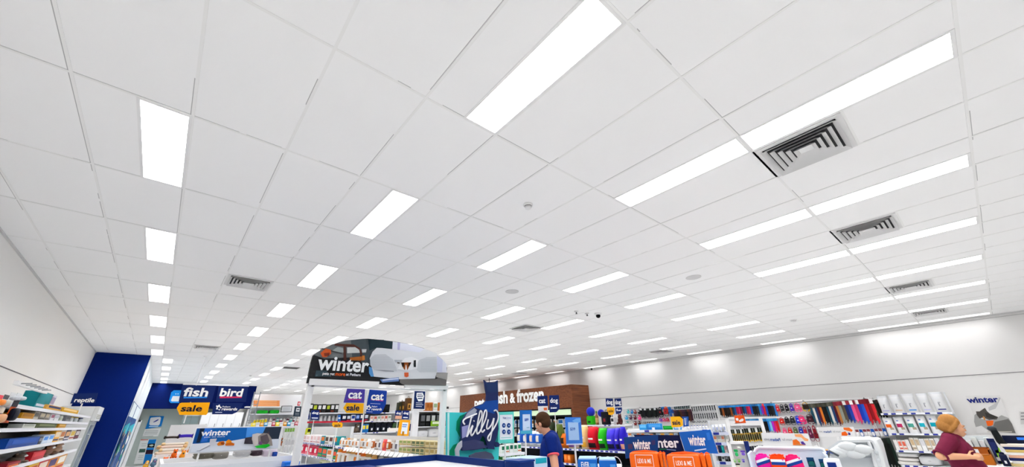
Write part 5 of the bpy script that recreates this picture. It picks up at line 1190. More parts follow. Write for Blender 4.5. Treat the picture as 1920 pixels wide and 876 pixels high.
# cat and dog pair by the man's head
D4 = local_frame(1030, 6.6)
small_sign4 = lambda pts, lab, col, words=(), art=(), st=.0: board(D4, pts, 'aisle_sign', lab, 'sign', M(col), .012, art=art, texts=words, stem=st, sr=.006)
small_sign4(PS((465, 78), (578, 72), (585, 188), (470, 190)), 'navy cat sign on a pole above the man', '#162a66', [('cat', 1010.5, 1022.5, 748, 756.5, '#f2f2f4', dict(bold=.027))])
small_sign4(PS((470, 192), (583, 190), (586, 262), (478, 264)), 'white tag with an orange patch under the cat sign', '#e4e4e4', [], [(M('#e8703a'), PS((535, 210), (574, 206), (576, 236), (540, 238)))], None)
small_sign4(PS((598, 70), (708, 66), (712, 188), (600, 190)), 'navy dog sign on a pole beside the cat sign', '#162a66', [('dog', 1031.5, 1046, 746.5, 758.5, '#f2f2f4', dict(bold=.027))])
small_sign4(PS((600, 192), (716, 188), (712, 225), (680, 258), (603, 262)), 'navy rewards tag under the dog sign', '#162a66', [], [(M('#e8ecf4'), PS((615, 205), (630, 203), (630, 222), (616, 222))), (M('#e8ecf4'), PS((634, 206), (684, 204), (682, 218), (634, 220)))], None)
# ================================================================== boxed pads, winter signs and orange bags in front
E1 = local_frame(1125, 4.7)
for i, (ul, ur, vt, lab) in enumerate([(1086, 1123, 862, 'blue lettered carton, nearer the man'), (1126, 1160, 864, 'blue lettered carton beside the winter signs')]):
    base, w, h = E1.rect(ul, ur, vt, 900)
    r = thing('pad_carton', lab, 'box', base, E1.rz, 'blue lettered cartons')
    MB().box(-w/2, w/2, 0, .3, 0, h, M('#1d63bc', .4), .008).build('body', r)
    MB().box(-w/2+.01, w/2-.01, .01, .29, h, h+.012, M('#a9cdea', .4)).build('lid', r)
    MB().box(w*.12, w*.42, -.003, 0, h*.05, h*.8, M('#4a94d8')).build('printed_panel', r)
    z1 = E1.zat(base, 866.5); z2 = E1.zat(base, 877)
    if i == 0: text(r, 'EVER', -w*.12, z2-base.z, z1-z2, M('#eef2f8'), -.004, w*.42, bold=.012)
ep = thing('display_plinth', 'white plinth under the blue lettered cartons', 'plinth', E1.w(E1.a(1125, 880), 0), E1.rz)
zb_ = min(E1.rect(1086, 1123, 862, 900)[0].z, E1.rect(1126, 1160, 864, 900)[0].z)
MB().box(-.3, .2, -.03, .32, 0, zb_-.002, WHITE, .01).build('block', ep)
E0 = local_frame(1150, 5.3)
wr = thing('wire_basket', 'white wire basket with looped rim left of the winter signs', 'basket', E0.w(E0.a(1155, 865), 0), E0.rz)
zr = E0.at(1155, 862).z; b = MB()
for k in range(3): b.tube([(-.18+k*.09+.06*math.cos(a), 0, zr-.06+.09*math.sin(a)) for a in [j*PI/8 for j in range(9)]], .005, WHITE, 5)
b.build('rim_loop', wr); MB().box(-.24, .06, 0, .3, 0, zr-.07, WHITE, .01).build('tub', wr)
E2 = local_frame(1260, 5.0)
cw = lambda x, y: (1160+x/6.444, 740+y/6.44)
PW = lambda *ps: [cw(*p) for p in ps]
zs2 = E2.at(1250, 862).z
wb = thing('display_bin', 'white bin holding the orange bags and winter signs', 'bin', E2.w(E2.a(1262, 870), 0), E2.rz)
a0, a1 = E2.a(1182, 870)-E2.a(1262, 870), E2.a(1352, 870)-E2.a(1262, 870); zf = E2.at(1262, 905).z
MB().box(a0, a1, -.45, .55, 0, zf-.02, WHITE, .01).build('body', wb)
MB().box(a0, a1, .5, .55, zf-.02, zs2-.25, M('#dfe3e8', .3)).build('rear_wall', wb)
MB().box(a1-.03, a1, -.45, .5, zf-.02, zs2-.3, M('#dfe3e8', .3)).build('end_wall', wb)
board(E2.off(.16), PW((180, 485), (735, 492), (800, 700), (790, 790), (250, 790), (240, 600)), 'winter_sign', 'dark navy winter sign half hidden behind the blue winter sign', 'sign', M('#141d44'), .012, texts=[('winter', 1209, 1273, 822, 840, '#eef0f4', dict(bold=.027))], art=[(M('#1f7a4a'), PW((490, 656), (575, 655), (578, 664), (490, 668))), (M('#7f9ac8'), PW((580, 660), (690, 668), (692, 678), (580, 668)))], stem=zf-.0)
board(local_frame(1205, 5.02, .12), PW((62, 518), (475, 490), (478, 740), (200, 760), (85, 776)), 'winter_sign', 'blue winter sign, first of the three, tilted upward', 'sign', M('#17407f'), .012, texts=[('winter', 1187, 1220, 824, 843, '#f2f4f8', dict(bold=.027))], art=[(M('#4a3a5c'), PW((110, 600), (165, 595), (168, 655), (115, 660))), (M('#3a3a6a'), PW((395, 555), (440, 548), (442, 605), (398, 612)))], stem=zf-.0)
board(local_frame(1308, 5.0, -.1), [(1272.6, 810.6), (1332, 805.8), (1346.8, 851), (1330, 850.5), (1285.8, 851)], 'winter_sign', 'bright blue winter sign standing over the second orange bag pile', 'sign', M('#1f62c0'), .012, texts=[('winter', 1291, 1323, 815.5, 836, '#f2f4f8', dict(bold=.027))], art=[(M('#cfe0f6'), [(1302, 844), (1324, 841), (1324.4, 843), (1302.4, 846.5)]), (M('#2f74d2'), [(1324, 812), (1330, 811), (1333, 825), (1327, 826)])], stem=zf-.0)
OR = M('#e8641a', .45); OR2 = M('#d95510', .45)
E3 = E2.off(-.42)
def orange_bag(ul, ur, vt, lab, word=True, dz=0, fr=E3):
    base, w, h = fr.rect(ul, ur, vt, 905); base = Vector((base.x, base.y, zf)); h = fr.zat(base, vt)-zf
    r = thing('orange_bag', lab, 'bag', base, fr.rz, 'orange puppy pad bags')
    MB().box(-w/2, w/2, 0, .13, 0, h, OR, .035).build('body', r)
    MB().tube([(-w*.4, .065, h-.006), (0, .065, h+.006), (w*.4, .065, h-.006)], .012, OR2, 6).build('top_seam', r)
    if word:
        z1 = fr.zat(base, vt+11.5)-zf; z2 = fr.zat(base, vt+20)-zf
        text(r, 'LEXI & ME', 0, z2, z1-z2, M('#f6efe8'), -.004, w*.46, bold=.01)
        b = MB(); t = .004; W = w*.3; za, zb2 = z1+.03, z2-.03
        b.box(-W, W, -.003, 0, za, za+t, CARD).box(-W, W, -.003, 0, zb2-t, zb2, CARD).box(-W, -W+t, -.003, 0, zb2, za, CARD).box(W-t, W, -.003, 0, zb2, za, CARD)
        b.build('printed_border', r)
orange_bag(1186, 1243, 849, 'big orange lettered bag, front of the first pile')
orange_bag(1257, 1322, 853, 'big orange lettered bag, front of the second pile')
for i, (ul, ur, vt, lab) in enumerate([(1244.5, 1250, 850, 'orange bag edge on, first beside the first lettered bag'), (1251, 1256, 851, 'orange bag edge on, second beside the first lettered bag'), (1323, 1332, 853, 'orange bag edge on, first after the second lettered bag'), (1333, 1343, 852, 'orange bag edge on, last in the bin')]):
    orange_bag(ul, ur, vt, lab, False)
for i, (ul, ur, vt) in enumerate([(1190, 1246, 848), (1262, 1330, 851)]):
    orange_bag(ul, ur, vt, ['orange bag standing behind the first lettered bag', 'orange bag standing behind the second lettered bag'][i], False, fr=E3.off(.15))
# ================================================================== middle gondola behind the winter signs
F1 = local_frame(1235, 8.2)
zF = zz(F1, (1235, 806.5), (1235, 818))
gondola('white middle gondola behind the winter signs', F1, F1.a(1174, 806), F1.a(1332, 803), [zF[0], zF[1]-.02, .7], .5, zF[0]+.02, tk=.1)
put(F1, 'carton', 1199, 1213, 795, 805, ['#3aa0e0', '#6fc0f0', '#2a88cc'], 'blue_pack', 'sky blue pack at the start of the middle gondola', 'pack', d=.2, back=.05)
put(F1, 'carton', 1213.5, 1243, 793.5, 805, ['#2f8ad6', '#52a8e8', '#2478c2'], 'blue_pack', 'long blue pack behind the winter signs', 'pack', d=.2, back=.1)
put(F1, 'carton', 1244, 1262, 799, 806, ['#179a34', '#27b84a', '#117a28'], 'green_pack', 'flat green pack beside the long blue pack', 'pack', d=.2, back=.05)
put(F1, 'carton', 1264, 1279, 802, 807, ['#3f9ae0', '#cfe4f6', '#3388cc'], 'blue_pack', 'small blue pack under the yellow sale sign', 'pack', d=.15, back=.05)
put(F1, 'jar', 1222, 1229, 800, 806, ['#e8eef4', '#2f6ac0'], 'small_jar', 'small white jar between the blue and green packs', 'jar', d=.12, back=-.0)
row(F1, 'carton', (1177, 809, 817.5), (1226, 810, 817.5), 6, [['#e6e6e6', '#e08a4a', '#d0d4d8'], ['#d9e2e8', '#b9c4cc', '#e8e8e8'], ['#ececec', '#d9743a', '#c9ced4']], 'treat_pack', ['white and orange pack', 'pale grey pack', 'white and rust pack'], 'on the second shelf of the middle gondola', 'pack', 'packs on the second shelf of the middle gondola', d=.2, back=.04)
row(F1, 'carton', (1230, 810, 818), (1272, 810, 818), 5, [['#e4e7ea', '#8fa4c0', '#d0d8e0'], ['#ecd9a8', '#f0a83a', '#e8e0cc']], 'treat_pack', ['white and blue pack', 'cream and amber pack'], 'on the second shelf behind the dark winter sign', 'pack', 'packs on the second shelf of the middle gondola', d=.2, back=.04)
row(F1, 'bottle', (1284, 797, 804), (1328, 795, 803), 8, [['#e4e6ea', '#3a4aa0', '#c9cede'], ['#ebebee', '#5a6ab4', '#d8d8e2']], 'small_bottle', 'small white bottle with blue cap', 'on the middle gondola', 'bottle', 'small bottles on the middle gondola', d=.12, back=.1)
F2 = local_frame(1270, 8.0)
board(F2, PW((625, 268), (738, 265), (772, 295), (778, 372), (745, 392), (640, 396)), 'aisle_sign', 'yellow sale sign over the middle gondola', 'sign', M('#f4b21e'), .012, texts=[('sale', 1260.5, 1275.5, 788, 797, '#1c2440', dict(bold=.025))], stem=0)
board(F2, PW((762, 268), (842, 266), (846, 382), (782, 390), (782, 295)), 'aisle_sign', 'navy side sign tucked behind the yellow sale sign', 'sign', M('#1c4a9c'), .012, art=[(M('#dfe6f2'), PW((795, 285), (805, 284), (812, 370), (800, 372))), (M('#7fa0d8'), PW((815, 282), (822, 281), (830, 366), (822, 368)))], stem=0)
# ================================================================== right wall: leads, collars and toys on white panels
RW = FX(13.52)
PN = M('#d9dadb', .6)
def wall_panel(u0, u1, label, rails, zlow=.25):
    a0, a1 = RW.a(u0, 780), RW.a(u1, 780)
    r = thing('display_panel_unit', label, 'shelving', RW.w((a0+a1)/2, 0), RW.rz, 'white hanging-goods units on the right wall'); W = (a1-a0)/2-.004
    MB().box(-W, W, .1, .14, 0, EYE+.325, PN).build('backboard', r)
    MB().box(-W, W, .14, .6, 0, .12, WHITE).build('plinth', r)
    MB().box(-W, W, .06, .1, EYE+.3, EYE+.345, WHITE).build('top_rail', r)
    for s in (-1, 1):
        x0, x1 = sorted((s*W, s*(W-.025))); MB().box(x0, x1, .06, .1, 0, EYE+.32, WHITE).build('upright', r)
    for u, v in rails:
        z = RW.at(u, v).z+.012
        MB().box(-W+.03, W-.03, .07, .1, z-.012, z+.012, WHITE).build('hook_rail', r)
    return r
wall_panel(1166, 1201, 'white wall unit of plush toys beside the timber surround', [(1185, 767), (1185, 778), (1185, 789)])
wall_panel(1201, 1233, 'white wall unit of black leads right of the plush toys', [(1215, 766), (1215, 789)])
wall_panel(1233, 1296, 'white wall unit of dark leads above the sale sign', [(1265, 763), (1240, 784)])
wall_panel(1296, 1345, 'white wall unit of white tag packs', [(1320, 762), (1320, 776)])
wall_panel(1345, 1452, 'long white wall unit of leads with blue headers', [(1400, 760), (1420, 785)])
wall_panel(1452, 1514, 'white wall unit of coloured harnesses', [(1480, 758), (1487, 780), (1495, 800)])
wall_panel(1514, 1632, 'long white wall unit of dangling leads', [(1570, 755), (1620, 806)])
wall_panel(1632, 1649, 'narrow white wall unit of black leads beside the food bags', [(1640, 750)])
def H(*a, **k): return hang(RW, *a, peg=.08, **k)
H('toy', (1177, 767, 776), (1184, 767, 776), 2, [['#2fa9b0', '#58c4c8'], ['#1f5fa8', '#3a8fd0']], 'hanging_plush', ['teal plush', 'blue plush'], 'on the top hooks by the timber surround', 'toy', 'plush toys on the right wall')
H('toy', (1190, 767, 777), (1198, 767, 777), 2, [['#7a3a3a', '#944a48'], ['#16171a', '#2a2c30']], 'hanging_plush', ['maroon plush', 'black plush'], 'on the top hooks after the blue plush', 'toy', 'plush toys on the right wall')
H('toy', (1174, 778, 788), (1198, 777, 788), 4, [['#1f8fc8', '#4ab4e0'], ['#4a2c44', '#6a3c58'], ['#7a2f3a', '#5a222c'], ['#e23a78', '#f0589a']], 'hanging_plush', ['bright blue plush', 'plum plush', 'maroon plush', 'pink plush'], 'on the middle hooks by the timber surround', 'toy', 'plush toys on the right wall')
H('toy', (1176, 789, 798), (1198, 788, 798), 4, [['#2a9a94', '#c9c4b8'], ['#d8d4cc', '#8a8f94'], ['#6a2a2a', '#842f30'], ['#3a1c20', '#54282c']], 'hanging_plush', ['teal plush', 'pale grey plush', 'brick plush', 'dark plush'], 'on the low hooks by the timber surround', 'toy', 'plush toys on the right wall')
BKL = [['#17191c', '#d8dadc'], ['#1c1f22', '#2c3034'], ['#14171a', '#e0e2e2'], ['#24282a', '#8c9094']]
H('leash', (1202, 766, 785), (1210, 766, 785), 3, BKL, 'dog_lead', 'slim black lead', 'in the group of three right of the plush toys', 'lead', 'black leads on the right wall')
H('leash', (1213, 766, 785), (1231, 765, 785), 7, [['#171a1c', '#23282a'], ['#1f2622', '#2c342e'], ['#141618', '#d2d4d6']], 'dog_lead', 'thick black lead', 'in the group of seven right of the plush toys', 'lead', 'black leads on the right wall')
H('collar', (1205, 789, 797), (1230, 788, 797), 8, [['#1a1c1f'], ['#2a2c2f'], ['#3a3d42']], 'dog_collar', 'black collar', 'under the black leads', 'collar', 'black collars under the black leads')
H('harness', (1237, 764, 782), (1247, 763, 781), 2, [['#1c1a20', '#2a2730', '#b02c30'], ['#a8262a', '#2a2430', '#22242a']], 'dog_harness', ['black harness', 'red and black harness'], 'above the sale sign', 'harness', 'harnesses above the sale sign')
H('leash', (1243, 763, 770), (1254, 763, 778), 3, [['#2a74c0', '#3f8fd8'], ['#d84a2a', '#e8703a'], ['#1f5c94', '#2a74b0']], 'dog_lead', ['blue lead', 'orange lead', 'deep blue lead'], 'beside the red and black harness', 'lead', 'short leads beside the harness')
H('harness', (1238, 784, 791), (1251, 783, 791), 3, [['#7a2a9a', '#9a3ab8'], ['#d02a6a', '#e04a86'], ['#b01c34', '#c82c44']], 'dog_harness', ['violet harness', 'pink harness', 'crimson harness'], 'in the low row above the sale sign', 'harness', 'small harnesses above the sale sign')
H('pack', (1265, 763, 768), (1291, 761, 767), 8, [['#20343a', '#3a4c50', '#5a6a6c'], ['#2c4044', '#223034', '#c9d0d0']], 'clip_pack', 'dark clip pack', 'on the top hooks over the brown leads', 'pack', 'clip packs over the brown leads')
H('leash', (1256, 769, 783), (1260, 768, 776), 2, [['#1f4a94', '#2a5cb0']], 'dog_lead', 'blue slip lead', 'left of the brown leads', 'lead', 'blue slip leads')
H('leash', (1264, 769, 786), (1294, 767, 793), 9, [['#3a2430', '#4a2f3c'], ['#2c1f2a', '#3f2c38'], ['#171519', '#2a2629'], ['#4a2c22', '#5c382c']], 'dog_lead', ['plum lead', 'dark brown lead', 'black lead', 'brown lead'], 'above the yellow sale sign', 'lead', 'brown and black leads above the sale sign')
TG = [['#2c2f34', '#3a3d42', '#4a4d52'], ['#3c3f44', '#2a2d31', '#9a9da2']]
H('pack', (1297, 763, 772), (1339, 760, 770), 11, TG, 'name_tag_pack', 'grey tag pack', 'on the upper row of white packs', 'pack', 'tag packs on the upper row', fill=.5)
H('pack', (1301, 776, 786), (1342, 774, 785), 11, TG, 'name_tag_pack', 'grey tag pack', 'on the lower row of white packs', 'pack', 'tag packs on the lower row', fill=.5)
H('collar', (1300, 789, 793), (1343, 787, 792), 9, [['#4a4d52', '#d8dadc'], ['#7a7d82', '#e0e2e4']], 'small_collar', 'small grey collar', 'below the tag packs', 'collar', 'small collars below the tag packs')
H('leash', (1349, 761, 782), (1368, 760, 783), 6, [['#241c18', '#2a6ab8'], ['#8a4a22', '#2a72c4'], ['#1c1614', '#3078c4'], ['#2c2420', '#2660a8']], 'dog_lead', ['black lead with blue header', 'brown lead with blue header', 'dark lead with blue header', 'charcoal lead with blue header'], 'after the tag packs', 'lead', 'dark leads with blue headers')
H('leash', (1372, 760, 779), (1402, 758, 779), 9, [['#16324a', '#2a86c8'], ['#1c4f8a', '#2f8ed0'], ['#a81c3c', '#2a80c4'], ['#c8285a', '#2f86c8'], ['#7a1c34', '#2878b8']], 'dog_lead', ['navy lead', 'blue lead', 'crimson lead', 'pink lead', 'wine lead'], 'behind the orange bone sign', 'lead', 'bright leads with blue headers')
H('leash', (1406, 758, 779), (1450, 756, 782), 12, [['#1c50b4', '#2a7ac0'], ['#1a1a1e', '#2a6aa8'], ['#17181b', '#225c94'], ['#2a2c30', '#2f78b0'], ['#2a7ac4', '#49a0dc'], ['#7a2aa8', '#2f7ab0'], ['#c82430', '#d83c48']], 'dog_lead', ['blue lead', 'black lead', 'jet lead', 'charcoal lead', 'sky lead', 'violet lead', 'red lead'], 'right of the orange bone sign', 'lead', 'leads right of the orange bone sign')
rb = thing('header_rail', 'white rail between the two rows of blue headed leads', 'rail', RW.w(RW.a(1425, 783), RW.at(1425, 783).z), RW.rz)
MB().box(-.9, .85, .0, .06, -.03, .02, WHITE).build('bar', rb)
H('leash', (1400, 786, 806), (1434, 785, 812), 10, [['#15171c', '#2a7ab4'], ['#101216', '#2468a0'], ['#1c1f26', '#3a90c8'], ['#1f2a3a', '#2f84c0']], 'dog_lead', 'wide black lead with blue header', 'second row by the bone sign', 'lead', 'black leads in the second row')
H('leash', (1437, 785, 812), (1454, 784, 813), 5, [['#2478c8', '#3a94d8'], ['#7ac0e4', '#3a9ad0'], ['#a82ab4', '#3a8ac4'], ['#d8285a', '#2f80bc'], ['#c8261f', '#2f86c0']], 'dog_lead', ['blue lead', 'pale blue lead', 'magenta lead', 'crimson lead', 'red lead'], 'at the end of the second row', 'lead', 'bright leads at the end of the second row')
for (u0, v0, w0, u1, v1, w1, pal, ds, wh) in [
 (1456, 759, 775, 1482, 757, 774, [['#c8242c', '#d83a40', '#e0c8c8'], ['#2c2c30', '#4a4c50', '#8a8c90'], ['#1a1a1e', '#2c2c30', '#c9b9d0'], ['#4a2a9a', '#5c3ab0', '#d8d4e4']], ['red harness', 'charcoal harness', 'black harness', 'violet harness'], 'on the top harness row'),
 (1493, 756, 772, 1508, 755, 771, [['#e0568a', '#f07aa4', '#f4d4e0'], ['#2a2018', '#c9a02a', '#1a1612']], ['pink harness', 'black and gold harness'], 'alone on the top harness row'),
 (1464, 783, 798, 1494, 780, 798, [['#d0261c', '#e04030', '#f0d0c8'], ['#18181c', '#26262c', '#3a3a40'], ['#20242c', '#1c1e24', '#5a5c64'], ['#1a34c4', '#2a48d8', '#e4e8f4']], ['red harness', 'black harness', 'charcoal harness', 'royal blue harness'], 'on the middle harness row'),
 (1501, 779, 796, 1516, 777, 796, [['#e02c6a', '#f04c88', '#f4c4d4'], ['#3a1c24', '#5a2c38', '#8a4a58']], ['hot pink harness', 'dark wine harness'], 'alone on the middle harness row'),
 (1470, 803, 818, 1500, 801, 818, [['#e8487a', '#f06a94', '#f4d0dc'], ['#c82024', '#d83a3c', '#ecc4c0'], ['#4a5a2c', '#5f7038', '#c9d0b4'], ['#1c2c9a', '#2a3cb0', '#d0d4e8']], ['pink harness', 'red harness', 'olive harness', 'deep blue harness'], 'on the lowest harness row'),
 (1507, 800, 828, 1524, 798, 830, [['#a8203c', '#c03450', '#d8a0ac'], ['#5a1c3a', '#7a2c50', '#c48aa4'], ['#7a1422', '#941c2c', '#2c1a1c']], ['crimson harness', 'plum harness', 'wine harness'], 'beside the long dangling leads')]:
    n = len(pal); H('harness', (u0, v0, w0), (u1, v1, w1), n, pal, 'dog_harness', ds, wh, 'harness', 'coloured harnesses on the right wall')
H('leash', (1517, 757, 800), (1560, 753, 798), 11, [['#1f4a5c', '#3a3c34'], ['#d8d4cc', '#5a5a50'], ['#24406a', '#4a4a40'], ['#5a1c28', '#3c3a30'], ['#d8762a', '#4a463a'], ['#16181a', '#3a3a34'], ['#101214', '#44443a']], 'long_lead', ['teal long lead', 'white long lead', 'navy long lead', 'wine long lead', 'orange long lead', 'black long lead', 'jet long lead'], 'above the white banner', 'lead', 'long leads above the white banner')
H('leash', (1564, 753, 796), (1630, 747, 796), 12, [['#b8743a', '#7a2430'], ['#8a8f84', '#8a2c34'], ['#5a4f40', '#7a1f2c'], ['#1c2c6a', '#e4e2e0'], ['#2440a4', '#8a2a34'], ['#e85a8c', '#e8e4e4'], ['#c83a6a', '#7a2430'], ['#1a3ab0', '#e6e4e4'], ['#2a56c8', '#84242e'], ['#b81c28', '#7a1c26'], ['#8a161f', '#6a1820'], ['#e02c34', '#e8e2e2']], 'long_lead', ['tan long lead', 'sage long lead', 'khaki long lead', 'navy long lead', 'blue long lead', 'pink long lead', 'rose long lead', 'royal blue long lead', 'bright blue long lead', 'red long lead', 'dark red long lead', 'scarlet long lead'], 'under the maroon headers', 'lead', 'long leads under the maroon headers')
H('leash', (1634, 751, 786), (1648, 748, 788), 4, [['#5a4a34', '#3a2c24'], ['#1a1c1a', '#2c2a28'], ['#141614', '#3a2a26'], ['#101210', '#1c1e1c']], 'long_lead', ['khaki long lead', 'black long lead', 'jet long lead', 'deep black long lead'], 'beside the white food bags', 'lead', 'black long leads beside the food bags')
H('pack', (1606, 806, 820), (1664, 803, 818), 9, [['#8a4a50', '#e2e2e4', '#eeeeee'], ['#1f4fa4', '#e4e4e8', '#2a5cb4'], ['#7a3a44', '#dcdce0', '#ececec']], 'lead_card', ['white lead card', 'blue lead card', 'pale lead card'], 'in the row under the long leads', 'pack', 'lead cards under the long leads')
LR = RW.off(-.05)
hang(LR, 'leash', (1618, 823, 872), (1640, 821, 874), 4, [['#7a1420', '#7a1c44'], ['#8a1a26', '#84203c'], ['#a02030', '#8a2440'], ['#64101a', '#6a1a30']], 'long_lead', 'wine red long lead', 'hanging behind the white crate', 'lead', 'wine red leads behind the white crate')
hang(LR, 'leash', (1643, 822, 880), (1664, 820, 882), 5, [['#1a2a24', '#22302a'], ['#12161a', '#1f2428'], ['#171a17', '#242824'], ['#0f1110', '#1c1e1d']], 'long_lead', 'wide black long lead', 'hanging right of the wine red leads', 'lead', 'black leads right of the wine red leads')
# ------------------------------------------------------------------ white food bags on the right wall
FS = FX(13.25)
zF4 = zz(FS, (1720, 774), (1712, 813), (1725, 846), (1730, 874))
gondola('white shelving of white food bags behind the woman in maroon', FS, FS.a(1650, 773), FS.a(1784, 770), zF4, .6, zF4[0]+.42, tk=.8, ticket=M('#2b3590'))
def vet_bag(ul, ur, vt, vb, band, lab, dog=True):
    base, w, h = FS.off(.03).rect(ul, ur, vt, vb); base, h, d = snap_to_shelf(base, FS, h, .2)
    o = pouch(w, h, d, M('#cfd0d2', .4), [(.9, 1, M('#c4c6ca', .4))], [(-.5, .5, .1, .18, M(band)), (-.3, .1, .3, .42, M('#8e9096')), (-.1, .25, .42, .52, M('#a3a5ab')), (-.75, .75, .66, .72, M('#cfd1d5'))], 10, 18).build('food_bag', None, base, FS.rz)
    tag(o, lab, 'bag', 'big white food bags on the top shelf')
for i, (ul, ur, vt, band, w_) in enumerate([(1653, 1673, 742, '#a8a4d0', 'lilac'), (1676, 1698, 739, '#c9a98a', 'tan'), (1701, 1725, 737, '#2f86d8', 'sky blue'), (1729, 1751, 736, '#b9b9dc', 'pale lilac'), (1755, 1781, 733, '#3a3a8a', 'indigo')]):
    vet_bag(ul, ur, vt, 774-i*.8, band, f'big white food bag with a {w_} band on the top shelf')
for i, (ul, ur, vt, c, w_) in enumerate([(1664, 1682, 784, '#e8641f', 'orange'), (1685, 1703, 782, '#b02a5c', 'magenta'), (1706, 1725, 781, '#4a9a8c', 'sage green'), (1728, 1746, 779, '#20a8bc', 'turquoise'), (1749, 1768, 776, '#0fa0b4', 'deep turquoise')]):
    base, w, h = FS.off(.03).rect(ul, ur, vt, 813); base, h, d = snap_to_shelf(base, FS, h, .16)
    o = pouch(w, h, d, M('#e2e2e3', .4), [(.93, 1, M('#c9cbce'))], [(-.75, .6, .38, .6, M(c)), (.1, .7, .2, .34, M('#a89a86')), (-.6, -.1, .72, .78, M('#6a78b4'))], 8, 14).build('food_pouch', None, base, FS.rz)
    tag(o, f'white food pouch with a {w_} patch on the second shelf', 'bag', 'white food pouches on the second shelf')
row(FS, 'carton', (1682, 827, 846), (1712, 825, 846), 4, [['#e6e2e0', '#d8d4d2'], ['#e8e0dc', '#d2604a', '#c9503c'], ['#e4dcd6', '#cf5a44', '#d8806a']], 'supplement_box', ['plain white carton', 'white carton with red squares', 'white carton with coral squares'], 'on the third shelf behind the woman', 'box', 'small cartons on the third shelf', d=.2, back=.05)
row(FS, 'carton', (1713, 822, 846), (1770, 820, 845), 6, [['#e2ddd2', '#c2a884', '#a99a84'], ['#e6e4de', '#b9a68c'], ['#e4e4e4', '#cfcfd2']], 'supplement_box', ['cream carton', 'ivory carton', 'plain pale carton'], 'after the red squared cartons', 'box', 'pale cartons on the third shelf', d=.2, back=.05)
for i, (ul, ur, vt, vb, c, c1, lab) in enumerate([(1684, 1724, 850, 858, '#d8d8d8', '#c9c9ca', 'white folded bed, topmost of the orange edged stack'), (1684, 1724, 859, 866, '#dcd9d5', '#d8581c', 'white folded bed with an orange edge, middle of its stack'), (1684, 1726, 865.5, 873, '#d9d6d2', '#cf4f18', 'white folded bed with an orange edge, lowest of its stack'), (1727, 1768, 856, 874, '#cfd0d2', '#bdbec2', 'plump grey white cushion beside the folded bed stack')]):
    put(FS, 'cushion', ul, ur, vt, vb, [c, c1], 'folded_bed', lab, 'bed', d=.45, back=.05, snap=False)
# ------------------------------------------------------------------ winter poster on the right wall
WP = FX(XR-.02)
c8 = lambda x, y: (1730+x/5.616, 720+y/5.615)
P8 = lambda *ps: [c8(*p) for p in ps]
board(WP, P8((450, 125), (815, 120), (905, 345), (985, 522), (560, 522), (540, 340)), 'winter_poster', 'white winter poster of a grey cat on the right wall', 'poster', M('#dddcdb', .5), .012,
      art=[(M('#b9babc'), P8((690, 250), (790, 190), (800, 140), (822, 150), (770, 260), (700, 285))), (M('#a3a3a1'), P8((545, 330), (580, 300), (620, 370), (740, 385), (830, 330), (905, 360), (940, 420), (980, 520), (700, 500), (620, 440), (560, 455), (542, 400))), (M('#6e6d6a'), P8((760, 400), (900, 370), (940, 420), (980, 520), (720, 505))), (M('#54504c'), P8((560, 290), (600, 290), (655, 252), (680, 290), (710, 315), (795, 350), (780, 375), (700, 380), (630, 355), (600, 365), (572, 330))), (M('#3c3a38'), P8((655, 300), (720, 320), (790, 352), (740, 372), (670, 350))), (M('#c98a4a'), P8((632, 340), (655, 350), (662, 385), (645, 380))), (M('#e8641f'), P8((665, 390), (745, 385), (742, 430), (705, 452), (680, 440))), (M('#c9c4bc'), P8((680, 498), (940, 500), (940, 510), (680, 508)))],
      texts=[('winter', 1812.5, 1872, 744.5, 755.5, '#222c7c', dict(bold=.03))])
board(WP, [(1911, 772), (1932, 771), (1936, 795), (1914, 796)], 'wall_notice', 'small white notice with grey lines beyond the cat poster', 'notice', M('#cfcecd'), .006, art=[(M('#6f7074'), [(1914, 774+k*6), (1930, 773.5+k*6), (1930, 775+k*6), (1914, 775.6+k*6)]) for k in range(3)])
# ================================================================== orange bone sign gondola
J1 = local_frame(1395, 6.6)
cb = lambda x, y: (1300+x/6.444, 740+y/6.44)
PB = lambda *ps: [cb(*p) for p in ps]
board(J1.off(.02), PB((493, 255), (612, 250), (636, 345), (510, 352)), 'bone_sign', 'orange sign with two white bones on the black brush rack', 'sign', M('#e2561a'), .012,
      art=[(M('#f2ece8'), PB((510, 290), (535, 283), (548, 300), (540, 318), (520, 315))), (M('#f2ece8'), PB((545, 315), (590, 290), (610, 300), (600, 322), (560, 332)))], stem=J1.at(1385, 808).z)
zJ = zz(J1, (1400, 797), (1400, 830), (1385, 834))
rk = thing('hook_rack', 'white hook rack of black brushes under the orange bone sign', 'rack', J1.w(J1.a(1398, 820), 0), J1.rz)
aL, aR = J1.a(1366, 800)-J1.a(1398, 820), J1.a(1430, 800)-J1.a(1398, 820)
MB().box(aL, aR, .05, .09, 0, zJ[0]+.05, M('#e2e4e6')).build('backboard', rk)
MB().box(aL-.02, aR+.02, .0, .25, 0, .1, WHITE).build('plinth', rk)
for s in (aL, aR): MB().box(s-.02, s+.02, .0, .09, 0, zJ[0]+.08, WHITE).build('upright', rk)
MB().box(aL, aR, .02, .05, zJ[0]-.01, zJ[0]+.03, WHITE).build('hook_rail', rk); MB().box(aL, aR, .02, .05, zJ[1]-.01, zJ[1]+.02, WHITE).build('hook_rail', rk)
BR = [['#1c241c', '#2a382a', '#d8a81f'], ['#20281f', '#1a201a', '#e0b42a'], ['#e2e4e0', '#202820', '#d8a41a']]
hang(J1, 'pack', (1371, 806, 829), (1392, 805, 829), 7, BR, 'brush_pack', 'black brush pack with yellow foot', 'in the bone sign rack\'s first cluster', 'pack', 'black brush packs on the bone sign rack')
hang(J1, 'pack', (1396, 804, 829), (1425, 802, 827), 8, BR, 'brush_pack', 'black brush pack with yellow foot', 'in the bone sign rack\'s second cluster', 'pack', 'black brush packs on the bone sign rack')
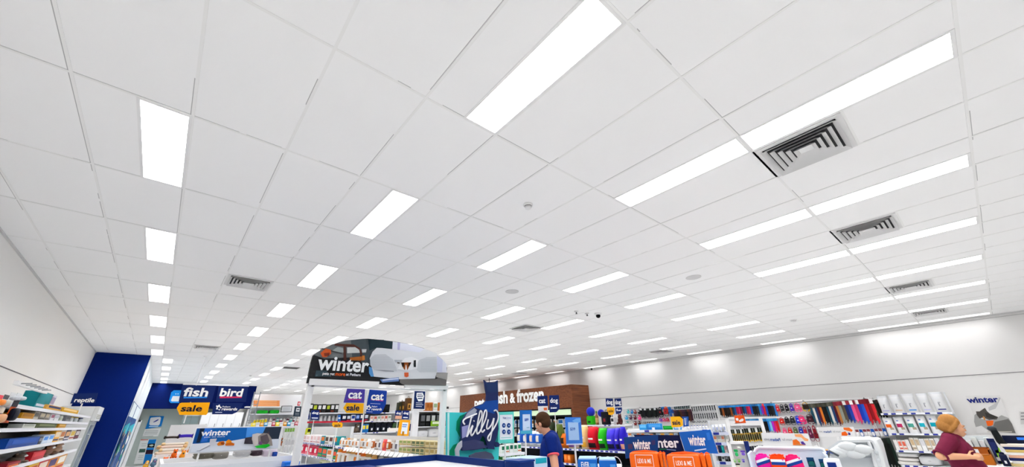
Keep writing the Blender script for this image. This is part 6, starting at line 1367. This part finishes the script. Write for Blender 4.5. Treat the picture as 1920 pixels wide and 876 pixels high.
hang(J1, 'pack', (1401, 832, 848), (1432, 830, 844), 8, [['#e4e4e2', '#20242a', '#3a2a4a'], ['#dfe0de', '#1a1e22', '#2c3a34']], 'comb_pack', 'black comb pack on white card', 'low on the bone sign rack', 'pack', 'black comb packs in the low row')
# white framed panel of coloured grooming packs
J2 = local_frame(1384, 5.9)
pf = thing('grooming_display', 'white framed panel of green and violet packs', 'panel', J2.w(J2.a(1384, 850), 0), J2.rz)
aL, aR = J2.a(1367, 836)-J2.a(1384, 850), J2.a(1396, 836)-J2.a(1384, 850); zt = J2.at(1382, 833).z
MB().box(aL, aR, .04, .06, 0, zt, M('#dcdcda')).build('backboard', pf)
MB().box(aL, aR, .0, .06, zt, zt+.03, WHITE).build('top_frame', pf)
MB().box(aL-.02, aL+.02, .0, .06, 0, zt+.03, WHITE).build('side_frame', pf); MB().box(aR-.0, aR+.05, .0, .06, 0, zt+.03, M('#1b2a68')).build('side_frame', pf)
for u, vt, vb, w, cols, lab in [(1379, 843, 857, 8, ['#1f9a50', '#2fb564', '#e2e4e2'], 'green glove pack on the framed panel'), (1392, 845, 855, 9, ['#6a48b4', '#7d5cc8', '#e4e2e8'], 'violet glove pack on the framed panel'), (1385, 837, 842, 8, ['#e4e4e0', '#d9d9d2'], 'cream pack at the top of the framed panel'),
  (1377, 861, 868, 6, ['#b8d8a8', '#8ac074'], 'pale green pack in the low row of the framed panel'), (1385, 861, 868, 6, ['#8fc470', '#62a84a'], 'leaf green pack in the low row of the framed panel'), (1393, 861, 868, 6, ['#7c6cc4', '#5c4cb0'], 'lavender pack in the low row of the framed panel'), (1383, 870, 876, 9, ['#2a2a26', '#e0d8c4'], 'black and cream pack lowest on the framed panel')]:
    p = J2.at(u, vt); h = p.z-J2.zat(p, vb); ww = (J2.at(u+w, vt)-p).dot(J2.R); cc = [M(q) for q in cols]+[None]*(3-len(cols))
    tag(h_pack(ww, h, *cc).build('grooming_pack', None, p, J2.rz), lab, 'pack')
# pale packs on the shelf left of it
J3 = local_frame(1352, 7.2)
zK = zz(J3, (1350, 811), (1350, 830), (1355, 850), (1358, 866))
gondola('white shelving of pale packs between the winter sign and the bone sign', J3, J3.a(1332, 820), J3.a(1374, 820), zK, .4, zK[0]+.16, tk=.7, strip=M('#c9cfe2'), ticket=M('#24308a'))
row(J3, 'pouch', (1336, 797, 811), (1364, 796, 811), 4, [['#e0e2e6', '#b4bcd8', '#c4ccde'], ['#e6e6e6', '#9aa8d0', '#d8dce6']], 'pad_pack', 'white and blue pad pack', 'top shelf by the bone sign', 'pack', 'white pad packs left of the bone sign', d=.2, back=.04)
row(J3, 'carton', (1339, 816, 830), (1368, 814, 829), 4, [['#e2dfd8', '#c97a5c', '#d8c8b4'], ['#e6e4e0', '#b0b4ac', '#cfcabc']], 'powder_pack', ['cream pack with red print', 'cream pack with grey print'], 'second shelf by the bone sign', 'pack', 'cream packs left of the bone sign', d=.2, back=.04)
row(J3, 'carton', (1343, 836, 850), (1371, 833, 849), 5, [['#e0d4d0', '#b4848a', '#c9b4b0'], ['#162458', '#20346e', '#0f1a44'], ['#0f9a9a', '#37bcb8', '#0b7a7c']], 'rinse_pack', ['blush pack', 'navy pack', 'teal pack'], 'on the third shelf left of the framed panel', 'pack', 'coloured packs left of the framed panel', d=.2, back=.04)
row(J3, 'carton', (1348, 853, 866), (1373, 852, 865), 4, [['#1c1e22', '#3a3d42', '#101214'], ['#dfe0e0', '#2a2c30', '#c4c8c8'], ['#24272c', '#8a9094', '#16181c']], 'shampoo_box', ['black box', 'white and black box', 'charcoal box'], 'on the lowest shelf left of the framed panel', 'box', 'black boxes left of the framed panel', d=.2, back=.04)
# ================================================================== white banners with an orange picture
cm_ = lambda x, y: (1400+x/6.439, 740+y/6.44)
PM = lambda *ps: [cm_(*p) for p in ps]
J4 = local_frame(1475, 6.2)
board(J4, PM((172, 463), (742, 472), (797, 640), (795, 680), (800, 640), (205, 628))[0:3]+PM((205, 628)), 'aisle_banner', 'white banner with an orange picture above the pink toy tray', 'banner', M('#dfe0e1', .5), .015,
      art=[(M('#e8a06a'), PM((575, 480), (660, 478), (700, 520), (745, 540), (740, 565), (700, 560), (660, 520), (590, 510))), (M('#dd6a20'), PM((555, 550), (600, 540), (640, 575), (650, 615), (560, 612))), (M('#4a3290'), PM((650, 570), (680, 565), (715, 605), (670, 612))), (M('#c9783a'), PM((600, 590), (660, 600), (720, 612), (600, 613)))],
      texts=[('pets', 1433, 1442.5, 822, 827.5, '#8d9096', dict(mirror=True)), ('Petbarn', 1444, 1463, 821.5, 827.5, '#33549a', dict(mirror=True, bold=.03)), ('more for', 1466, 1485, 821.5, 827, '#a2a5aa', dict(mirror=True))], stem=.0)
J5 = local_frame(1570, 8.6)
board(J5, [(1530.5, 801.5), (1600.5, 801), (1603, 818.5), (1536.5, 819.5)], 'aisle_banner', 'farther white banner with an orange picture before the long leads', 'banner', M('#dfdfe0', .5), .015,
      art=[(M('#e8702a'), [(1581, 802), (1592, 802), (1599, 807), (1597, 810), (1588, 808), (1582, 806)]), (M('#dc5a18'), [(1578, 811), (1585, 809), (1590, 815), (1588, 817.5), (1578, 817)]), (M('#3a2a84'), [(1590, 811), (1594, 812), (1595, 816), (1591, 816)])],
      texts=[('pets', 1536, 1542, 808, 812, '#9a9da2', dict(mirror=True)), ('Petbarn', 1544, 1559, 807.5, 812, '#4a659e', dict(mirror=True, bold=.025)), ('more for', 1561, 1576, 807.5, 811.5, '#a5a8ac', dict(mirror=True))], stem=.0)
J6 = local_frame(1480, 6.5)
gondola('low rack of hanging tags behind the pink toy tray', J6, J6.a(1432, 840), J6.a(1536, 840), [J6.at(1480, 862).z], .4, J6.at(1480, 839).z, tk=.3)
hang(J6, 'pack', (1447, 842, 852), (1487, 842, 852), 12, [['#4a6a6a', '#5a7a78', '#d8dcdc'], ['#8a2a3a', '#9a3a48', '#dcd8d8'], ['#3a5558', '#4a6a6c', '#d4d8d8']], 'tag_card', ['grey green tag card', 'wine tag card', 'slate tag card'], 'behind the pink toy tray', 'pack', 'tag cards behind the pink toy tray')
hang(J6, 'pack', (1496, 842, 850), (1528, 842, 850), 5, [['#e2dcd8', '#d8a08a', '#e8e4e2'], ['#e4e4e4', '#c95a4a', '#dedcda']], 'tag_card', 'pale tag card', 'right of the wine tag cards', 'pack', 'pale tag cards behind the pink toy tray')
# ================================================================== tray of pink and orange toys
K1 = local_frame(1480, 3.9)
ty = thing('toy_tray', 'pale plastic tray stand holding the pink and orange toys', 'tray', K1.w(K1.a(1480, 860), 0), K1.rz)
Lk = lambda u, v: ((K1.at(u, v)-K1.w(K1.a(1480, 860), 0)).dot(K1.R), K1.at(u, v).z)
PLS = M('#d3deea', .25)
po = [Lk(*p) for p in [(1411, 885), (1411, 853), (1413, 847), (1419, 843.5), (1480, 845), (1540, 846), (1548, 848), (1552, 855), (1562, 886)]]
MB().prism(po, .26, .29, PLS).build('back_panel', ty)
rim = MB().tube([(x, .26, z) for x, z in po[1:-1]], .012, M('#e2e9f0', .25), 8); rim.build('rim', ty)
zb = Lk(1480, 886)[1]
MB().box(po[0][0], po[-1][0], -.06, .29, zb-.03, zb, PLS, .01).build('base_tray', ty)
MB().box(po[0][0], po[0][0]+.015, -.06, .26, zb, zb+.12, PLS).build('side_wall', ty); MB().box(po[-1][0]-.015, po[-1][0], -.06, .26, zb, zb+.12, PLS).build('side_wall', ty)
MB().box(-.25, .25, .0, .22, 0, zb-.03, WHITE, .01).build('stand', ty)
for i, (ul, ur, vt, vb, c, kind, lab) in enumerate([(1422, 1453, 851, 886, '#e81f9a', 'heart', 'hot magenta heart toy with a navy band'), (1450, 1479, 852, 886, '#f0440f', 'square', 'bright orange square toy with a navy band'), (1478, 1512, 852.5, 886, '#ea1f70', 'heart', 'hot pink heart toy with a navy band')]):
    f = K1.off(.1-.03*(i % 2)); base, w, h = f.rect(ul, ur, vt, vb); base.z = zb+.001; h = f.zat(base, vt)-zb
    r = thing('neon_toy', lab, 'toy', base, f.rz, 'neon toys in the tray')
    if kind == 'heart': poly = [(-.5, .12), (-.44, 0), (.4, 0), (.5, .15), (.48, .6), (.36, .9), (.12, 1), (-.1, .98), (-.3, .97), (-.46, .82), (-.52, .5)]
    else: poly = [(-.5, .02), (-.46, 0), (.46, 0), (.5, .04), (.5, .94), (.4, .98), (.05, 1), (-.1, .96), (-.4, .97), (-.5, .9)]
    bm = bmesh.new(); vv = [bm.verts.new((x*w, 0, z*h)) for x, z in poly]; fa = bm.faces.new(vv); ex = bmesh.ops.extrude_face_region(bm, geom=[fa]); bmesh.ops.translate(bm, vec=(0, .06, 0), verts=[q for q in ex['geom'] if isinstance(q, bmesh.types.BMVert)])
    bmesh.ops.recalc_face_normals(bm, faces=bm.faces); bmesh.ops.bevel(bm, geom=bm.edges[:], offset=.012, segments=2, affect='EDGES')
    MB().frombm(bm, M(c, .5)).build('body', r)
    sl = .28 if kind == 'heart' else .0
    b = MB()
    b.add([(-w*.46, -.002, h*(.50-sl*.5)), (w*.47, -.002, h*(.50+sl*.6)), (w*.47, -.002, h*(.68+sl*.6)), (-w*.46, -.002, h*(.68-sl*.5))], [(0, 1, 2, 3)], M('#eceef2'))
    b.add([(-w*.46, -.003, h*(.34-sl*.5)), (w*.47, -.003, h*(.34+sl*.6)), (w*.47, -.003, h*(.52+sl*.6)), (-w*.46, -.003, h*(.52-sl*.5))], [(0, 1, 2, 3)], M('#17408e'))
    b.add([(w*(.34+.06*math.cos(k*PI/6)), -.004, h*(.66+sl*.4)+w*.06*math.sin(k*PI/6)) for k in range(12)], [list(range(12))], M('#e84a9a'))
    b.build('label_band', r)
K2 = K1.off(.22)
for i, (u, vt, vb, lab) in enumerate([(1518, 858, 876, 'navy and teal hanging pack on the tray back, nearer the toys'), (1541, 861, 879, 'navy and teal hanging pack on the tray back, farther one')]):
    p = K2.at(u, vt); h = p.z-K2.zat(p, vb); ww = (K2.at(u+15, vt)-p).dot(K2.R)
    tag(h_pack(ww, h, M('#123f68'), M('#155a58'), M('#0f3a58')).build('treat_pack', None, p, K2.rz), lab, 'pack')
# ================================================================== big white pet crate with its front frame
K3 = local_frame(1610, 4.6, -.12)
kc = lambda x, y: (1560+x/5.617, 720+y/5.615)
kp = lambda *ps: [(( K3.at(*kc(*p))-kb).dot(K3.R), K3.at(*kc(*p)).z-kb.z) for p in ps]
kb = K3.at(1610, 900)
cr = thing('pet_crate', 'big white plastic pet crate beside the pink toy tray', 'crate', kb, K3.rz)
CW = M('#dfe2e4', .3); CW2 = M('#cdd2d6', .3)
out = kp((-110, 800), (-60, 680), (60, 600), (120, 590), (400, 588), (440, 605), (470, 660), (560, 1010), (-110, 1010))
MB().prism(out, .04, .5, CW2).build('body', cr)
fr_o = kp((110, 595), (405, 588), (440, 606), (470, 660), (560, 1010)); fr_i = kp((140, 612), (390, 606), (412, 640), (505, 1010))
b = MB(); n = 4
b.tube([(x, .02, z) for x, z in fr_o], .024, CW, 8); b.build('front_frame', cr)
b = MB(); b.tube([(x, .012, z) for x, z in kp((120, 606), (385, 606), (505, 1010))], .014, CW, 8); b.build('door_frame', cr)
b = MB(); b.tube([(x, .025, z) for x, z in kp((325, 775), (442, 772))], .008, M('#a9afb5', .3), 6); b.tube([(x, .025, z) for x, z in kp((150, 640), (375, 640))], .005, M('#b9bfc4', .3), 6); b.build('door_bar', cr)
MB().tube([(x, .02, z) for x, z in kp((452, 690), (520, 930))], .02, CW, 8).build('hinge_rib', cr)
for k in range(3):
    x, z = kp((470+k*22, 720+k*80))[0]; MB().box(x-.012, x+.012, -.012, .0, z-.012, z+.012, CW2, .004).build('clip', cr)
bg = thing('wrapped_bag', 'rumpled clear plastic bag lying on the white crate', 'bag', K3.off(-.02).at(1596, 846), K3.rz)
b = MB(); PL = M('#d2d6d8', .2)
for k in range(7): b.ell((.03*k-.1, -.015+.006*(k % 3), .018*(k % 4)-.02), (.07, .022, .035), PL, 10, 6)
b.build('film', bg)
rp = thing('rope_toy', 'striped rope toy at the edge of the white crate', 'toy', K3.off(-.05).at(1552, 857), K3.rz)
for k, (c, nm) in enumerate([('#e0a45a', 'tan_strand'), ('#3a56a4', 'blue_strand'), ('#5a6066', 'grey_strand')]):
    MB().tube([(-.03+.012*k, -.01, -.06), (-.025+.014*k, -.012, .0), (-.01+.02*k, -.01, .045), (.02+.03*k, -.008, .05-.02*k)], .009, M(c), 6).build(nm, rp)
K4 = local_frame(1567, 3.55)
base, w, h = K4.rect(1553, 1585, 863, 895)
tb_ = thing('label_tub', 'white tub with a navy label in front of the white crate', 'tub', base, K4.rz)
MB().box(-w/2, w/2, 0, .16, 0, h, M('#e3e7ee', .3), .012).build('body', tb_); MB().box(-w*.3, w*.22, -.003, 0, h*.2, h*.86, M('#16307c')).build('label', tb_); MB().box(w*.3, w*.42, -.003, 0, h*.34, h*.46, M('#4a5ad0')).build('seal', tb_)
ft = thing('display_plinth', 'white plinth under the navy labelled tub', 'plinth', base-Vector((0, 0, base.z)), K4.rz); MB().box(-w*.8, w*.8, -.04, .24, 0, base.z-.002, WHITE, .01).build('block', ft)
ft = thing('display_plinth', 'white plinth under the big white crate', 'plinth', kb-Vector((0, 0, kb.z)), K3.rz); MB().box(-.5, .5, .03, .5, 0, kb.z-.002, WHITE, .01).build('block', ft)
# ================================================================== checkout beside the woman
Q1 = FX(7.55)
zq = Q1.at(1850, 874).z
ck = thing('checkout_counter', 'white checkout counter beside the woman in maroon', 'counter', Q1.w(0, 0), Q1.rz)
a0 = Q1.a(1822, 874)
MB().box(a0, 1.2, .02, .9, 0, zq-.035, WHITE, .006).build('cabinet', ck); MB().box(a0-.03, 1.23, -.02, .93, zq-.035, zq, M('#e4e6e8', .3), .006).build('worktop', ck)
o1 = Q1.off(.12)
base, w, h = o1.rect(1824, 1869, 843, 874); base.z = zq+.001
ob = thing('cardboard_tray', 'orange brown shelf-ready carton on the checkout counter', 'box', base, Q1.rz)
CO = M('#b5651f', .6); CO2 = M('#8a4a1a', .6)
MB().box(-w/2, w/2, 0, .012, 0, h*.6, CO).build('front', ob); MB().box(-w/2, w/2, .29, .3, 0, h, CO2).build('rear', ob)
for s in (-1, 1):
    x0, x1 = sorted((s*w/2, s*(w/2-.012))); MB().box(x0, x1, .012, .29, 0, h*.92, CO).build('side', ob)
MB().box(-w/2, w/2, .012, .02, h*.66, h*.98, M('#a0521c', .6)).build('header_flap', ob)
MB().box(-w*.2, w*.06, -.004, -.001, h*.5, h*.95, M('#e4e4e6')).build('price_card', ob)
b = MB(); b.box(-w/2+.015, w/2-.015, .03, .28, .0, h*.62, M('#c47a34')); b.build('filling', ob)
o2 = Q1.off(.46)
st2 = thing('acrylic_stand', 'clear stand of white leaflets behind the orange carton', 'stand', Vector((o2.o.x, o2.w(o2.a(1836, 870), 0).y, zq+.001)), Q1.rz)
zt = o2.at(1830, 818).z-zq; wL, wR = o2.a(1812, 842)-o2.a(1836, 870), o2.a(1862, 842)-o2.a(1836, 870)
MB().box(wL, wR, .1, .12, 0, zt, M('#cfd4d6', .2)).build('back_sheet', st2); MB().box(wL, wR, -.05, .1, 0, .012, M('#cfd4d6', .2)).build('foot', st2)
for k in range(4):
    x = wL+.03+k*(wR-wL)/4.2; MB().box(x, x+(wR-wL)/5.5, .03-.01*k, .09, .012, zt*(.82+.12*(k % 2)), M(['#dfe3e4', '#d3dcda', '#e4e8ea', '#d9e2e2'][k])).build('leaflet', st2)
o3 = Q1.off(.3)
mn = thing('monitor', 'dark navy till screen on the checkout counter', 'monitor', Vector((o3.o.x, o3.w(o3.a(1902, 830), 0).y, zq+.001)), Q1.rz)
xL, xR = o3.a(1882, 826)-o3.a(1902, 830), o3.a(1936, 826)-o3.a(1902, 830); z0, z1 = o3.at(1900, 834).z-zq, o3.at(1900, 817).z-zq
MB().box(xL, xR, 0, .035, z0, z1, M('#131a34', .3), .008).build('screen', mn)
MB().box(xL+(xR-xL)*.5, xR-.02, -.004, 0, z0+.05, z1-.02, M('#2a6ae0', .3, emit=.6)).build('lit_panel', mn)
MB().box(-.03, .03, .02, .05, .01, z0+.02, M('#20242c')).build('stem', mn); MB().box(-.12, .12, -.08, .12, 0, .015, M('#20242c'), .004).build('base', mn)
o4 = Q1.off(.18)
ar_ = thing('scanner_arm', 'black slanting scanner arm between the carton and the till screen', 'scanner', Vector((o4.o.x, o4.w(o4.a(1880, 870), 0).y, zq+.001)), Q1.rz)
La = lambda u, v: ((o4.at(u, v)-Vector(ar_.location)).dot(o4.R), o4.at(u, v).z-zq)
(xa, za), (xb, zb_), (xc, zc_) = La(1862, 806), La(1876, 828), La(1893, 844)
MB().tube([(xa, 0, za), (xb, .0, zb_), (xc, .02, zc_)], [.028, .036, .03], M('#1c2022', .4), 10).build('arm', ar_)
MB().tube([(xc, .02, zc_), (xc, .03, .0)], .02, M('#24282a'), 8).build('post', ar_); MB().lathe([(.08, 0), (.08, .012), (.03, .02)], M('#24282a'), 16, (xc, .03, 0)).build('base', ar_)
MB().ell((xa-.005, 0, za+.01), (.04, .035, .03), M('#3a4044', .4)).build('head', ar_)
for i, (ul, ur, vt, vb, c, lab, kind) in enumerate([
 (1858, 1872, 823, 841, '#1a2450', 'navy pouch hanging beside the clear leaflet stand', 'carton'), (1878, 1893, 850, 866, '#141c3a', 'dark navy bag on the checkout counter under the scanner', 'carrier'),
 (1867, 1878, 840, 850, '#8fd81f', 'lime green pack behind the orange carton', 'carton')]):
    f = Q1.off([.36, .06, .36][i]); base, w, h = f.rect(ul, ur, vt, vb)
    if i != 1: h += base.z-zq-.001
    else: h = f.zat(base, vt)-zq
    base.z = zq+.001
    tag(mk(kind, w, h, .1, [c, ['#2a3670', '#0f1530', '#a8e84a'][i], '#d8dae0' if i < 2 else None]).build(['pouch_pack', 'carry_bag', 'lime_pack'][i], None, base, Q1.rz), lab, ['pack', 'bag', 'pack'][i])
STK = ['#d8c48a', '#e4e2dc', '#1f2a5c', '#d9a88c', '#e6e4e0', '#c9b06a', '#24305c', '#e2d8cc']
f = Q1.off(.1)
for i in range(8):
    zz0 = zq+.001+i*.028; c0 = f.a(1908, 855)
    p = f.w(c0+random.uniform(-.02, .02), zz0)
    tag(MB().box(-.08, .3, 0, .16, 0, .0275, M(STK[i]), .004).build('magazine', None, p, Q1.rz), f'magazine at the checkout, {nth(i)} from the bottom of the stack', 'magazine', 'stack of magazines at the checkout')
# ================================================================== people
def fuse(b, name, mat, voxel, smooth=6, parent=None):
    """overlapping limb shapes fused into one continuous skin"""
    o = b.build('fuse_tmp')
    m = o.modifiers.new('r', 'REMESH'); m.mode = 'VOXEL'; m.voxel_size = voxel
    s = o.modifiers.new('s', 'SMOOTH'); s.factor = .5; s.iterations = smooth
    dg = bpy.context.evaluated_depsgraph_get(); me = bpy.data.meshes.new_from_object(o.evaluated_get(dg))
    old = o.data; bpy.data.objects.remove(o); bpy.data.meshes.remove(old)
    me.materials.clear(); me.materials.append(mat)
    me.polygons.foreach_set('material_index', [0]*len(me.polygons)); me.polygons.foreach_set('use_smooth', [True]*len(me.polygons))
    q = bpy.data.objects.new(name, me); COL.objects.link(q)
    if parent: q.parent = parent
    return q
def limb(b, pts, rs, m='#ffffff', n=14):
    P = [Vector(p) for p in pts]; out = []; R = []
    for i in range(len(P)-1):
        for k in range(5): t = k/5; out.append(P[i].lerp(P[i+1], t)); R.append(rs[i]*(1-t)+rs[i+1]*t)
    out.append(P[-1]); R.append(rs[-1])
    b.tube(out, R, m, n)
    for p, r in zip(P, rs): b.ell(p, (r, r, r), m, 12, 8)
def hand(b, wrist, aim, side, m, curl=.5):
    """palm, four fingers of unequal length and a thumb; aim = the way the fingers point, side = thumb direction"""
    a = Vector(aim).normalized(); s = Vector(side); s = (s-a*s.dot(a)).normalized(); nrm = a.cross(s)
    if nrm.z > 0: nrm = -nrm
    w = Vector(wrist)
    for k in range(5): b.ell(w+a*(.02+.016*k)+s*(-.004), (.03, .03, .022) if k < 4 else (.026, .026, .018), m, 10, 8)
    for k, (o, l) in enumerate([(.029, .066), (.010, .074), (-.010, .069), (-.029, .054)]):
        p0 = w+a*.075+s*o; p1 = p0+a*l*.5+nrm*l*.12*curl*2; p2 = p1+a*l*.32+nrm*l*.34*curl*2; p3 = p2+a*l*.12+nrm*l*.3*curl*2
        limb(b, [p0, p1, p2, p3], [.0095, .009, .008, .007], m, 8)
    t0 = w+a*.03+s*.028; t1 = t0+s*.026+a*.024; t2 = t1+a*.03+s*.006+nrm*.008
    limb(b, [t0, t1, t2], [.0115, .010, .008], m, 8)
def person(label, base, rz, skin, shirt, pants, hair, sp, hair_long=False, hem=None, tilt=(0, 0)):
    r = thing('person', label, 'person', base, rz)
    H = sp; S = '#ffffff'
    b = MB()                                             # torso, legs, neck
    tors = [((0, .0, H['hip']), (H['w']*.92, .125, .14)), ((0, -.02-H['belly']*.5, H['waist']), (H['w']*.88+H['belly']*.25, .115+H['belly'], .17)), ((0, -.005, H['chest']), (H['w'], .125, .17))]
    def torso(b, g=0, low=True):
        for c, q in tors if low else tors: b.ell(c, (q[0]+g, q[1]+g, q[2]+g*.5), S, 20, 14, .85)
        limb(b, [(-H['sw'], .01, H['sh']), (H['sw'], .01, H['sh'])], [.062+g, .062+g]); limb(b, [(0, 0, H['sh']-.04), (0, 0, H['sh']-.0)], [.1+g, .085+g])
    torso(b)
    hc = Vector(H['head'])
    limb(b, [(0, .005, H['sh']-.02), (0, hc.y*.5+.01, H['sh']+.06), hc+Vector((0, .025, -.06))], [.07, .056, .055])
    for s in (-1, 1):
        limb(b, [(s*.09, 0, H['hip']-.03), (s*.105, -.015, H['hip']*.53), (s*.11, .02, .09)], [.088, .056, .038])
        limb(b, [(s*.11, .03, .05), (s*.12, -.1, .035), (s*.125, -.16, .03)], [.04, .042, .028])
    arms = {}
    for s, k in ((-1, 'ra'), (1, 'la')):
        e, w, aim, th = H[k]; arms[s] = (Vector((s*H['sw'], .01, H['sh']-.005)), Vector(e), Vector(w))
        limb(b, arms[s], [.055, .044, .028]); hand(b, w, aim, th, S, H.get('curl', .5))
    # head: skull, face, jaw, nose, brow, ears - turned and tilted with the neck
    M4 = Matrix.Translation(hc) @ Matrix.Rotation(tilt[0], 4, 'X') @ Matrix.Rotation(tilt[1], 4, 'Z')
    T = lambda x, y, z: M4 @ Vector((x, y, z))
    hb = MB()
    hb.ell((0, .018, .025), (.074, .09, .088), S, 18, 12); hb.ell((0, -.03, -.03), (.058, .058, .078), S, 16, 12); hb.ell((0, -.05, -.082), (.034, .034, .026), S, 12, 8)
    hb.ell((0, -.078, .012), (.046, .016, .012), S, 10, 6)                       # brow
    limb(hb, [(0, -.085, .0), (0, -.096, -.03)], [.008, .011]); hb.ell((0, -.088, -.066), (.024, .01, .009), S, 10, 6)   # nose, lips
    for s in (-1, 1): hb.ell((s*.074, .01, -.008), (.011, .02, .03), S, 10, 8); hb.ell((s*.034, -.066, -.028), (.022, .018, .02), S, 10, 8)
    vs = [M4 @ Vector(p) for p in hb.v]; b.add(vs, hb.f, S, True)
    fuse(b, 'body', skin, .0065, 5, r)
    for s in (-1, 1):
        e = MB(); p = T(s*.031, -.083, -.002); e.ell(p, (.012, .006, .006), M('#e8e4e0'), 10, 6); p = T(s*.031, -.089, -.002); e.ell(p, (.005, .003, .005), M('#2c2018'), 8, 5); e.build('eye', r)
        e = MB(); p0, p1, p2 = T(s*.016, -.09, .018), T(s*.032, -.09, .023), T(s*.05, -.078, .017); e.tube([p0, p1, p2], .0035, hair, 5); e.build('eyebrow', r)
    e = MB(); e.tube([T(-.02, -.09, -.067), T(0, -.096, -.065), T(.02, -.09, -.067)], .003, M('#b0605a'), 5); e.build('mouth', r)
    # hair
    b = MB()
    b.ell(T(0, .028, .04), (.081, .094, .085), S, 18, 12)
    if hair_long:
        b.ell(T(0, .05, -.01), (.078, .075, .09), S, 16, 10); b.ell(T(0, .1, -.02), (.045, .045, .06), S, 12, 8)
        for s in (-1, 1): limb(b, [T(s*.06, -.03, .06), T(s*.074, .0, .0), T(s*.062, .04, -.06)], [.02, .024, .022])
    else:
        b.ell(T(0, .045, .0), (.076, .075, .07), S, 16, 10)
        for s in (-1, 1): limb(b, [T(s*.07, -.02, .03), T(s*.073, -.012, -.012)], [.011, .006])
    fuse(b, 'hair', hair, .006, 3, r)
    # shirt with sleeves, trousers, shoes
    b = MB(); torso(b, .014)
    b.tube([(H['w']*.9*math.cos(a)*1.0, .12*math.sin(a)-.0, H['hem']) for a in [k*PI/12 for k in range(24)]], .012, S, 6, True)
    cut = {}
    for s in (-1, 1):
        a, e, w = arms[s]; t = H.get('sleeve', .62); p = a.lerp(e, t); cut[s] = (p, (e-a).normalized())
        limb(b, [a, p], [.074, .066])
    sh = fuse(b, 'shirt', shirt, .008, 4, r)
    # trim the shirt below the hem
    bm = bmesh.new(); bm.from_mesh(sh.data)
    bmesh.ops.bisect_plane(bm, geom=bm.verts[:]+bm.edges[:]+bm.faces[:], plane_co=(0, 0, H['hem']), plane_no=(0, 0, -1), clear_outer=True)
    for s in (-1, 1):
        pass
    bm.to_mesh(sh.data); bm.free()
    for s in (-1, 1):
        p, d = cut[s]; e1 = d.orthogonal().normalized(); e2 = d.cross(e1); p = p+d*.05
        MB().tube([p+(e1*math.cos(k*PI/9)+e2*math.sin(k*PI/9))*.06 for k in range(18)], .011, hem or shirt, 8, True).build('sleeve_hem', r)
    c0 = Vector((0, hc.y*.22, H['sh']+.03))
    MB().tube([c0+Vector((.074*math.cos(k*PI/10), .07*math.sin(k*PI/10), .012*math.sin(k*PI/10))) for k in range(20)], .011, shirt, 8, True).build('collar', r)
    b = MB()
    b.ell((0, 0, H['hip']), (H['w']*.92+.012, .14, .15), S, 20, 12, .85)
    for s in (-1, 1): limb(b, [(s*.09, 0, H['hip']-.03), (s*.105, -.015, H['hip']*.53), (s*.11, .02, .1)], [.104, .074, .06])
    fuse(b, 'trousers', pants, .01, 4, r)
    for s in (-1, 1):
        b = MB(); limb(b, [(s*.11, .035, .056), (s*.12, -.1, .045), (s*.125, -.165, .038)], [.052, .052, .038]); b.box(s*.118-.05, s*.118+.05, -.2, .085, 0, .02, '#ffffff', .008)
        fuse(b, 'shoe', M('#22242a', .5), .008, 3, r)
    return r
SK = M('#d9a083', .55); SK2 = M('#e0a884', .55)
MF = local_frame(1031, 5.25)
man = person('man in a navy polo shirt with coral sleeve trim, seen from behind', MF.o, MF.rz-math.radians(94), SK, M('#082470', .75), M('#23252c', .8), M('#4a3220', .8, noise=60),
  dict(hip=.93, waist=1.09, chest=1.28, sh=1.43, sw=.175, w=.19, belly=.085, hem=.9, head=(0, -.10, 1.605), sleeve=.34,
       ra=((-.25, -.03, 1.14), (-.2, -.25, 1.08), (.3, -.9, -.1), (.5, 0, .8)), la=((.27, .05, 1.13), (.26, -.04, .88), (0, -.25, -1), (-.3, -.9, 0))), hem=M('#ee5f6c', .7), tilt=(.28, -.45))
WF = local_frame(1767, 7.0)
woman = person('woman in a maroon t-shirt with fair hair leaning over the checkout', WF.o, WF.rz+math.radians(84), SK2, M('#6e1f3a', .75), M('#2a3340', .8), M('#b98246', .75, noise=60),
  dict(hip=.95, waist=1.1, chest=1.26, sh=1.405, sw=.15, w=.17, belly=.025, hem=1.03, head=(0, -.06, 1.555), sleeve=.75, curl=.4,
       ra=((-.31, .13, 1.255), (-.19, -.075, 1.25), (.45, -.85, .0), (.3, 0, 1)), la=((.27, .12, 1.25), (.19, -.08, 1.24), (-.6, -.8, 0), (-.3, 0, 1))), hair_long=True, tilt=(.22, .25))
woman.scale = (.94, .94, .96)
